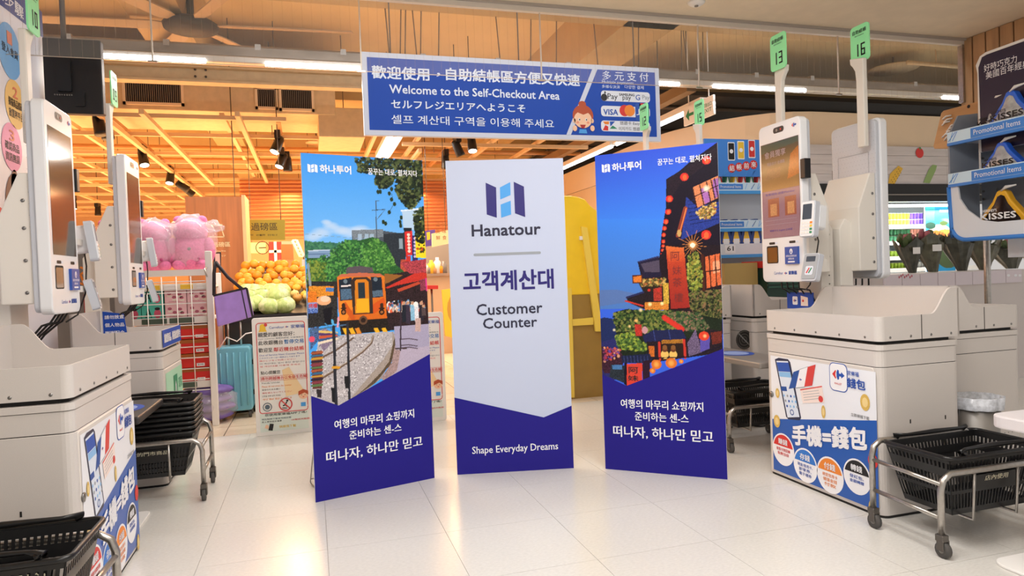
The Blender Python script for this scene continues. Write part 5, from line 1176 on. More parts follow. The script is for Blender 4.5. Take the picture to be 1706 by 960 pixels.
# ================================================================ baskets and their stands
BASKT = mat('basket_black', '0f0f11', .33, spec=.5)
def basket(lab, loc, L=.46, W=.30, H=.235, grp='black shopping baskets', text=None, rz=0, handles=True, tt=None):
    t = thing('shopping_basket', lab, 'basket', loc, grp); c = V3(*loc); b = MB(); tp = .055
    def hw(z): k = z/H; return L/2-tp*(1-k), W/2-tp*.8*(1-k)
    def wall(i, a, z):   # i wall index, a -1..1 along it
        lx, wy = hw(z); return [V3(a*lx, -wy, z), V3(lx, a*wy, z), V3(-a*lx, wy, z), V3(-lx, -a*wy, z)][i]
    def quad(i, a0, a1, z0, z1, th=.004):
        P = [wall(i, a0, z0), wall(i, a1, z0), wall(i, a1, z1), wall(i, a0, z1)]; n = [V3(0, -1, 0), V3(1, 0, 0), V3(0, 1, 0), V3(-1, 0, 0)][i]
        vs = [c+p for p in P]+[c+p-n*th for p in P]
        b.add(vs, [(0, 1, 2, 3), (7, 6, 5, 4), (0, 4, 5, 1), (1, 5, 6, 2), (2, 6, 7, 3), (3, 7, 4, 0)], BASKT)
    for i in range(4):
        n = 26 if i % 2 == 0 else 16
        quad(i, -1, 1, 0, H*.10); quad(i, -1, 1, H*.36, H*.42); quad(i, -1, 1, H*.66, H*.80); quad(i, -1, 1, H*.90, H)
        for k in range(n+1):
            a = -1+2*k/n; w_ = .32/n if 0 < k < n else .7/n
            quad(i, max(-1, a-w_), min(1, a+w_), H*.10, H*.36); quad(i, max(-1, a-w_), min(1, a+w_), H*.42, H*.66)
            quad(i, max(-1, a-.5/n), min(1, a+.5/n), H*.80, H*.90)
        if i % 2 == 0: quad(i, -.45, .45, H*.42, H*.68)
    lx, wy = hw(0); b.box(c[0]-lx, c[0]+lx, c[1]-wy, c[1]+wy, c[2], c[2]+.004, BASKT)
    b.build('basket_body', t)
    z = c[2]+H; b = MB()
    lx, wy = L/2, W/2; pts = [V3(c[0]+x, c[1]+y, z) for x, y in rrect(L+.016, W+.016, .03, 4)]; b.tube(pts, .009, BASKT, 6, True); b.build('rim', t)
    if handles:
        for s in (-1, 1):
            P = [V3(c[0]-.05*0-L*.36, c[1]+s*(wy+.002), z+.012), V3(c[0]-L*.40, c[1]+s*(wy+.002)*1.0, z+.02), V3(c[0]-L*.30, c[1]+s*(wy-.02), z+.022), V3(c[0], c[1]+s*(wy-.025), z+.024), V3(c[0]+L*.30, c[1]+s*(wy-.02), z+.022), V3(c[0]+L*.40, c[1]+s*(wy+.002), z+.02), V3(c[0]+L*.36, c[1]+s*(wy+.002), z+.012)]
            MB().tube(P, [.012, .010, .007, .011, .007, .010, .012], BASKT, 8).build('handle', t)
    if text:
        lx, wy = hw(0); k_ = tp*.8/H; f = Fr((c[0], c[1]-wy-.003, c[2]), (1, 0, 0), (0, -k_, 1)) if not tt else Fr((c[0], c[1]+wy-.008, c[2]), (1, 0, 0), (0, k_, 1))
        b = MB(); b.poly([(-.12, H*.42), (.12, H*.42), (.12, H*.67), (-.12, H*.67)], f, .001, BASKT); 
        n = len(text)
        for k, s_ in enumerate(text): txt(b, s_, f, -.105 if len(s_) > 5 else -.06, .105 if len(s_) > 5 else .06, H*(.55-.11*k), H*(.645-.11*k), mat('basket_print', 'e0dac0', .5), .01, .003)
        b.build('print', t)
    return t
def stand(lab, x, y, s, L=.52, W=.33, zf=.315, zb_=.37):
    """tube stand; x,y = floor point of the near aisle leg, s = direction of its length"""
    t = thing('basket_stand', lab, 'basket stand', (x, y, 0), 'steel basket stands on casters')
    r = .0125
    def arc(z, yy):
        return [V3(x, yy, .085), V3(x, yy, z-.06), V3(x+s*.012, yy, z-.022), V3(x+s*.045, yy, z), V3(x+s*(L-.045), yy, z), V3(x+s*(L-.012), yy, z-.022), V3(x+s*L, yy, z-.06), V3(x+s*L, yy, .085)]
    MB().tube(arc(zf, y), r, CHROME, 10).build('near_frame', t); MB().tube(arc(zb_, y+W), r, CHROME, 10).build('far_frame', t)
    for xx in (x, x+s*L):
        for za, zc in ((zf-.035, zb_-.075), (.15, .165)):
            MB().tube([(xx, y, za), (xx, y+W, zc)], .009, CHROME, 8).build('side_bar', t)
    for k in (.3, .7):
        xx = x+s*L*k; MB().tube([(xx, y, zf-.01), (xx, y+.008, .12), (xx, y+W-.008, .12), (xx, y+W, zb_-.01)], .006, CHROME, 8).build('cradle_rod', t)
    for xx in (x, x+s*L):
        for yy in (y, y+W):
            cs = MB().box(xx-.016, xx+.016, yy-.018, yy+.018, .062, .088, DSTEEL).box(xx-.017, xx-.012, yy-.02, yy+.012, .028, .07, DSTEEL).box(xx+.012, xx+.017, yy-.02, yy+.012, .028, .07, DSTEEL).build('caster', t, .003, 1)
            MB().lathe([(.015, -.011), (.031, -.009), (.031, .009), (.015, .011)], (xx, yy-.006, .031), RUBBER, 16, 0).lathe([(.012, -.012), (.012, .012)], (xx, yy-.006, .031), GREY, 10, 0).build('wheel', cs)
    return t
stand('chrome basket stand on casters at the lower right', 2.265, 2.02, 1, L=.56, W=.33)
bz = .128
basket('black basket in the lower right stand with a yellow store print', (2.575, 2.185, bz), text=['店內使用'], L=.50, W=.31, H=.24)
basket('upper black basket nested in the lower right one', (2.575, 2.187, bz+.030), grp='black shopping baskets', L=.50, W=.30, H=.235) if False else None
stand('chrome basket stand on casters at the lower left corner', -.615, 2.03, -1, L=.56, W=.34, zf=.36, zb_=.385)
basket('black basket at the lower left corner with white print', (-.895, 2.20, .165), text=['用完畢後請於結帳時歸還', '感謝您的配合!'], tt=1, L=.50, W=.31, H=.27)
stand('chrome basket stand on casters beside the left rear cabinet', -.59, 3.93, -1, L=.54, W=.34, zf=.325)
for k in range(7):
    basket(['lowest black basket of the tall left stack', 'second lowest black basket of the tall left stack', 'third basket from the bottom of the tall left stack', 'middle basket of the tall left stack', 'third basket from the top of the tall left stack', 'second basket from the top of the tall left stack', 'topmost black basket of the tall left stack'][k],
           (-.865, 4.10, .13+k*.026), grp='nested black baskets of the left stack', L=.46, W=.30, H=.235, text=['親愛的門市商品'] if k == 0 else None, handles=k in (0, 3, 6))
stand('chrome basket stand under the grey basket table', 2.42, 3.62, 1, L=.52, W=.32, zf=.27, zb_=.31)
basket('black basket under the grey basket table', (2.69, 3.78, .128), L=.44, W=.28, H=.235, text=['店內使用'])
# waste bin with liner
bp = AY(2.75, 1630, 715)
t = thing('waste_bin', 'waste bin with a crumpled clear liner between basket and right cabinet', 'bin', (3.05, 2.3, 0))
bx, by_ = AY(2.45, 1628, 705)[0], 2.45
MB().lathe([(.075, .0), (.095, .46), (.085, .46), (.07, .02)], (bx, by_, 0), GREY, 20).build('bin_body', t)
b = MB(); prof = []
for i in range(40):
    a = 2*math.pi*i/40; k = 1+.05*math.sin(a*9)+.03*math.sin(a*17); prof.append((bx+.105*k*math.cos(a), by_+.105*k*math.sin(a)))
vs = [(x, y, .435) for x, y in prof]+[(bx+(x-bx)*1.04, by_+(y-by_)*1.04, .49) for x, y in prof]+[(bx+(x-bx)*.9, by_+(y-by_)*.9, .492) for x, y in prof]+[(bx+(x-bx)*.82, by_+(y-by_)*.82, .40) for x, y in prof]
fs = [(r*40+i, r*40+(i+1) % 40, (r+1)*40+(i+1) % 40, (r+1)*40+i) for r in range(3) for i in range(40)]
b.add(vs, fs, mat('bin_liner', 'd5d8e0', .25, noise=.3, scale=60), True).build('liner', t)
# ================================================================ left side
# step-by-step wall panel behind kiosk 10
pf = Fr((-1.42, 0, 0), (0, 1, 0))
u1 = pf.uv(76, 150)[0]; u0 = u1-1.5
pz = thing('instruction_panel', 'tall white self checkout steps panel at the far left edge', 'poster panel', (-1.42, u1-.6, 0))
MB().fbox(pf, u0, u1, .0, 2.745, -.03, 0, mat('panel_white', 'e9e6ee', .4)).build('board', pz)
def PP(x, y): return pf.uv(x, y)
b = MB(); PNV = mat('panel_navy', '22408c', .4)
a1, a2 = PP(0, 8), PP(44, 42); sl = (a2[1]-a1[1])/(a2[0]-a1[0])
b.poly([(u0, a1[1]+sl*(u0-a1[0])), (u1, a2[1]+sl*(u1-a2[0])), (u1, 2.745), (u0, 2.745)] if a2[1]+sl*(u1-a2[0]) < 2.745 else [(u0, 2.35), (u1, 2.35), (u1, 2.745), (u0, 2.745)], pf, .001, PNV)
for (x0, x1, yt, yb, m_, n_, tx) in ((0, 31, 41, 130, mat('step_blue', '7ab2e8', .5), '1', ['登入會員', '']), (12, 38, 135, 214, mat('step_yellow', 'f2c87c', .5), '2', ['掃描商品條碼', '放置秤平台']), (5, 34, 206, 285, mat('step_pink', 'f09cc0', .5), '3', ['確認商品', '資訊無誤'])):
    cx_, cy_ = (x0+x1)/2, (yt+yb)/2; u, v = PP(cx_, cy_); v1, v0 = PP(cx_, yt)[1], PP(cx_, yb)[1]; r_ = (v1-v0)/2
    b.poly(circ(u, v, r_, 30), pf, .002, m_); txt(b, n_, pf, u-.03, u+.03, v+r_*.25, v+r_*.7, mat('step_num', 'e88a6a', .5), .03, .003)
    for k, s_ in enumerate([q for q in tx if q]): txt(b, s_, pf, u-r_*.7, u+r_*.7, v-.02-k*.055, v+.025-k*.055, INK, .01, .003)
u, v = PP(27, 345); b.poly(circ(u, v, .13, 20, .17), pf, .002, mat('brown_print', '8a5f48', .6)); u, v = PP(25, 312); b.poly(circ(u, v, .05, 16, .09), pf, .002, MATS['brown_print'])
u, v = PP(8, 360); b.poly([(u-.3, v-.5), (u+.1, v-.5), (u+.1, v), (u-.3, v+.1)], pf, .0018, RED)
txt(b, '簡單4步驟', pf, PP(0, 20)[0]-.25, PP(38, 20)[0], PP(30, 18)[1]-.03, PP(30, 5)[1], WINK, .02, .003)
b.build('print', pz)
# hanging monitor seen from behind
my = 4.45
mp_ = Fr((0, my, 0), (1, 0, 0)); ml, mt = mp_.uv(76, 62); mr, _ = mp_.uv(167, 70); _, mbm = mp_.uv(158, 190)
t = thing('hanging_monitor', 'black monitor hung from the ceiling, seen from behind at the upper left', 'monitor', ((ml+mr)/2, my, mbm)); ml -= .02
DM = mat('monitor_black', '141214', .45)
MB().fbox(mp_, ml, mr, mbm, mt, -.06, 0, DM).build('housing', t, .006)
b = MB(); ring(b, mp_, ml+.13, mbm+.24, .08, .006, BLACKP, .001, 24); b.fbox(mp_, ml+.07, ml+.14, mbm+.12, mbm+.3, 0, .02, BLACKP)
for k in range(8): b.fbox(mp_, ml+.05+.012*k, ml+.056+.012*k, mbm+.10, mbm+.106, 0, .006, GREY)
b.fbox(mp_, mr-.14, mr-.09, mbm+.04, mbm+.12, 0, .012, BLACKP); b.build('back_ports', t)
MB().tube([(ml+.1, my+.03, mt), (ml+.1, my+.03, 3.9)], .015, DSTEEL, 8).build('hanger', t)
# grey cabinet
gy = 5.28
gf = Fr((0, gy, 0), (1, 0, 0)); g1, gt = gf.uv(186, 398)
t = thing('grey_locker', 'tall grey cabinet with red marks between kiosks 10 and 09', 'cabinet', (g1-.3, gy, 0))
MB().prism(rrect(.62, gt+.2, .03, 5, g1-.31, gt/2-.1+.0), gf, -.45, 0, mat('locker_grey', '77716f', .5)) if False else None
MB().prism([(g1-.62, 0.005), (g1, .005), (g1, gt-.05), (g1-.015, gt-.015), (g1-.05, gt), (g1-.62, gt)], gf, -.45, 0, mat('locker_grey', '77716f', .5)).build('body', t)
MB().fbox(gf, g1-.60, g1-.06, .05, gt-.09, .0, .006, mat('locker_door', '817b78', .5)).build('door', t, .002, 1)
b = MB(); q0 = gf.uv(142, 520); 
for xx in (141, 153): a0, b0 = gf.uv(xx, 521); a1_, b1 = gf.uv(xx+7, 491); b.poly([(a0, b0), (a1_, b0), (a1_, b1), (a0, b1)], gf, .007, DRED)
a0, b0 = gf.uv(127, 470); lineart(b, gf, [(a0, b0), (a0+.05, b0-.02), (a0+.03, b0+.05), (a0+.07, b0+.08), (a0+.03, b0+.1)], .014, ORANGE, .007); b.build('print', t)
# wire rack with boxes
RY = 6.0
rf = Fr((0, RY, 0), (1, 0, 0)); RW = mat('rack_white', 'e8e2dc', .4)
rl, rr_ = -1.75, -.79; rtop = 1.27
t = thing('wire_rack', 'white wire rack with boxed goods behind the left kiosks', 'shelf', ((rl+rr_)/2, RY, 0))
for xx, h in ((rl, 1.27), (rr_, 1.42)):
    MB().box(xx-.025, xx+.025, RY-.02, RY+.03, 0.0, h, RW).build('upright', t, .003, 1)
    MB().box(xx-.02, xx+.02, RY+.55, RY+.59, 0.0, 1.25, RW).build('upright', t, .003, 1)
MB().box(rl, rr_, RY-.01, RY+.02, 1.225, 1.275, RW).build('top_rail', t)
grid_ = MB(); dz = .088
k = 0
zz = .30
while zz < 1.22: MB().tube([(rl+.03, RY-.015, zz), (rr_-.03, RY-.015, zz)], .0045, RW, 5).build('grid_wire', t); zz += dz
xx = rl+.075
while xx < rr_-.03: MB().tube([(xx, RY-.018, .28), (xx, RY-.018, 1.22)], .0045, RW, 5).build('grid_wire', t); xx += .107
for z in (.335, .86, 1.13):
    sh = MB().box(rl, rr_, RY+.03, RY+.58, z, z+.02, RW).box(rl, rr_, RY+.022, RY+.03, z-.02, z+.035, RW).build('shelf_board', t)
    if z != 1.13:
        for x in (-1.18, -.98): MB().box(x-.12, x+.06, RY+.014, RY+.022, z-.012, z+.028, mat('tag_strip', '4a5a4c', .5)).build('price_rail', sh)
    else:
        for k in range(4): MB().box(-1.25+k*.12, -1.16+k*.12, RY+.014, RY+.022, z-.01, z+.026, [YEL, WHITE, YEL, WHITE][k]).build('price_card', sh)
# boxes
TEAL = mat('teal_box', '4fb8a4', .5); PINKB = mat('pink_box', 'e8b8bc', .5); REDB = mat('red_box', 'd8261e', .45); REDL = mat('red_box_lid', 'a85a1c', .5)
def box_(nm, lab, grp, x0, x1, z0, z1, m, deco):
    t = thing(nm, lab, 'box', ((x0+x1)/2, RY+.2, z0), grp); MB().box(x0, x1, RY+.045, RY+.33, z0, z1, m).build('carton', t, .003, 1)
    if deco == 'red': MB().box(x0-.002, x1+.002, RY+.042, RY+.332, z1-.03, z1, REDL).build('lid', t)
    f = Fr((0, RY+.045, 0), (1, 0, 0)); b = MB(); cx_, cz = (x0+x1)/2, (z0+z1)/2
    if deco == 'teal':
        lineart(b, f, [(cx_-.05, z0+.015), (cx_-.03, z1-.03)], .008, INK, .001); lineart(b, f, [(cx_-.01, z0+.015), (cx_-.03, z1-.03)], .008, INK, .001); lineart(b, f, [(cx_-.045, cz-.01), (cx_-.015, cz-.01)], .006, INK, .001)
        b.poly(circ(cx_+.035, cz-.015, .026, 14, .036), f, .001, mat('deco_pink', 'c8506a', .5)); b.poly(circ(cx_+.035, cz+.025, .02, 12, .012), f, .002, INK)
    elif deco == 'pink':
        for dx, dz_ in ((-.045, .02), (.03, .015), (-.01, -.01), (.045, -.015)): b.poly(circ(cx_+dx, cz+dz_, .016, 10, .012), f, .001, mat('deco_rose', 'b0566a', .5)); b.poly(circ(cx_+dx+.004, cz+dz_-.02, .02, 10, .009), f, .001, mat('deco_cream', 'e8d8c8', .5))
        txt(b, 'Sweet Bakery', f, cx_-.05, cx_+.05, z0+.008, z0+.02, mat('deco_rose', 'b0566a'), 0, .001)
    elif deco == 'red':
        b.poly([(x1-.10, z0+.01), (x1-.04, z0+.01), (x1-.04, z0+.035), (x1-.10, z0+.035)], f, .001, WINK); txt(b, '$199', f, x1-.09, x1-.05, z0+.015, z0+.03, INK, .02, .002)
    b.build('print', t)
def edge_label(k, r_, kind, side): return '%s box, %s row, %s of the %s ones' % (kind, ('lower', 'upper')[r_], side[k], kind.split()[0])
for r_ in range(2):
    for k in range(3):
        x1 = -1.145-(2-k)*.165; box_('gift_box', edge_label(k, r_, 'teal tower', ('leftmost', 'middle', 'rightmost')), 'teal boxes on the wire rack', x1-.16, x1, .885+r_*.122, .885+r_*.122+.118, TEAL, 'teal')
    for k in range(2):
        x0 = -1.135+k*.165; box_('gift_box', edge_label(k, r_, 'pink patterned', ('left', 'right')), 'pink boxes on the wire rack', x0, x0+.16, .885+r_*.122, .885+r_*.122+.118, PINKB, 'pink')
for k in range(4):
    lb = ('bottom', 'third', 'second', 'top')[k]
    box_('gift_box', 'red box with brown lid, %s of the red stack' % lb, 'red boxes on the wire rack', -1.10, -.82, .36+k*.117, .36+k*.117+.113, REDB, 'red')
    box_('gift_box', 'red box half behind the left rear cabinet, %s of its stack' % lb, 'red boxes on the wire rack', -1.40, -1.11, .36+k*.117, .36+k*.117+.113, REDB, 'red')
for x0, x1, lb in ((-1.10, -.82, 'right'), (-1.40, -1.11, 'left')):
    pass
# purple wrapped goods at the rack foot
PUR = mat('purple_cloth', '7b62b0', .55, noise=.25, scale=18, bump=.4); PLAS = mat('clear_plastic', 'f0e6f0', .12, alpha=.28, spec=.7)
t = thing('folded_blanket', 'folded purple blanket in plastic wrap at the foot of the wire rack', 'blanket', (-.9, RY+.1, .02))
b = MB()
for k in range(4): b.ell((-.88+.02*(k % 2), RY+.16, .06+k*.07), (.21, .16, .045), PUR, 14, 8, .05)
b.build('cloth', t); MB().ell((-.87, RY+.16, .16), (.24, .19, .17), PLAS, 14, 8, .08).build('wrap', t)
t = thing('folded_blanket', 'dark violet blanket bundle left of the wrapped purple one', 'blanket', (-1.3, RY+.1, .02))
b = MB()
for k in range(4): b.ell((-1.3, RY+.2, .06+k*.07), (.19, .16, .045), mat('violet_cloth', '4c3f7e', .6), 14, 8, .05)
b.build('cloth', t)
# pink plush toys
PLUSH = mat('pink_plush', 'e87fae', .9, noise=.18, scale=60, bump=.8); PLUSHD = mat('plush_dark', 'b24c7e', .9)
def plush(lab, x, z, k=1, y=RY+.28):
    t = thing('plush_toy', lab, 'plush toy', (x, y, z), 'pink plush toys on the wire rack'); c = V3(x, y, z)
    b = MB(); b.ell(c+V3(0, 0, .15*k), (.15*k, .12*k, .17*k), PLUSH, 22, 14, .035); b.ell(c+V3(0, 0, .32*k), (.135*k, .11*k, .115*k), PLUSH, 22, 14, .035); b.build('body', t)
    for s in (-1, 1):
        MB().ell(c+V3(s*.09*k, 0, .415*k), (.042*k, .025*k, .04*k), PLUSH, 10, 8, .02).build('ear', t)
        MB().ell(c+V3(s*.14*k, -.03, .16*k), (.05*k, .06*k, .11*k), PLUSH, 10, 8, .02).build('arm', t)
        MB().ell(c+V3(s*.09*k, -.07*k, .04*k), (.055*k, .06*k, .042*k), PLUSH, 10, 8, .02).build('foot', t)
    b = MB()
    for s in (-1, 1): b.ell(c+V3(s*.07*k, -.115*k, .09*k), (.012, .006, .012), PLUSHD, 8, 6)
    b.ell(c+V3(0, -.118*k, .17*k), (.016, .006, .014), GREY, 8, 6); b.build('button', t)
    w_ = MB().ell(c+V3(.0, .0, .23*k), (.20*k, .16*k, .235*k), PLAS, 16, 10, .09)
    w_.ell(c+V3(.16*k, -.03, .36*k), (.11*k, .07*k, .05*k), PLAS, 10, 6, .3); w_.build('plastic_wrap', t)
plush('pink plush toy at the right end of the rack, in a clear bag', -.955, 1.28)
plush('pink plush toy in the middle of the rack, half behind kiosk 09', -1.235, 1.28, .95)
plush('pink plush toy at the left end, seen left of kiosk 09', -1.52, 1.28, .95)
# purple cooler bag hung on the rack
bf = Fr((0, 5.75, 0), (1, 0, 0))
q = lambda x, y: bf.uv(x, y)
t = thing('cooler_bag', 'lilac cooler bag with black strap hanging from the rack', 'bag', tuple(AY(5.75, 390, 480)))
LIL = mat('lilac_fabric', 'ac88dc', .55, noise=.12, scale=14, bump=.3); BT = mat('bag_tape', '2a2028', .6)
P1 = [q(356, 494), q(362, 545), q(421, 528), q(411, 481)]
b = MB(); b.prism(P1, bf, -.14, 0, LIL); b.build('bag_body', t, .012)
b = MB(); lineart(b, bf, [q(355, 493), q(411, 480), q(421, 528)], .016, BT, .004)
lineart(b, bf, [q(402, 482), q(412, 531)], .008, BT, .004); b.build('piping', t)
b = MB()
for pts in ([q(357, 492), q(357, 455), q(359, 436)], [q(359, 436), q(380, 462), q(404, 482)]):
    P = [V3(*bf.p(x, y, .012)) for x, y in pts]
    b.tube(P, .014, BT, 6)
b.build('strap', t)
MB().tube([(rr_-.01, RY-.016, 1.29), (rr_+.0, 5.76, 1.27), (rr_+.02, 5.74, 1.21)], .006, CHROME, 6).build('hook', t)
# light blue suitcase
sy = 6.2
cf = Fr((0, sy, 0), (1, 0, 0)); sl_, sr, st_ = -.735, -.515, .615
t = thing('suitcase', 'light blue hard shell suitcase beside the rack', 'suitcase', ((sl_+sr)/2, sy, 0)); SBL = mat('suitcase_blue', '6cb4cc', .3, coat=.3)
x0, x1 = -.80, sr
MB().prism(rrect(x1-x0, st_-.065, .035, 5, (x0+x1)/2, (st_+.065)/2), cf, -.22, 0, SBL).build('shell', t, .015)
for k in range(5): xx = x0+.04+k*(x1-x0-.08)/4; MB().tube([(xx, sy-.003, .11), (xx, sy-.003, st_-.05)], .008, SBL, 6).build('rib', t)
for zz in (.19, .45): MB().box(x1-.005, x1+.012, sy+.05, sy+.10, zz, zz+.04, BLACKP).build('latch', t)
for xx in (x0+.04, x1-.03):
    for yy in (sy+.03, sy+.19):
        w_ = MB().box(xx-.012, xx+.012, yy-.012, yy+.012, .04, .07, BLACKP).build('wheel_fork', t); MB().lathe([(.027, -.012), (.027, .012)], (xx, yy, .029), RUBBER, 14, 0).build('wheel', w_)
for xx in (-.70, -.60): MB().tube([(xx, sy+.11, st_-.01), (xx, sy+.11, .83)], .008, CHROME, 8).build('telescopic_rod', t)
MB().tube([(-.72, sy+.11, .83), (-.58, sy+.11, .83)], .012, BLACKP, 8).build('grip', t)
b = MB(); b.tube([(-.77, sy-.01, .60), (-.70, sy-.02, .70), (-.62, sy-.02, .66), (-.55, sy-.01, .72), (-.42, sy-.01, .74)], .006, WHITE, 6); b.build('white_cord', t)
# notice boards
def notice(lab, x0, x1, y, h, full=True):
    t = thing('notice_board', lab, 'notice board', ((x0+x1)/2, y, 0), 'white checkout closed notice boards'); W = .405; k = W/.405
    f = Fr((x0, y, 0), (1, 0, 0)); MB().prism(rrect(W, h, .02, 4, W/2, h/2), f, -.012, 0, WHITE).build('board', t, .002, 1)
    MB().fbox(f, .05, W-.05, 0, .03, -.20, -.012, WHITE).build('foot', t)
    b = MB(); R_ = mat('notice_red', 'd84a4a', .5)
    Q = rrect(W-.06, h-.21, .02, 4, W/2, .17+(h-.21)/2)
    lineart(b, f, Q, .006, R_, .001, True); b.poly([(.03, .03), (W-.03, .03), (W-.03, .165), (.03, .165)], f, .0008, mat('notice_mint', 'dfeae2', .5))
    def L(s, a, b_, z, hh, m, bo=.01): txt(b, s, f, a*W, b_*W, z, z+hh, m, bo, .002)
    GB = mat('notice_grey', '5a6a78', .5)
    # bell
    cx_, cz = .075, h-.085; b.poly([(cx_-.03, cz-.02), (cx_+.03, cz-.02), (cx_+.022, cz-.005), (cx_+.018, cz+.03), (cx_, cz+.04), (cx_-.018, cz+.03), (cx_-.022, cz-.005)], f, .002, YEL); b.poly(circ(cx_+.022, cz+.03, .012, 12), f, .003, R_)
    L('Carrefour', .30, .56, h-.085, .018, BINK, 0); clogo(b, f, .61*W, h-.076, .010, .002); L('家樂福', .68, .92, h-.09, .028, BINK)
    L('親愛的顧客您好：', .10, .74, h-.145, .034, INK); L('Dear customer 尊敬的顧客  お客様各位', .10, .90, h-.163, .010, GB, 0)
    L('此收銀機台', .10, .53, h-.205, .034, INK); L('暫停交易', .55, .90, h-.205, .034, mat('notice_blue', '4a86c8', .5), .02); L('歡迎至', .10, .34, h-.26, .034, INK); L('鄰近機台結帳', .36, .90, h-.26, .034, R_, .02)
    for i, (s_, m_) in enumerate((('Out of Service Next Counter Please', BINK), ('このカウンターは一時休止しております', BINK), ('隣のレジをご利用ください', R_), ('이 계산대는 일시 중단 중입니다', GB), ('옆 계산대를 이용해 주세요', R_))): L(s_, .11, .9-.08*(i % 3), h-.287-i*.021, .012, m_, 0)
    b.poly([(.22, h-.60), (.36, h-.58), (.25, h-.38), (.20, h-.40)], f, .0012, mat('notice_peach', 'f6d8a8', .5))
    L('貼心提醒您', .12, .46, h-.425, .026, INK); L('請勿跨越機台以免發生危險', .12, .93, h-.470, .026, R_, .02); lineart(b, f, rrect(.83*W, .036, .003, 2, .525*W, h-.458), .002, R_, .002, True)
    for i, (s_, m_) in enumerate((('Friendly reminder', INK), ('Please do not cross the counter', ORANGE), ('安全のためお願い', INK), ('柵を越えないでください', R_), ('안전을 위해 넘지 마세요', INK), ('위험합니다', ORANGE))): L(s_, .13, .45+.1*((i*2) % 4), h-.498-i*.024, .013, m_, 0)
    ring(b, f, .085, .215, .030, .006, GB, .002, 20); b.poly(circ(.085, .215, .018, 14), f, .002, GB)
    ring(b, f, .215, .225, .045, .009, R_, .004, 26); lineart(b, f, [(.185, .257), (.245, .193)], .009, R_, .004)
    b.poly(circ(.228, .252, .008, 10), f, .003, INK); lineart(b, f, [(.224, .243), (.212, .222), (.195, .215)], .009, INK, .003); lineart(b, f, [(.212, .222), (.228, .205)], .007, INK, .003); lineart(b, f, [(.190, .200), (.225, .196)], .006, INK, .003)
    # child
    u, v = .345, .285; b.poly(circ(u, v, .034, 16, .03), f, .002, SKIN); b.poly([(u-.036, v), (u-.034, v+.03), (u, v+.045), (u+.036, v+.03), (u+.036, v), (u+.01, v+.018)], f, .003, HAIR)
    for dx in (-.012, .012): b.poly(circ(u+dx, v+.002, .003, 6), f, .003, INK)
    b.poly([(u-.008, v-.01), (u+.01, v-.01), (u, v-.018)], f, .003, R_); b.poly([(u-.02, v-.03), (u+.02, v-.03), (u+.03, v-.085), (u-.025, v-.085)], f, .0025, WHITE); b.poly([(u-.02, v-.055), (u+.015, v-.055), (u+.015, v-.085), (u-.02, v-.085)], f, .003, LBLUE)
    L('您使用家樂福APP了嗎?', .16, .90, .145, .020, INK); L('現在點開下載並完成註冊', .10, .62, .118, .013, GB, .01); L('馬上享受超多優惠', .10, .45, .098, .013, INK, 0); L('150點紅利點數', .62, .95, .098, .013, R_, .02); L('快掃我下載', .40, .70, .05, .02, YEL, .01)
    b.poly([(.085, .04), (.115, .035), (.125, .085), (.097, .09)], f, .002, INK); b.poly([(.06, .06), (.085, .05), (.09, .075), (.07, .085)], f, .002, SKIN)
    b.build('print', t)
    return t
notice('checkout closed notice board left of the left banner', -.436, -.034, 5.4, .885)
notice('checkout closed notice board between the left and middle banners', .589, .991, 5.35, .865)
# ================================================================ produce hall
def board_at(name, lab, cat, Y, quad, m, th=.02, group=None, deco=None, parent=None):
    """a flat board standing in the plane y=Y; its corners were read off the photograph"""
    f = Fr((0, Y, 0), (1, 0, 0)); P = [f.uv(*q) for q in quad]; c = f.p(sum(p[0] for p in P)/len(P), min(p[1] for p in P))
    t = thing(name, lab, cat, tuple(c), group)
    b = MB(); n = len(P); b.prism(P, f, -th, 0, m); b.build('board', t)
    if deco: b = MB(); deco(b, f, P); b.build('print', t)
    return t, f, P
WOODC = mat('wood_column', 'd0824a', .5, noise=.28, scale=4, stretch=(4, 4, .25), pos=True)
WY = 8.0
f = Fr((0, WY, 0), (1, 0, 0)); a0, zt_ = f.uv(308, 328); a1 = f.uv(402, 328)[0]
t = thing('wood_column', 'wood clad column with pale weighing area lettering', 'column', ((a0+a1)/2, WY, 0))
MB().box(a0, a1, WY, WY+.5, 0, zt_, WOODC).build('cladding', t)
MB().box(a1, a1+.035, WY-.01, WY+.5, 0, zt_+.02, mat('column_edge', 'f0c890', .6)).build('edge_trim', t)
b = MB(); CRM = mat('carved_letter', 'f2d8a4', .5)
def ft(s, x0, y0, x1, y1, h): ptxt(b, s, f, 300+x0/5.645, 300+y0/5.645, 300+x1/5.645, 300+y1/5.645, h/5.645, CRM, .03, .002)
ft('果過磅區', 245, 632, 475, 630, 48); ft('Weighing Area', 300, 680, 430, 678, 18); ft('計量エリア', 320, 725, 430, 723, 20)
lineart(b, f, [f.uv(300+x/5.645, 300+y/5.645) for x, y in ((240, 418), (400, 418), (385, 430), (240, 432))], .008, CRM, .002); lineart(b, f, [f.uv(300+x/5.645, 300+y/5.645) for x, y in ((385, 440), (415, 535), (270, 535))], .012, CRM, .002)
b.build('lettering', t)
f2 = Fr((0, 7.6, 0), (1, 0, 0))
board_at('menu_board', 'small black framed card in front of the wood column', 'sign', 7.6, ((356, 421), (368, 420), (368, 446), (356, 446)), INK, deco=lambda b, f, P: b.fbox(f, P[0][0]+.04, P[0][0]+.06, 0, P[3][1]+.01, -.02, -.005, DSTEEL).poly([(P[0][0]+.012, P[3][1]+.012), (P[1][0]-.012, P[3][1]+.012), (P[1][0]-.012, P[0][1]-.012), (P[0][0]+.012, P[0][1]-.012)], f, .001, mat('menu_pink', 'e8b0a8', .5)))
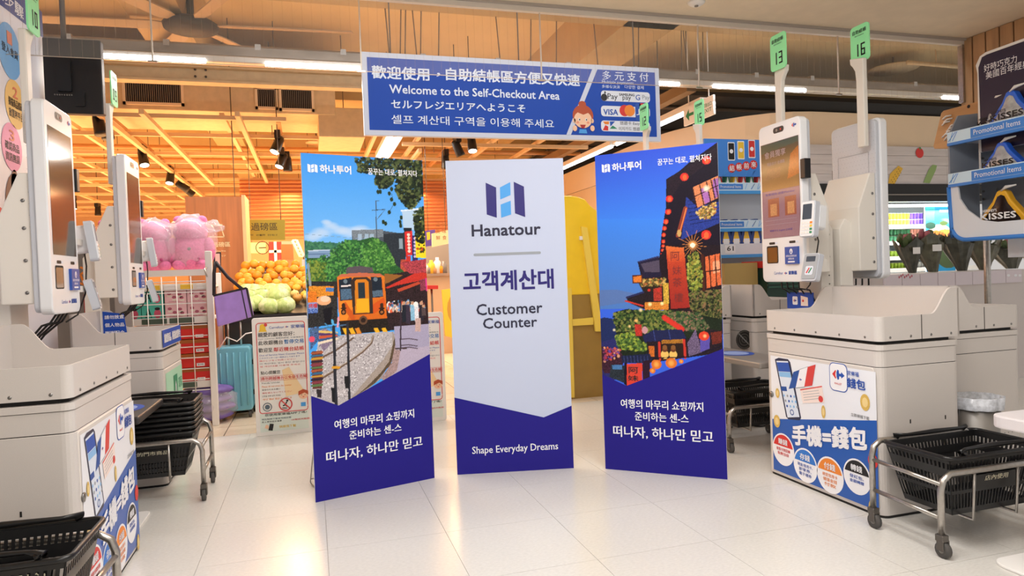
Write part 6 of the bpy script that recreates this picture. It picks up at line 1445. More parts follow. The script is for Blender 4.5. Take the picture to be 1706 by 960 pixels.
# olive hanging sign
OL = mat('olive_sign', '8c8a28', .5)
def _ol(b, f, P):
    ptxt(b, '水果過磅區', f, 388, 384.5, 462.5, 384, 13, INK, .0, .002); ptxt(b, 'Weighing Area', f, 395, 394, 422, 393.5, 4, INK, .0, .002); ptxt(b, '計量所', f, 427, 393.5, 442, 393, 3, INK, .0, .002); ptxt(b, '무게 재는 곳', f, 446, 393.5, 462, 393, 3, INK, 0, .002)
t, f, P = board_at('hanging_sign', 'olive green weighing area sign hanging above the produce', 'sign', 8.7, ((385, 366), (475, 366), (475, 400), (385, 401)), OL, .04, None, _ol)
for k in (0, 1): MB().tube([f.p(P[k][0]+(.05 if k == 0 else -.05), P[k][1], -.02), f.p(P[k][0]+(.05 if k == 0 else -.05), 4.3, -.02)], .006, DSTEEL, 5).build('hanger', t)
# ribbed shutter wall
SW_ = mat('shutter_orange', 'd08a5c', .6, noise=.05, scale=3)
f = Fr((0, 13, 0), (1, 0, 0)); s0, s1 = f.uv(400, 340)[0], f.uv(745, 340)[0]; zs0, zs1 = f.uv(500, 398)[1], f.uv(500, 300)[1]
t = tag(MB().box(s0, s1, 13.05, 13.2, 0, zs1, SW_).build('wall_shutter'), 'ribbed orange shutter wall behind the produce', None, kind='structure')
n = 16
for k in range(n):
    z = zs0+(zs1-zs0)*k/n; MB().prism([(0, z+.01), (.05, z+.03), (.05, z+(zs1-zs0)/n-.03), (0, z+(zs1-zs0)/n-.01)], Fr((s0, 13.05, 0), (0, -1, 0)), -(s1-s0), 0, SW_).build('slat', t)
# things hung or standing far behind
Z4 = lambda x, y: (400+x/4.3625, 320+y/4.3625)
def qd(x0, y0, x1, y1, s=0): return (Z4(x0, y0), Z4(x1, y0+s), Z4(x1, y1+s), Z4(x0, y1))
def _y(b, f, P):
    b.tube([f.p(P[0][0]+.1, P[0][1]-.01, -.01), f.p(P[0][0]+.1, 4.3, -.01)], .005, DSTEEL, 5)
    c = ((P[0][0]+P[1][0])/2+.1, (P[0][1]+P[2][1])/2); ring(b, f, c[0], c[1], .09, .012, INK, .001, 20); lineart(b, f, [(c[0]-.05, c[1]), (c[0]+.05, c[1])], .015, INK, .001)
board_at('hanging_banner', 'pale yellow banner with a round dark mark behind the olive sign', 'banner', 10.5, qd(30, 368, 185, 445), mat('pale_yellow', 'f0dc98', .6), .02, None, _y)
def post_of(t, f, P, Yb, m=DSTEEL):
    x = (P[0][0]+P[1][0])/2; z = min(P[2][1], P[3][1]); MB().tube([(x, Yb+.02, 0), (x, Yb+.02, z+.05)], .015, m, 6).build('post', t)
t, f, P = board_at('display_panel', 'red panel with pale frame behind the produce', 'panel', 11, qd(208, 362, 300, 505), RED, .03)
MB().fbox(f, P[0][0], P[1][0], (P[0][1]+P[3][1])/2-.02, (P[0][1]+P[3][1])/2+.02, 0, .02, WHITE).fbox(f, (P[0][0]+P[1][0])/2-.02, (P[0][0]+P[1][0])/2+.02, P[3][1], P[0][1], 0, .02, WHITE).build('frame', t); post_of(t, f, P, 11)
t, f, P = board_at('display_panel', 'grey window panel beside the red panel behind the produce', 'panel', 11, qd(300, 358, 388, 470), mat('grey_green', '96998a', .5), .03); MB().fbox(f, (P[0][0]+P[1][0])/2-.02, P[1][0]-.03, P[3][1]+.1, P[0][1]-.1, 0, .01, mat('dark_pane', '55605c', .3)).build('pane', t); post_of(t, f, P, 11)
t = thing('price_ladder', 'slanted white ladder shaped rack right of the olive sign', 'rack', tuple(AY(9.8, *Z4(430, 470))))
f = Fr((0, 9.8, 0), (1, 0, 0)); la = [f.uv(*Z4(*p)) for p in ((380, 352), (410, 350), (462, 465), (436, 470))]
b = MB(); b.tube([f.p(*la[0]), f.p(*la[3])], .02, WHITE, 6); b.tube([f.p(*la[1]), f.p(*la[2])], .02, WHITE, 6); b.build('rails', t)
for k in range(6):
    u = k/5; MB().tube([f.p(la[0][0]+(la[3][0]-la[0][0])*u, la[0][1]+(la[3][1]-la[0][1])*u), f.p(la[1][0]+(la[2][0]-la[1][0])*u, la[1][1]+(la[2][1]-la[1][1])*u)], .012, WHITE, 6).build('rung', t)
MB().tube([f.p(la[3][0]+.05, la[3][1]+.03, -.02), f.p(la[3][0]+.05, 0, -.02)], .015, DSTEEL, 6).build('post', t)
# produce island
PY = 6.45
f = Fr((0, PY, 0), (1, 0, 0)); pl0, pr0 = -.745, .75; pz_ = f.uv(460, 524)[1]
DG = mat('crate_green', '17382c', .5); DB_ = mat('tray_dark', '262420', .5)
t = thing('produce_stand', 'dark produce stand carrying cabbages and oranges', 'stand', (-.1, PY, 0))
MB().box(pl0, pr0, PY+.36, PY+1.45, 0.0, .55, DB_).build('base', t)
b = MB(); b.add([(pl0, PY, pz_-.05), (pr0, PY, pz_-.05), (pr0, PY+1.45, pz_+.356), (pl0, PY+1.45, pz_+.356), (pl0, PY, pz_-.3), (pr0, PY, pz_-.3), (pr0, PY+1.45, pz_-.3), (pl0, PY+1.45, pz_-.3)], [(0, 1, 2, 3), (7, 6, 5, 4), (0, 4, 5, 1), (1, 5, 6, 2), (2, 6, 7, 3), (3, 7, 4, 0)], DB_); b.build('sloping_tray', t)
MB().box(pl0, pr0, PY-.015, PY+.0, pz_-.06, pz_+.005, INK).build('front_lip', t)
def tz(y): return pz_-.05+.28*(y-PY)
for k in range(3):
    for j in range(2):
        x0 = -.72+k*.34+(.0 if j else 0); c = thing('produce_crate', 'green slotted crate under the produce, %s row, %s of three' % (('lower', 'upper')[j], ('left', 'middle', 'right')[k]), 'crate', (x0+.16, PY+.14, .02+j*.27), 'green crates under the cabbages')
        b = MB(); b.box(x0, x0+.32, PY+.01, PY+.32, .02+j*.27, .03+j*.27, DG)
        for y0, y1 in ((PY+.01, PY+.02), (PY+.31, PY+.32)):
            for z in range(5): b.box(x0, x0+.32, y0, y1, .02+j*.27+z*.056, .045+j*.27+z*.056, DG)
            for q_ in range(7): b.box(x0+q_*.05, x0+q_*.05+.02, y0, y1, .02+j*.27, .27+j*.27, DG)
        for x_ in (x0, x0+.31): b.box(x_, x_+.01, PY+.01, PY+.32, .02+j*.27, .27+j*.27, DG)
        b.build('crate_body', c)
CAB = [mat('cabbage_a', 'cdd98c', .6, col2='a9c06a', scale=30, bump=.6, noise=.1), mat('cabbage_b', 'dfe3b0', .6, col2='b9c97e', scale=26, bump=.6, noise=.1)]
ORG_M = [mat('orange_skin', 'f29a1e', .45, noise=.1, scale=60), mat('orange_skin_b', 'f7b53a', .45, noise=.1, scale=60)]; ONI = mat('onion_skin', 'dd9c4c', .4, col2='c07a34', scale=20, noise=.1); PAP = mat('pale_fruit', 'f0c878', .45, noise=.1, scale=20)
def fruit(nm, lab, cat, grp, c, r, m, sq=(1, 1, 1), cache={}):
    key = (nm, m.name, r)
    if key not in cache:
        b = MB(); rr = random.Random(3)
        if nm == 'cabbage':
            b.ell((0, 0, 0), (r, r, r*.86), m, 14, 10, .03, rr)
            for k in range(6):
                a = k*math.pi/3; d = V3(math.cos(a), math.sin(a), 0); vs = []; fs = []
                for i in range(5):
                    for j in range(5):
                        ph = a+(i-2)*.30; th = 2.2-j*.42; w_ = 1.05+.03*((i+j) % 2)+.05*(j == 4); vs.append(V3(r*w_*math.sin(th)*math.cos(ph), r*w_*math.sin(th)*math.sin(ph), r*.88*w_*math.cos(th)))
                for i in range(4):
                    for j in range(4): fs.append((i*5+j, i*5+j+1, i*5+j+6, i*5+j+5))
                b.add(vs, fs, CAB[k % 2], True)
        else:
            b.ell((0, 0, 0), (r*sq[0], r*sq[1], r*sq[2]), m, 12, 8, .015, rr)
            if nm == 'orange': b.lathe([(r*.1, r*.97), (.001, r*1.0)], (0, 0, 0), mat('stem_green', '4c5a2c', .6), 6)
            if nm == 'onion': b.lathe([(r*.25, r*.85*sq[2]), (r*.08, r*1.25*sq[2])], (0, 0, 0), m, 8)
        o = b.build(nm); C.objects.unlink(o); cache[key] = o.data
    o = bpy.data.objects.new(nm, cache[key]); C.objects.link(o); o.location = tuple(c); o.rotation_euler = (0, random.uniform(-.3, .3), random.uniform(0, 6)); ORG[o.name] = V3(*c)
    return tag(o, lab, cat, grp)
cpos = [(115, 832), (210, 868), (330, 862), (280, 790), (62, 770), (160, 768), (115, 712), (222, 716), (40, 850), (300, 716), (60, 708)]
cnames = ['front left', 'front middle', 'front right', 'large central', 'left second row', 'middle second row', 'left third row', 'middle third row', 'leftmost front', 'right third row', 'far left third row']
for (x, y), nm in zip(cpos, cnames):
    Yc = PY+.14+(870-y)/160*.50; p = AY(Yc, *Z4(x, y)); r = .088 if nm != 'large central' else .105
    fruit('cabbage', 'pale green cabbage of the produce pile, %s one' % nm, 'cabbage', 'cabbages on the produce stand', (p[0], Yc, max(tz(Yc)+r*.84, p[2]-.02)), r, CAB[0])
random.seed(11)
for k in range(43):
    row = min(3, k // 9 if k < 36 else 3); x = -.69+(k % 9)*.082+random.uniform(-.02, .02)+.03*(row % 2); Yc = PY+.80+row*.13+random.uniform(-.02, .02)+(.06 if k >= 36 else 0); 
    fruit('orange', 'orange in the heap behind the cabbages, %s row, %s from the left' % (('front', 'second', 'third', 'back')[row] if k < 36 else 'topmost', NTH[k % 9]), 'orange', 'oranges on the produce stand', (x, Yc, tz(Yc)+.05+row*.02+random.uniform(0, .03)+(.05 if k >= 36 else 0)), .048, ORG_M[k % 2])
for k in range(26):
    row = k // 7; x = -.22+(k % 7)*.085+random.uniform(-.02, .02); Yc = PY+.45+row*.13+random.uniform(-.02, .02)
    fruit('onion', 'onion in the heap right of the cabbages, %s row, %s from the left' % (('front', 'second', 'third', 'back')[row], NTH[k % 7]), 'onion', 'onions on the produce stand', (x+.08, Yc, tz(Yc)+.045+random.uniform(0, .03)), .044, (ONI, PAP, ORG_M[1])[k % 3], (1, 1, .9))
def _card(b, f, P):
    c = (sum(p[0] for p in P)/4, sum(p[1] for p in P)/4); b.poly([((p[0]-c[0])*.85+c[0], (p[1]-c[1])*(.55 if p[1] < c[1] else .8)+c[1]) for p in P], f, .001, mat('card_brown', '6a5650', .5)); ring(b, f, c[0]-.02, c[1]+.05, .03, .01, WINK, .002, 14); ring(b, f, c[0]+.04, c[1]+.05, .03, .01, WINK, .002, 14)
    txt(b, 'Fresh fruit', f, c[0]-.08, c[0]+.08, c[1]-.04, c[1]-.01, WINK, 0, .002)
t, f, P = board_at('price_card', 'tilted dark brown card with two white rings above the oranges', 'sign', 7.9, (Z4(95, 500), Z4(238, 545), Z4(212, 622), Z4(72, 590)), mat('card_tan', 'd8b478', .5), .02, None, _card); post_of(t, f, P, 7.9)
for k, nm in enumerate(('left', 'middle', 'right')):
    def _dc(b, f, P):
        c = (sum(p[0] for p in P)/4, sum(p[1] for p in P)/4); ring(b, f, c[0], c[1], .045, .02, ORG_M[0], .001, 14); lineart(b, f, [(c[0]-.06, c[1]-.05), (c[0]+.06, c[1]+.05)], .02, INK, .002)
    board_at('fruit_box', 'orange printed fruit carton on the red price board, %s of three' % nm, 'box', 8.3, qd(238+k*58, 556, 290+k*56, 616), mat('carton_red', 'd8683a', .5), .2, 'printed fruit cartons', _dc)
def _rb(b, f, P):
    txt(b, '特價 新鮮水果', f, P[0][0]+.04, P[1][0]-.04, P[3][1]+.10, P[3][1]+.17, RED, .02, .002); txt(b, 'SALE 99', f, P[0][0]+.1, P[1][0]-.1, P[3][1]+.02, P[3][1]+.07, RED, .02, .002)
t, f, P = board_at('price_board', 'pink and white price board under the printed cartons', 'sign', 8.25, qd(232, 622, 405, 690), mat('board_pinkish', 'f0c8b4', .5), .25, None, _rb); post_of(t, f, P, 8.4)
t, f, P = board_at('cardboard_box', 'open brown cardboard box above the price board', 'box', 8.9, qd(282, 490, 398, 552), mat('cardboard', 'b98a5c', .7, noise=.06, scale=10), .3)
MB().fbox(f, P[0][0]+.02, P[1][0]-.02, P[0][1], P[0][1]+.2, -.30, -.28, MATS['cardboard']).build('flap', t); post_of(t, f, P, 9.0)
t = thing('small_rack', 'narrow cream rack of packets beside the left banner', 'rack', tuple(AY(8.2, *Z4(458, 700)))); f = Fr((0, 8.2, 0), (1, 0, 0)); a, b1 = f.uv(*Z4(430, 520)); c_, d_ = f.uv(*Z4(492, 730))
for xx in (a, c_): MB().fbox(f, xx-.01, xx+.01, 0, b1, -.02, .0, mat('rack_cream', 'f0dca8', .5)).build('upright', t)
for k in range(4):
    z = d_+(b1-d_)*k/4; sh = MB().fbox(f, a, c_, z, z+.02, -.2, 0, MATS['rack_cream']).build('shelf_board', t)
    for j in range(3): MB().fbox(f, a+.03+j*.1, a+.11+j*.1, z+.02, z+.13, -.1, -.02, [YEL, GREENK, RED, WHITE][(k+j) % 4]).build('packet', sh)
# counter seen between the left and middle banners
K8 = lambda x, y: (700+x/8, 380+y/8)
def q8(x0, y0, x1, y1, s=0): return (K8(x0, y0), K8(x1, y0+s), K8(x1, y1+s), K8(x0, y1))
def _ps(b, f, P): b.poly([f.uv(*K8(*p)) for p in ((85, 60), (130, 50), (135, 150), (92, 165))], f, .001, YEL)
t, f, P = board_at('hanging_banner', 'small purple and yellow banner between the left and middle banners', 'banner', 9.6, q8(60, 40, 200, 250, -20), mat('purple_sign', '5a46a8', .5), .02, None, _ps); MB().tube([f.p(P[0][0]+.05, P[0][1], -.01), f.p(P[0][0]+.05, 4.3, -.01)], .005, DSTEEL, 5).build('hanger', t)
def _ms(b, f, P):
    for r_ in range(3):
        for c_ in range(4): txt(b, '鮮食美味湯粥'[(r_*2+c_) % 6], f, P[3][0]+.06+c_*.09, P[3][0]+.12+c_*.09, P[3][1]+.10+r_*.09, P[3][1]+.16+r_*.09, mat('menu_ink', '9a6a3a', .5), .0, .002)
t, f, P = board_at('menu_sign', 'cream menu sign over the counter left of the middle banner', 'sign', 9.5, (K8(155, 75), K8(378, 25), K8(380, 210), K8(160, 255)), mat('menu_cream', 'f6e4b4', .5), .03, None, _ms); MB().tube([f.p(P[0][0]+.2, P[0][1]-.05, -.01), f.p(P[0][0]+.2, 4.3, -.01)], .005, DSTEEL, 5).build('hanger', t)
f = Fr((0, 10, 0), (1, 0, 0)); a = f.uv(*K8(-300, 500))[0]; c_ = f.uv(*K8(900, 500))[0]; z_ = f.uv(*K8(250, 640))[1]
t = thing('deli_counter', 'grey and cream counter seen between the left and middle banners', 'counter', ((a+c_)/2, 10, 0))
MB().box(a, c_, 10, 10.6, 0, z_, mat('counter_tan', 'c8a888', .6)).build('body', t); MB().box(a, c_, 9.95, 10.6, z_, z_+.04, mat('counter_top', 'a08878', .4)).build('worktop', t)
MB().box(a, c_, 11.4, 11.5, 0, f.uv(*K8(250, 240))[1]+.25, mat('deli_grey', '8f8880', .6)).build('back_panel', t)
for k in range(7):
    x = f.uv(*K8(90+k*42, 600))[0]; h = [.16, .12, .2, .1, .24, .14, .18][k]
    o = MB().lathe([(.05, 0), (.055, h*.7), (.025, h*.85), (.025, h)], (x, 10.15, z_+.041), [WHITE, GREY, YEL, MATS['cardboard'], WHITE, ORG_M[0], GREY][k], 10).build('jar', None, loc=(x, 10.15, z_+.04))
    tag(o, ['white jar at the left of the far counter', 'short grey pot on the far counter', 'yellow bottle on the far counter', 'brown pot on the far counter', 'tall white bottle on the far counter', 'orange jar on the far counter', 'grey bottle at the right of the far counter'][k], 'jar', 'jars on the far counter')
t, f, P = board_at('product_tray', 'red tray of goods in front of the far counter', 'tray', 8.6, q8(100, 765, 240, 815), RED, .3); post_of(t, f, P, 8.7)
def _yp(b, f, P):
    c = (sum(p[0] for p in P)/4, sum(p[1] for p in P)/4); b.poly(circ(c[0], c[1]+.05, .09, 14, .16), f, .001, mat('poster_amber', 'd89a3a', .5))
t, f, P = board_at('poster_stand', 'yellow poster stand between the left and middle banners', 'poster', 7.2, ((736, 483), (775, 478), (782, 570), (742, 560)), mat('poster_yellow', 'f0cc3c', .5), .03, None, _yp); post_of(t, f, P, 7.2)
# yellow wrapped display
YF = mat('yellow_film', 'ffd428', .3, noise=.08, scale=5, bump=.5, coat=.3); KR = mat('brown_wrap', 'a3823c', .45, noise=.1, scale=6, bump=.2, coat=.3)
yy0 = 5.72; f = Fr((0, yy0, 0), (1, 0, 0))
yx0, yx1 = 1.95, 2.62; zmid = f.uv(950, 492)[1]
t = thing('wrapped_display', 'display wrapped in yellow film above brown board, between middle and right banners', 'display', (2.3, yy0, 0))
MB().box(yx0, yx1, yy0, yy0+.5, .0, zmid, KR).build('brown_board', t)
P = [f.uv(*p) for p in ((930, 492), (1005, 492), (1005, 352), (992, 350), (982, 342), (974, 332), (962, 328), (950, 326), (930, 326))]; P[0] = (yx0, zmid); P[1] = (yx1, zmid); P[2] = (yx1, P[2][1]); P[-1] = (yx0, P[-1][1])
MB().prism(P, f, -.45, .01, YF).build('yellow_film', t, .01)
TP = mat('yellow_tape', 'f6d65a', .4)
MB().prism([f.uv(*p) for p in ((966, 378), (976, 380), (1002, 552), (990, 552))], f, .01, .035, TP).build('tape_strip', t)
MB().prism([f.uv(*p) for p in ((952, 532), (987, 529), (987, 541), (952, 543))], f, .002, .02, TP).build('tape_strip', t)
MB().prism([f.uv(*p) for p in ((944, 480), (951, 480), (956, 662), (950, 662))], f, .002, .02, TP).build('tape_strip', t)
MB().prism([f.uv(*p) for p in ((964, 394), (969, 394), (969, 400), (964, 400))], f, .01, .03, WHITE).build('tag', t)
# ================================================================ promotional displays on the right
PBL = mat('promo_blue', '3f86dc', .45); PLB = mat('promo_light', 'cfe8fa', .45); DISP = mat('display_white', 'e2e6ee', .4); DGR = mat('display_inner', '8b929e', .5)
ONS = []
def pattern(b, f, u0, u1, v0, v1, off=.002):
    rr = random.Random(5); n = int((u1-u0)/.05)
    for k in range(n):
        a = u0+rr.random()*(u1-u0-.06); lineart(b, f, [(a, v0+.003), (a+rr.uniform(.01, .06), v1-.003)], .004, PBL if k % 2 else MATS['light_blue_ink'], off)
# far shelf beside kiosk 13
f = Fr((0, 5.5, 0), (1, 0, 0)); a0, zb0 = f.uv(1201, 430); a1, _ = f.uv(1265, 430); a0 -= .15; zt_ = f.uv(1202, 236)[1]
t = thing('promo_shelf', 'white promotional shelf with a blue header, left of the number 13 kiosk', 'shelf', ((a0+a1)/2, 5.5, 0))
MB().box(a0, a1+.5, 5.75, 5.78, 0, zt_, DISP).box(a0, a0+.02, 5.5, 5.75, .0, zt_, DISP).box(a1+.48, a1+.5, 5.5, 5.75, 0, zt_, DISP).build('carcass', t)
hd = MB().fbox(f, a0, a1+.5, f.uv(1202, 300)[1]+.03, zt_+.02, .0, .02, PBL).build('header', t); b = MB()
for k, (m_, x_) in enumerate(((INK, 1216), (YEL, 1232), (RED, 1250))):
    u, v = f.uv(x_, 253-k*2); b.poly(rrect(.075, .17, .008, 3, u, v), f, .022, WINK); b.poly(rrect(.062, .15, .006, 3, u, v), f, .023, m_); b.poly(circ(u, v, .02, 10), f, .024, WINK)
for k, ch in enumerate('結帳前來'): u, v = f.uv(1217+k*12, 281-k*2); b.poly(circ(u, v, .042, 16), f, .022, RED); txt(b, ch, f, u-.028, u+.028, v-.028, v+.028, WINK, .02, .0235)
pattern(b, f, a0, a1+.4, f.uv(1202, 300)[1]+.03, f.uv(1202, 300)[1]+.09, .022); b.build('print', hd)
for (y_, lab_, goods) in ((318, 'Promotional Items', 'r'), (381, 'Promotional Items', 'g'), (425, '', 'b')):
    z = f.uv(1202, y_)[1]; sh = MB().fbox(f, a0, a1+.5, z-.0, z+.015, -.24, 0, DISP).fbox(f, a0, a1+.5, z, z+(.075 if lab_ else .10), 0, .01, PLB if lab_ else DISP).fbox(f, a0, a1+.5, z-.03, z, -.01, .012, MATS['light_blue_ink']).build('shelf_board', t)
    b = MB()
    if lab_: pattern(b, f, a0, a1+.4, z+.01, z+.07, .012); b.poly([(a0+.14, z+.012), (a0+.40, z+.012), (a0+.40, z+.062), (a0+.14, z+.062)], f, .0125, PBL); txt(b, lab_, f, a0+.16, a0+.38, z+.024, z+.05, WINK, 0, .014)
    else: b.poly([(a0+.19, z+.015), (a0+.30, z+.015), (a0+.30, z+.09), (a0+.19, z+.09)], f, .012, WINK); txt(b, '61', f, a0+.21, a0+.28, z+.035, z+.08, INK, .02, .013)
    b.build('print', sh)
    for k in range(6 if goods != 'g' else 3):
        x = a0+.17+k*.085; hh = {'r': .16, 'g': .13, 'b': .33}[goods]; m_ = {'r': [RED, GREENK, YEL, RED, GREENK, RED], 'g': [GOLD]*3, 'b': [mat('packet_navy', '23408c', .35)]*6}[goods][k]
        if goods == 'g': o = MB().tube([(x-.02, 5.40+.2, z+.045), (x+.07, 5.40+.2, z+.045)], .03, m_, 10).build('snack_roll', None, loc=(x, 5.6, z+.02)); tag(o, 'golden snack roll on the middle shelf left of the number 13 kiosk, %s one' % ('left', 'middle', 'right')[k], 'snack', 'snack rolls on the promotional shelf'); continue
        w2 = .04 if goods == 'r' else .08
        if goods == 'b' and k > 3: continue
        xx = x if goods == 'r' else a0+.22+k*.11
        b = MB(); b.prism([(xx-w2*.6, z+.016), (xx+w2*.6, z+.016), (xx+w2*.7, z+hh*.5), (xx+w2*.25, z+hh), (xx-w2*.25, z+hh), (xx-w2*.7, z+hh*.5)], f, -.07, -.012, m_)
        b.poly([(xx-w2*.5, z+hh*.35), (xx+w2*.5, z+hh*.35), (xx, z+hh*.85)], f, -.011, YEL if goods == 'b' else WINK); b.poly([(xx-w2*.4, z+hh*.3), (xx+w2*.4, z+hh*.3), (xx+w2*.4, z+hh*.45), (xx-w2*.4, z+hh*.45)], f, -.010, WINK if goods == 'b' else YEL)
        o = b.build('snack_packet', None, loc=(xx, 5.6, z+.016))
        tag(o, ('small bright packet on the upper shelf beside the number 13 kiosk, %s from left' if goods == 'r' else 'navy snack bag on the bottom shelf beside the number 13 kiosk, %s from left') % ('first', 'second', 'third', 'fourth', 'fifth', 'sixth')[k], 'snack', 'snacks on the promotional shelf')
t = thing('stacked_crate', 'green crate with a red rim below the promotional shelf', 'crate', (a1-.05, 5.3, 0)); u0_, v1_ = f.uv(1231, 437); u1_, v0_ = f.uv(1290, 480)
MB().box(u0_, u0_+.5, 5.1, 5.45, .0, v1_-.06, DG).build('crate_body', t); MB().box(u0_-.005, u0_+.505, 5.095, 5.455, v1_-.06, v1_, RED).build('rim', t)
fk = Fr((0, 5.1, 0), (1, 0, 0))
for k in range(5): MB().fbox(fk, u0_+.01, u0_+.49, v1_-.10-k*.035, v1_-.085-k*.035, 0, .008, mat('crate_rib', '2c5a48', .5)).build('rib', t)
o = MB().box(f.uv(1206, 437)[0]-.2, u0_-.02, 5.2, 5.24, 0, v1_-.01, mat('kraft', 'b99a5c', .7)).build('kraft_board', None, loc=(u0_-.1, 5.2, 0)); tag(o, 'plain kraft board beside the green crate below the promotional shelf', 'board')
# near display with chocolate bags, in the plane x = 3.9
DXp = 3.9
f = Fr((DXp, 0, 0), (0, -1, 0)); H_ = lambda x, y: (1540+x/2.596, 40+y/2.596); UV = lambda x, y: f.uv(*H_(x, y))
t = thing('promo_display', 'white promotional display with blue edges and chocolate bags at the right edge', 'display', (DXp, 2.9, 1.25))
ul = UV(108, 500)[0]; ur = ul+1.15; z1, z2, z3 = UV(115, 512)[1], UV(125, 690)[1], UV(130, 905)[1]
ztop = UV(200, 370)[1]; zbot = UV(150, 935)[1]
MB().fbox(f, ul+.01, ur, zbot+.02, ztop, -.26, -.245, DGR).build('back_panel', t)
# side cheek with curved outline
ck = [(0, zbot), (.25, zbot), (.25, ztop+.03)]
sidep = [(-.24, zbot+.02), (.0, zbot+.05), (.0, z1), (-.02, z1+.08), (-.08, ztop), (-.24, ztop+.02)]
MB().prism([(-x, z) for x, z in sidep], Fr((DXp, -ul, 0), (1, 0, 0)), -.012, .0, DGR).build('side_panel', t)
# front frame lip: bottom tray with rounded corner
zin = UV(250, 862)[1]; 
outl = [(ul, z3+.05), (ul+.005, z3-.03)]+[(ul+.10-.10*math.cos(a*math.pi/16), zbot+.10-.10*math.sin(a*math.pi/16)) for a in range(1, 9)]+[(ur, zbot), (ur, zin)]
inner = [(ul+.30, zin), (ul+.20, zin+.02), (ul+.11, zin+.09), (ul+.06, z2-.10), (ul+.05, z2-.02)]
MB().prism(outl+inner+[(ul, z2-.02)], f, -.012, .0, DISP).build('front_tray', t)
edge = [(ul-.012, z2-.02)]+[(x-.0, z) for x, z in outl[:-2]]+[(ur, zbot)]
b = MB(); b.tube([f.p(x, z, .0) for x, z in edge], .013, PBL, 6); b.build('blue_edge', t)
for z, lab_ in ((z1, 'a'), (z2, 'b')):
    sh = MB().fbox(f, ul, ur, z, z+.012, -.24, 0, DISP).fbox(f, ul-.005, ur, z-.005, z+.062, 0, .012, PLB).fbox(f, ul-.005, ur, z-.022, z-.005, -.01, .014, PBL).build('shelf_board', t)
    b = MB(); pattern(b, f, ul, ur, z, z+.06, .013); b.poly([(ul+.155, z-.003), (ul+.50, z-.003), (ul+.50, z+.055), (ul+.155, z+.055)], f, .0135, PBL); txt(b, 'Promotional Items', f, ul+.175, ul+.46, z+.012, z+.043, WINK, 0, .0145); b.build('print', sh)
    for dz in (-.05, -.10):
        for du in (.03, .12): MB().lathe([(.008, -.006), (.006, 0)], (DXp+.24, -(ul+du), z+dz), LOCKM, 8, 0).build('bolt', t)
zsh3 = zin-.05
MB().fbox(f, ul+.02, ur, zsh3-.01, zsh3, -.24, -.012, DISP).build('shelf_board', t)
MB().fbox(f, UV(258, 955)[0], ur, zbot-.12, zbot, -.2, -.19, DISP).build('lower_panel', t)
MB().tube([(DXp+.23, -(ul+.5), 0), (DXp+.23, -(ul+.5), 1.3)], .03, DISP, 10).build('post', t)
# header
ff_ = f; f = Fr((4.03, 0, 0), (0, -1, 0)); UV = lambda x, y: f.uv(*H_(x, y))
hP = [UV(232, 330), UV(222, 180), UV(240, 140), UV(265, 122)]; hr = ul+1.15; ht = UV(431, 68)[1]
MB().prism([(UV(232, 380)[0], ztop-.25), (hP[0][0], hP[1][1]-.05), (hP[1][0], hP[1][1]), (hP[2][0], hP[2][1]), (hP[3][0], hP[3][1]), (hr, hP[3][1]+.02), (hr, ztop-.25)], f, -.02, .0, WHITE).build('header_border', t)
o_ = .022; hh_ = MB().prism([(UV(232, 380)[0]+o_, ztop-.25), (hP[1][0]+o_, hP[1][1]-.02), (hP[2][0]+o_*.8, hP[2][1]-.012), (hP[3][0]+o_*.5, hP[3][1]-.018), (hr, hP[3][1]), (hr, ztop-.25)], f, 0, .006, mat('header_navy', '241c38', .4)).build('header', t)
b = MB(); ptxt(b, '好時巧克力', f, *H_(262, 210), *H_(405, 165), 32/2.596, WINK, .0, .008); ptxt(b, '美國百年經典', f, *H_(270, 240), *H_(460, 185), 32/2.596, WINK, .0, .008); b.build('print', hh_)
f = ff_
SILV = mat('foil_silver', 'cfd0d4', .25, .35, noise=.35, scale=22, bump=.6); DKF = mat('foil_dark', '2a1a1c', .25, .2, noise=.3, scale=20, bump=.5); BAGB = mat('bag_blue', '2a66d8', .35); BAGY = mat('bag_yellow', 'eeb22a', .35)
def bag(lab, cx, w_, zb_, h, edge_m, in_m, dep, txm, off):
    g = thing('chocolate_bag', lab, 'chocolate bag', tuple(f.p(cx, zb_, off)), 'chocolate bags on the promotional display')
    ol = [(cx-w_/2, zb_), (cx+w_/2, zb_), (cx+w_*.47, zb_+h*.28), (cx+w_*.18, zb_+h*.72), (cx+w_*.09, zb_+h*.95), (cx, zb_+h), (cx-w_*.09, zb_+h*.95), (cx-w_*.18, zb_+h*.72), (cx-w_*.47, zb_+h*.28)]
    MB().prism(ol, f, off-dep, off, edge_m).build('bag_body', g, .008)
    il = [(cx+(x-cx)*.78, zb_+.008+(z-zb_)*.83) for x, z in ol]; c0 = len(il)
    b = MB(); vs = [f.p(x, z, off+.002) for x, z in il]+[f.p(cx, zb_+h*.35, off+.03)]; b.add(vs, [(i, (i+1) % c0, c0) for i in range(c0)], in_m, True); b.build('front_print', g)
    b = MB(); txt(b, "HERSHEY'S", f, cx-w_*.30, cx-w_*.02, zb_+h*.46, zb_+h*.53, txm, .03, off+.028); txt(b, 'KISSES', f, cx-w_*.34, cx+w_*.36, zb_+h*.27, zb_+h*.43, txm, .045, off+.032); b.build('lettering', g)
    b = MB(); b.tube([f.p(cx, zb_+h*.95, off), f.p(cx+.04, zb_+h*1.03, off+.01), f.p(cx+.10, zb_+h*1.05, off+.01)], [.004, .01, .004], WHITE, 6); b.build('paper_flag', g)
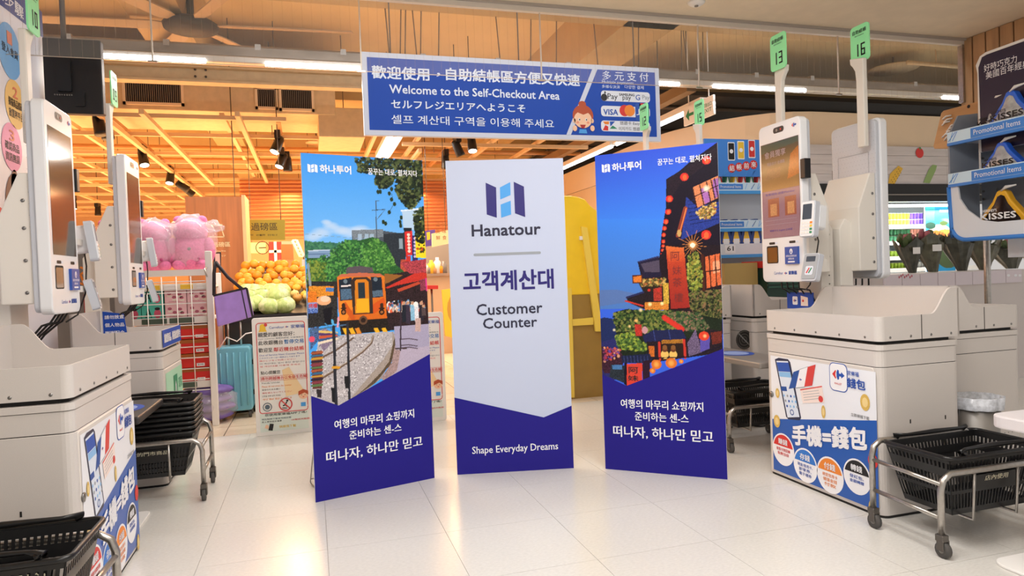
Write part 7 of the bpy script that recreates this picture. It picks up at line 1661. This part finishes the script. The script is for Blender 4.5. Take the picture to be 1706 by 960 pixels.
for (ax_, ay_, bl, br_, by2, rowz, lab, e_, i_, tm) in (
    (345, 280, 240, 445, 470, z1+.013, 'silver and blue chocolate bag on the top shelf, the larger one', BAGB, SILV, INK),
    (245, 315, 150, 290, 478, z1+.013, 'silver and blue chocolate bag on the top shelf, the leftmost', BAGB, SILV, INK),
    (275, 510, 205, 400, 640, z2+.013, 'silver and blue chocolate bag alone on the second shelf', BAGB, SILV, INK),
    (290, 715, 195, 415, 865, zsh3+.002, 'yellow edged dark chocolate bag in the bottom tray, left one', BAGY, DKF, WINK)):
    cx_ = (UV(bl, by2)[0]+UV(br_, by2)[0])/2; w_ = UV(br_, by2)[0]-UV(bl, by2)[0]; h = UV(ax_, ay_)[1]-rowz
    bag(lab, cx_, w_, rowz, h, e_, i_, .05, tm, -.06 if 'leftmost' not in lab else -.14)
bag('silver and blue chocolate bag on the second shelf, cut by the right edge', UV(400, 640)[0]+.17, .26, z2+.013, .24, BAGB, SILV, .05, INK, -.06)
bag('yellow edged dark chocolate bag in the bottom tray, cut by the right edge', UV(415, 865)[0]+.14, .30, zsh3+.002, .30, BAGY, DKF, .05, WINK, -.06)
bag('silver and blue chocolate bag on the top shelf, cut by the right edge', UV(445, 470)[0]+.15, .26, z1+.013, .27, BAGB, SILV, .05, INK, -.10)
# wooden arrow board behind the display
fa = Fr((4.32, 0, 0), (0, -1, 0)); AU = lambda x, y: fa.uv(*H_(x, y))
t = thing('arrow_board', 'light wooden board with bunched white ties behind the promotional display', 'board', (4.32, -AU(70, 450)[0], AU(40, 520)[1]))
MB().prism([AU(72, 385), AU(82, 375), AU(230, 335), AU(300, 335), AU(300, 540), AU(42, 540), AU(38, 528)], fa, -.02, 0, mat('light_wood', 'd2a06c', .5, noise=.15, scale=5, stretch=(1, .3, 3))).build('board', t, .004)
u, v = AU(192, 357); MB().poly(circ(u, v, .012, 10), fa, .001, INK).build('screw_hole', t)
MB().tube([fa.p(AU(250, 530)[0], AU(250, 530)[1], -.02), fa.p(AU(250, 530)[0], 0, -.02)], .02, CHROME, 8).build('post', t)
rr = random.Random(4)
for k in range(8):
    x, y = 80+rr.random()*30, 395+k*13; a = AU(x+34, y); c_ = AU(x-4+rr.random()*10, y+18)
    MB().tube([fa.p(a[0], a[1], .01), fa.p((a[0]+c_[0])/2, a[1], .02), fa.p(c_[0], c_[1], .01)], .006, WHITE, 5).build('paper_tie', t)
# flower bouquets on the ledge
LY = 4.75
lz = AY(LY, 1600, 453)[2]; l0 = AY(LY, 1470, 455)[0]; l1 = 6.4
t = thing('flower_ledge', 'pale ledge with printed flowers carrying the wrapped bouquets', 'ledge', ((l0+l1)/2, LY, 0))
MB().box(l0, l1, LY, LY+.6, 0, lz, mat('ledge_body', 'd9d0cc', .6)).build('body', t)
for k in range(int((l1-l0)/.20)): MB().box(l0+k*.20+.003, l0+k*.20+.197, LY-.012, LY, lz-.12, lz-.002, mat('ledge_panel', 'e2d6dc', .5)).build('panel', t)
fl_ = Fr((0, LY-.0125, 0), (1, 0, 0)); b = MB()
for k in range(8):
    u, v = fl_.uv(1498+k*3, 462-(k % 3)*2); b.poly(circ(u, v, .008, 6, .012), fl_, .001, mat('flower_pink', 'c8606c', .5))
for x_ in (1646, 1680, 1692, 1699):
    u, v = fl_.uv(x_, 459); b.poly(circ(u, v, .02, 10, .012), fl_, .001, WINK)
b.build('flower_print', t)
WR = [mat('wrap_dark', '4a4c40', .3, noise=.5, scale=16, bump=.8, coat=.3), mat('wrap_olive', '6a6a56', .3, noise=.5, scale=14, bump=.8, coat=.3)]; BRN = mat('wrap_brown', 'b08a6c', .5, noise=.2, scale=20); FP = mat('petal_rose', 'b0606a', .6, noise=.3, scale=30); LF = mat('stem_leaf', '56683c', .6, noise=.3, scale=20)
V6 = lambda x, y: (1470+x/6.4, 330+y/6.4)
for k, (bx_, tx0, tx1, ty) in enumerate(((320, 165, 375, 480), (540, 330, 590, 440), (850, 650, 910, 440), (1090, 925, 1190, 470), (1380, 1150, 1450, 520), (1620, 1500, 1740, 480))):
    yy = LY+.28; p0 = AY(yy, *V6(bx_, 775)); pa = AY(yy, *V6(tx0, ty)); pb = AY(yy, *V6(tx1, ty)); z0_ = lz+.002; h = pa[2]-z0_; w_ = (pb[0]-pa[0])/2; cx_ = (pa[0]+pb[0])/2
    g = thing('flower_bouquet', 'dark wrapped flower bouquet on the ledge, %s from the left' % ('first', 'second', 'third', 'fourth', 'fifth', 'sixth')[k], 'bouquet', (p0[0], yy, z0_), 'wrapped bouquets on the ledge')
    n = 20; vs = []; fs = []; rr = random.Random(k)
    for j, (tt, rad) in enumerate(((0, .30), (.25, .5), (.6, .85), (.85, 1.1), (1, 1.2))):
        for i in range(n):
            a = 2*math.pi*i/n; q_ = rad*(1+.10*(i % 2)+rr.uniform(-.05, .05)); zz = z0_+h*tt*(1 if j < 4 else (1+.16*math.sin(a*3+k)+rr.uniform(-.06, .06)))
            vs.append((p0[0]+(cx_-p0[0])*tt+w_*q_*math.cos(a), yy+w_*.7*q_*math.sin(a), zz))
    for j in range(4):
        for i in range(n): l = (i+1) % n; fs.append((j*n+i, j*n+l, (j+1)*n+l, (j+1)*n+i))
    fs.append(list(range(n))[::-1]); b = MB(); b.add(vs, fs, WR[k % 2]); b.build('wrapping', g)
    b = MB()
    for i in range(9): a = rr.random()*6.3; q_ = rr.random()*.7; b.ell((cx_+w_*q_*math.cos(a), yy+w_*.6*q_*math.sin(a), z0_+h*(1.0+.15*rr.random())), (.03, .03, .05), FP if i % 2 else LF, 8, 6, .2, rr)
    b.build('blooms', g)['kind'] = 'stuff'
    for i in range(9):
        a = rr.random()*6.3; q_ = .5+.4*rr.random(); p_ = V3(cx_+w_*q_*.8*math.cos(a), yy+w_*.5*q_*math.sin(a), z0_+h*.75); d_ = V3(math.cos(a)*.5, math.sin(a)*.4, 1.1); e_ = p_+d_*h*.42; s_ = V3(-math.sin(a), math.cos(a), 0)*.022; m_ = p_*.4+e_*.6
        MB().add([p_-s_*.6, p_+s_*.6, m_+s_, m_-s_, e_], [(0, 1, 2, 3), (3, 2, 4)], LF, True).build('leaf', g)
    if k < 2: MB().fbox(Fr((cx_-w_*.4, yy-w_*.85, z0_+h*.62), (1, -.2, 0)), 0, w_*.6, 0, .06, 0, .003, WHITE).build('price_label', g)
# drinks cooler
cy0 = 8.14; cx0, cx1 = 6.6, 10.2
t = thing('drinks_cooler', 'open lit cooler with rows of cups under the black canopy', 'cooler', (8.4, cy0, 0))
CWH = mat('cooler_white', 'e6eef0', .35)
MB().box(cx0, cx1, cy0+.75, cy0+.80, 0, 2.0, CWH).build('back', t); MB().box(cx0, cx0+.04, cy0, cy0+.75, 0, 2.0, CWH).build('side', t)
MB().box(cx0, cx1, cy0, cy0+.75, 0, .5, CWH).build('base', t)
MB().box(cx0+.1, cx1-.1, cy0+.05, cy0+.10, 1.95, 1.985, mat('cooler_lamp', 'f4ffff', .4, emit=6)).build('lamp', t)
fc_ = Fr((0, cy0+.2, 0), (1, 0, 0))
CUPC = {k: mat('cup_'+k, c_, .4) for k, c_ in (('yellow', 'e8d83c'), ('purple', '6a4ab0'), ('green', '2f7a4c'), ('orange', 'e89a3c'), ('pink', 'e8a08c'), ('lime', 'a8c83c'), ('white', 'f0f0ec'))}
xa, xb = fc_.uv(1478, 360)[0], fc_.uv(1541, 360)[0]
cupme = {}
rows = [(376, 'yellow', 'purple', 2, 'upper'), (403, 'green', 'pink', 2, 'second'), (428, 'lime', 'green', 1, 'third'), (448, 'lime', 'white', 1, 'lowest')]
for (yp_, ca, cb, st_, rn) in rows:
    z = fc_.uv(1500, yp_)[1]; sh = MB().box(cx0+.04, cx1, cy0+.16, cy0+.75, z-.02, z, CWH).box(cx0+.04, cx1, cy0+.14, cy0+.16, z-.05, z+.01, WHITE).build('shelf_board', t)
    n = 11; dx = (xb-xa)/n
    for s_ in range(st_):
        for k in range(n):
            key = (ca if k < n*.55 else cb)
            if key not in cupme:
                o = MB().lathe([(.026, 0), (.033, .085), (.035, .09), (.03, .095)], (0, 0, 0), CUPC[key], 10).lathe([(.0345, .088), (.034, .094)], (0, 0, 0), CUPC['white'], 10).build('drink_cup'); C.objects.unlink(o); cupme[key] = o.data
            o = bpy.data.objects.new('drink_cup', cupme[key]); C.objects.link(o); zz = z+.001+s_*.097; o.location = (xa+dx*(k+.5), cy0+.24, zz); o.scale = (.95*dx/.07, 1, 1)
            ORG[o.name] = V3(*o.location)
            tag(o, '%s drink cup on the %s cooler shelf, %s%s in the row' % (key, rn, ('%s layer, ' % ('lower', 'upper')[s_]) if st_ > 1 else '', NTH[k]), 'cup', 'cups in the cooler')
# side poster of the cooler
fp = Fr((0, cy0+.12, 0), (1, 0, 0)); pa_, pt = fp.uv(1541, 345); pb_, pl_ = fp.uv(1592, 455)
t = thing('food_poster', 'turquoise poster with food picture inside the cooler', 'poster', ((pa_+pb_)/2, cy0+.12, pl_)); MB().fbox(fp, pa_, pb_, pl_, pt, -.02, 0, CWH).build('board', t)
cv = Canvas(fp, pa_, pb_, pl_, pt, 60, 120, '2a8cc0'); cv.poly([(1530, 335), (1600, 335), (1600, 400), (1530, 400)], '1f7fae', .03, '46b8dc'); cv.poly([(1541, 340), (1557, 340), (1557, 368), (1541, 368)], '3c9c9a', .05)
for k in range(5): cv.disc(1575+k*4, 366+k*2, 9, 'a8dcec', 3, .4, 1)
cv.disc(1566, 388, 18, 'f0d8b8', 14); cv.disc(1575, 392, 16, 'e89a4c', 10); cv.disc(1560, 402, 18, 'e07a3c', 18); cv.disc(1572, 372, 7, '4a5c34', 4); cv.disc(1550, 376, 9, '2c4a3c', 6); cv.disc(1545, 420, 22, '8a5a3c', 16); cv.disc(1580, 425, 20, '4a5a3c', 22)
cv.mesh('food_picture', t, .001)
b = MB(); ptxt(b, '新鮮美味', fp, 1565, 354, 1580, 353, 4, WINK, .03, .003); b.build('lettering', t)
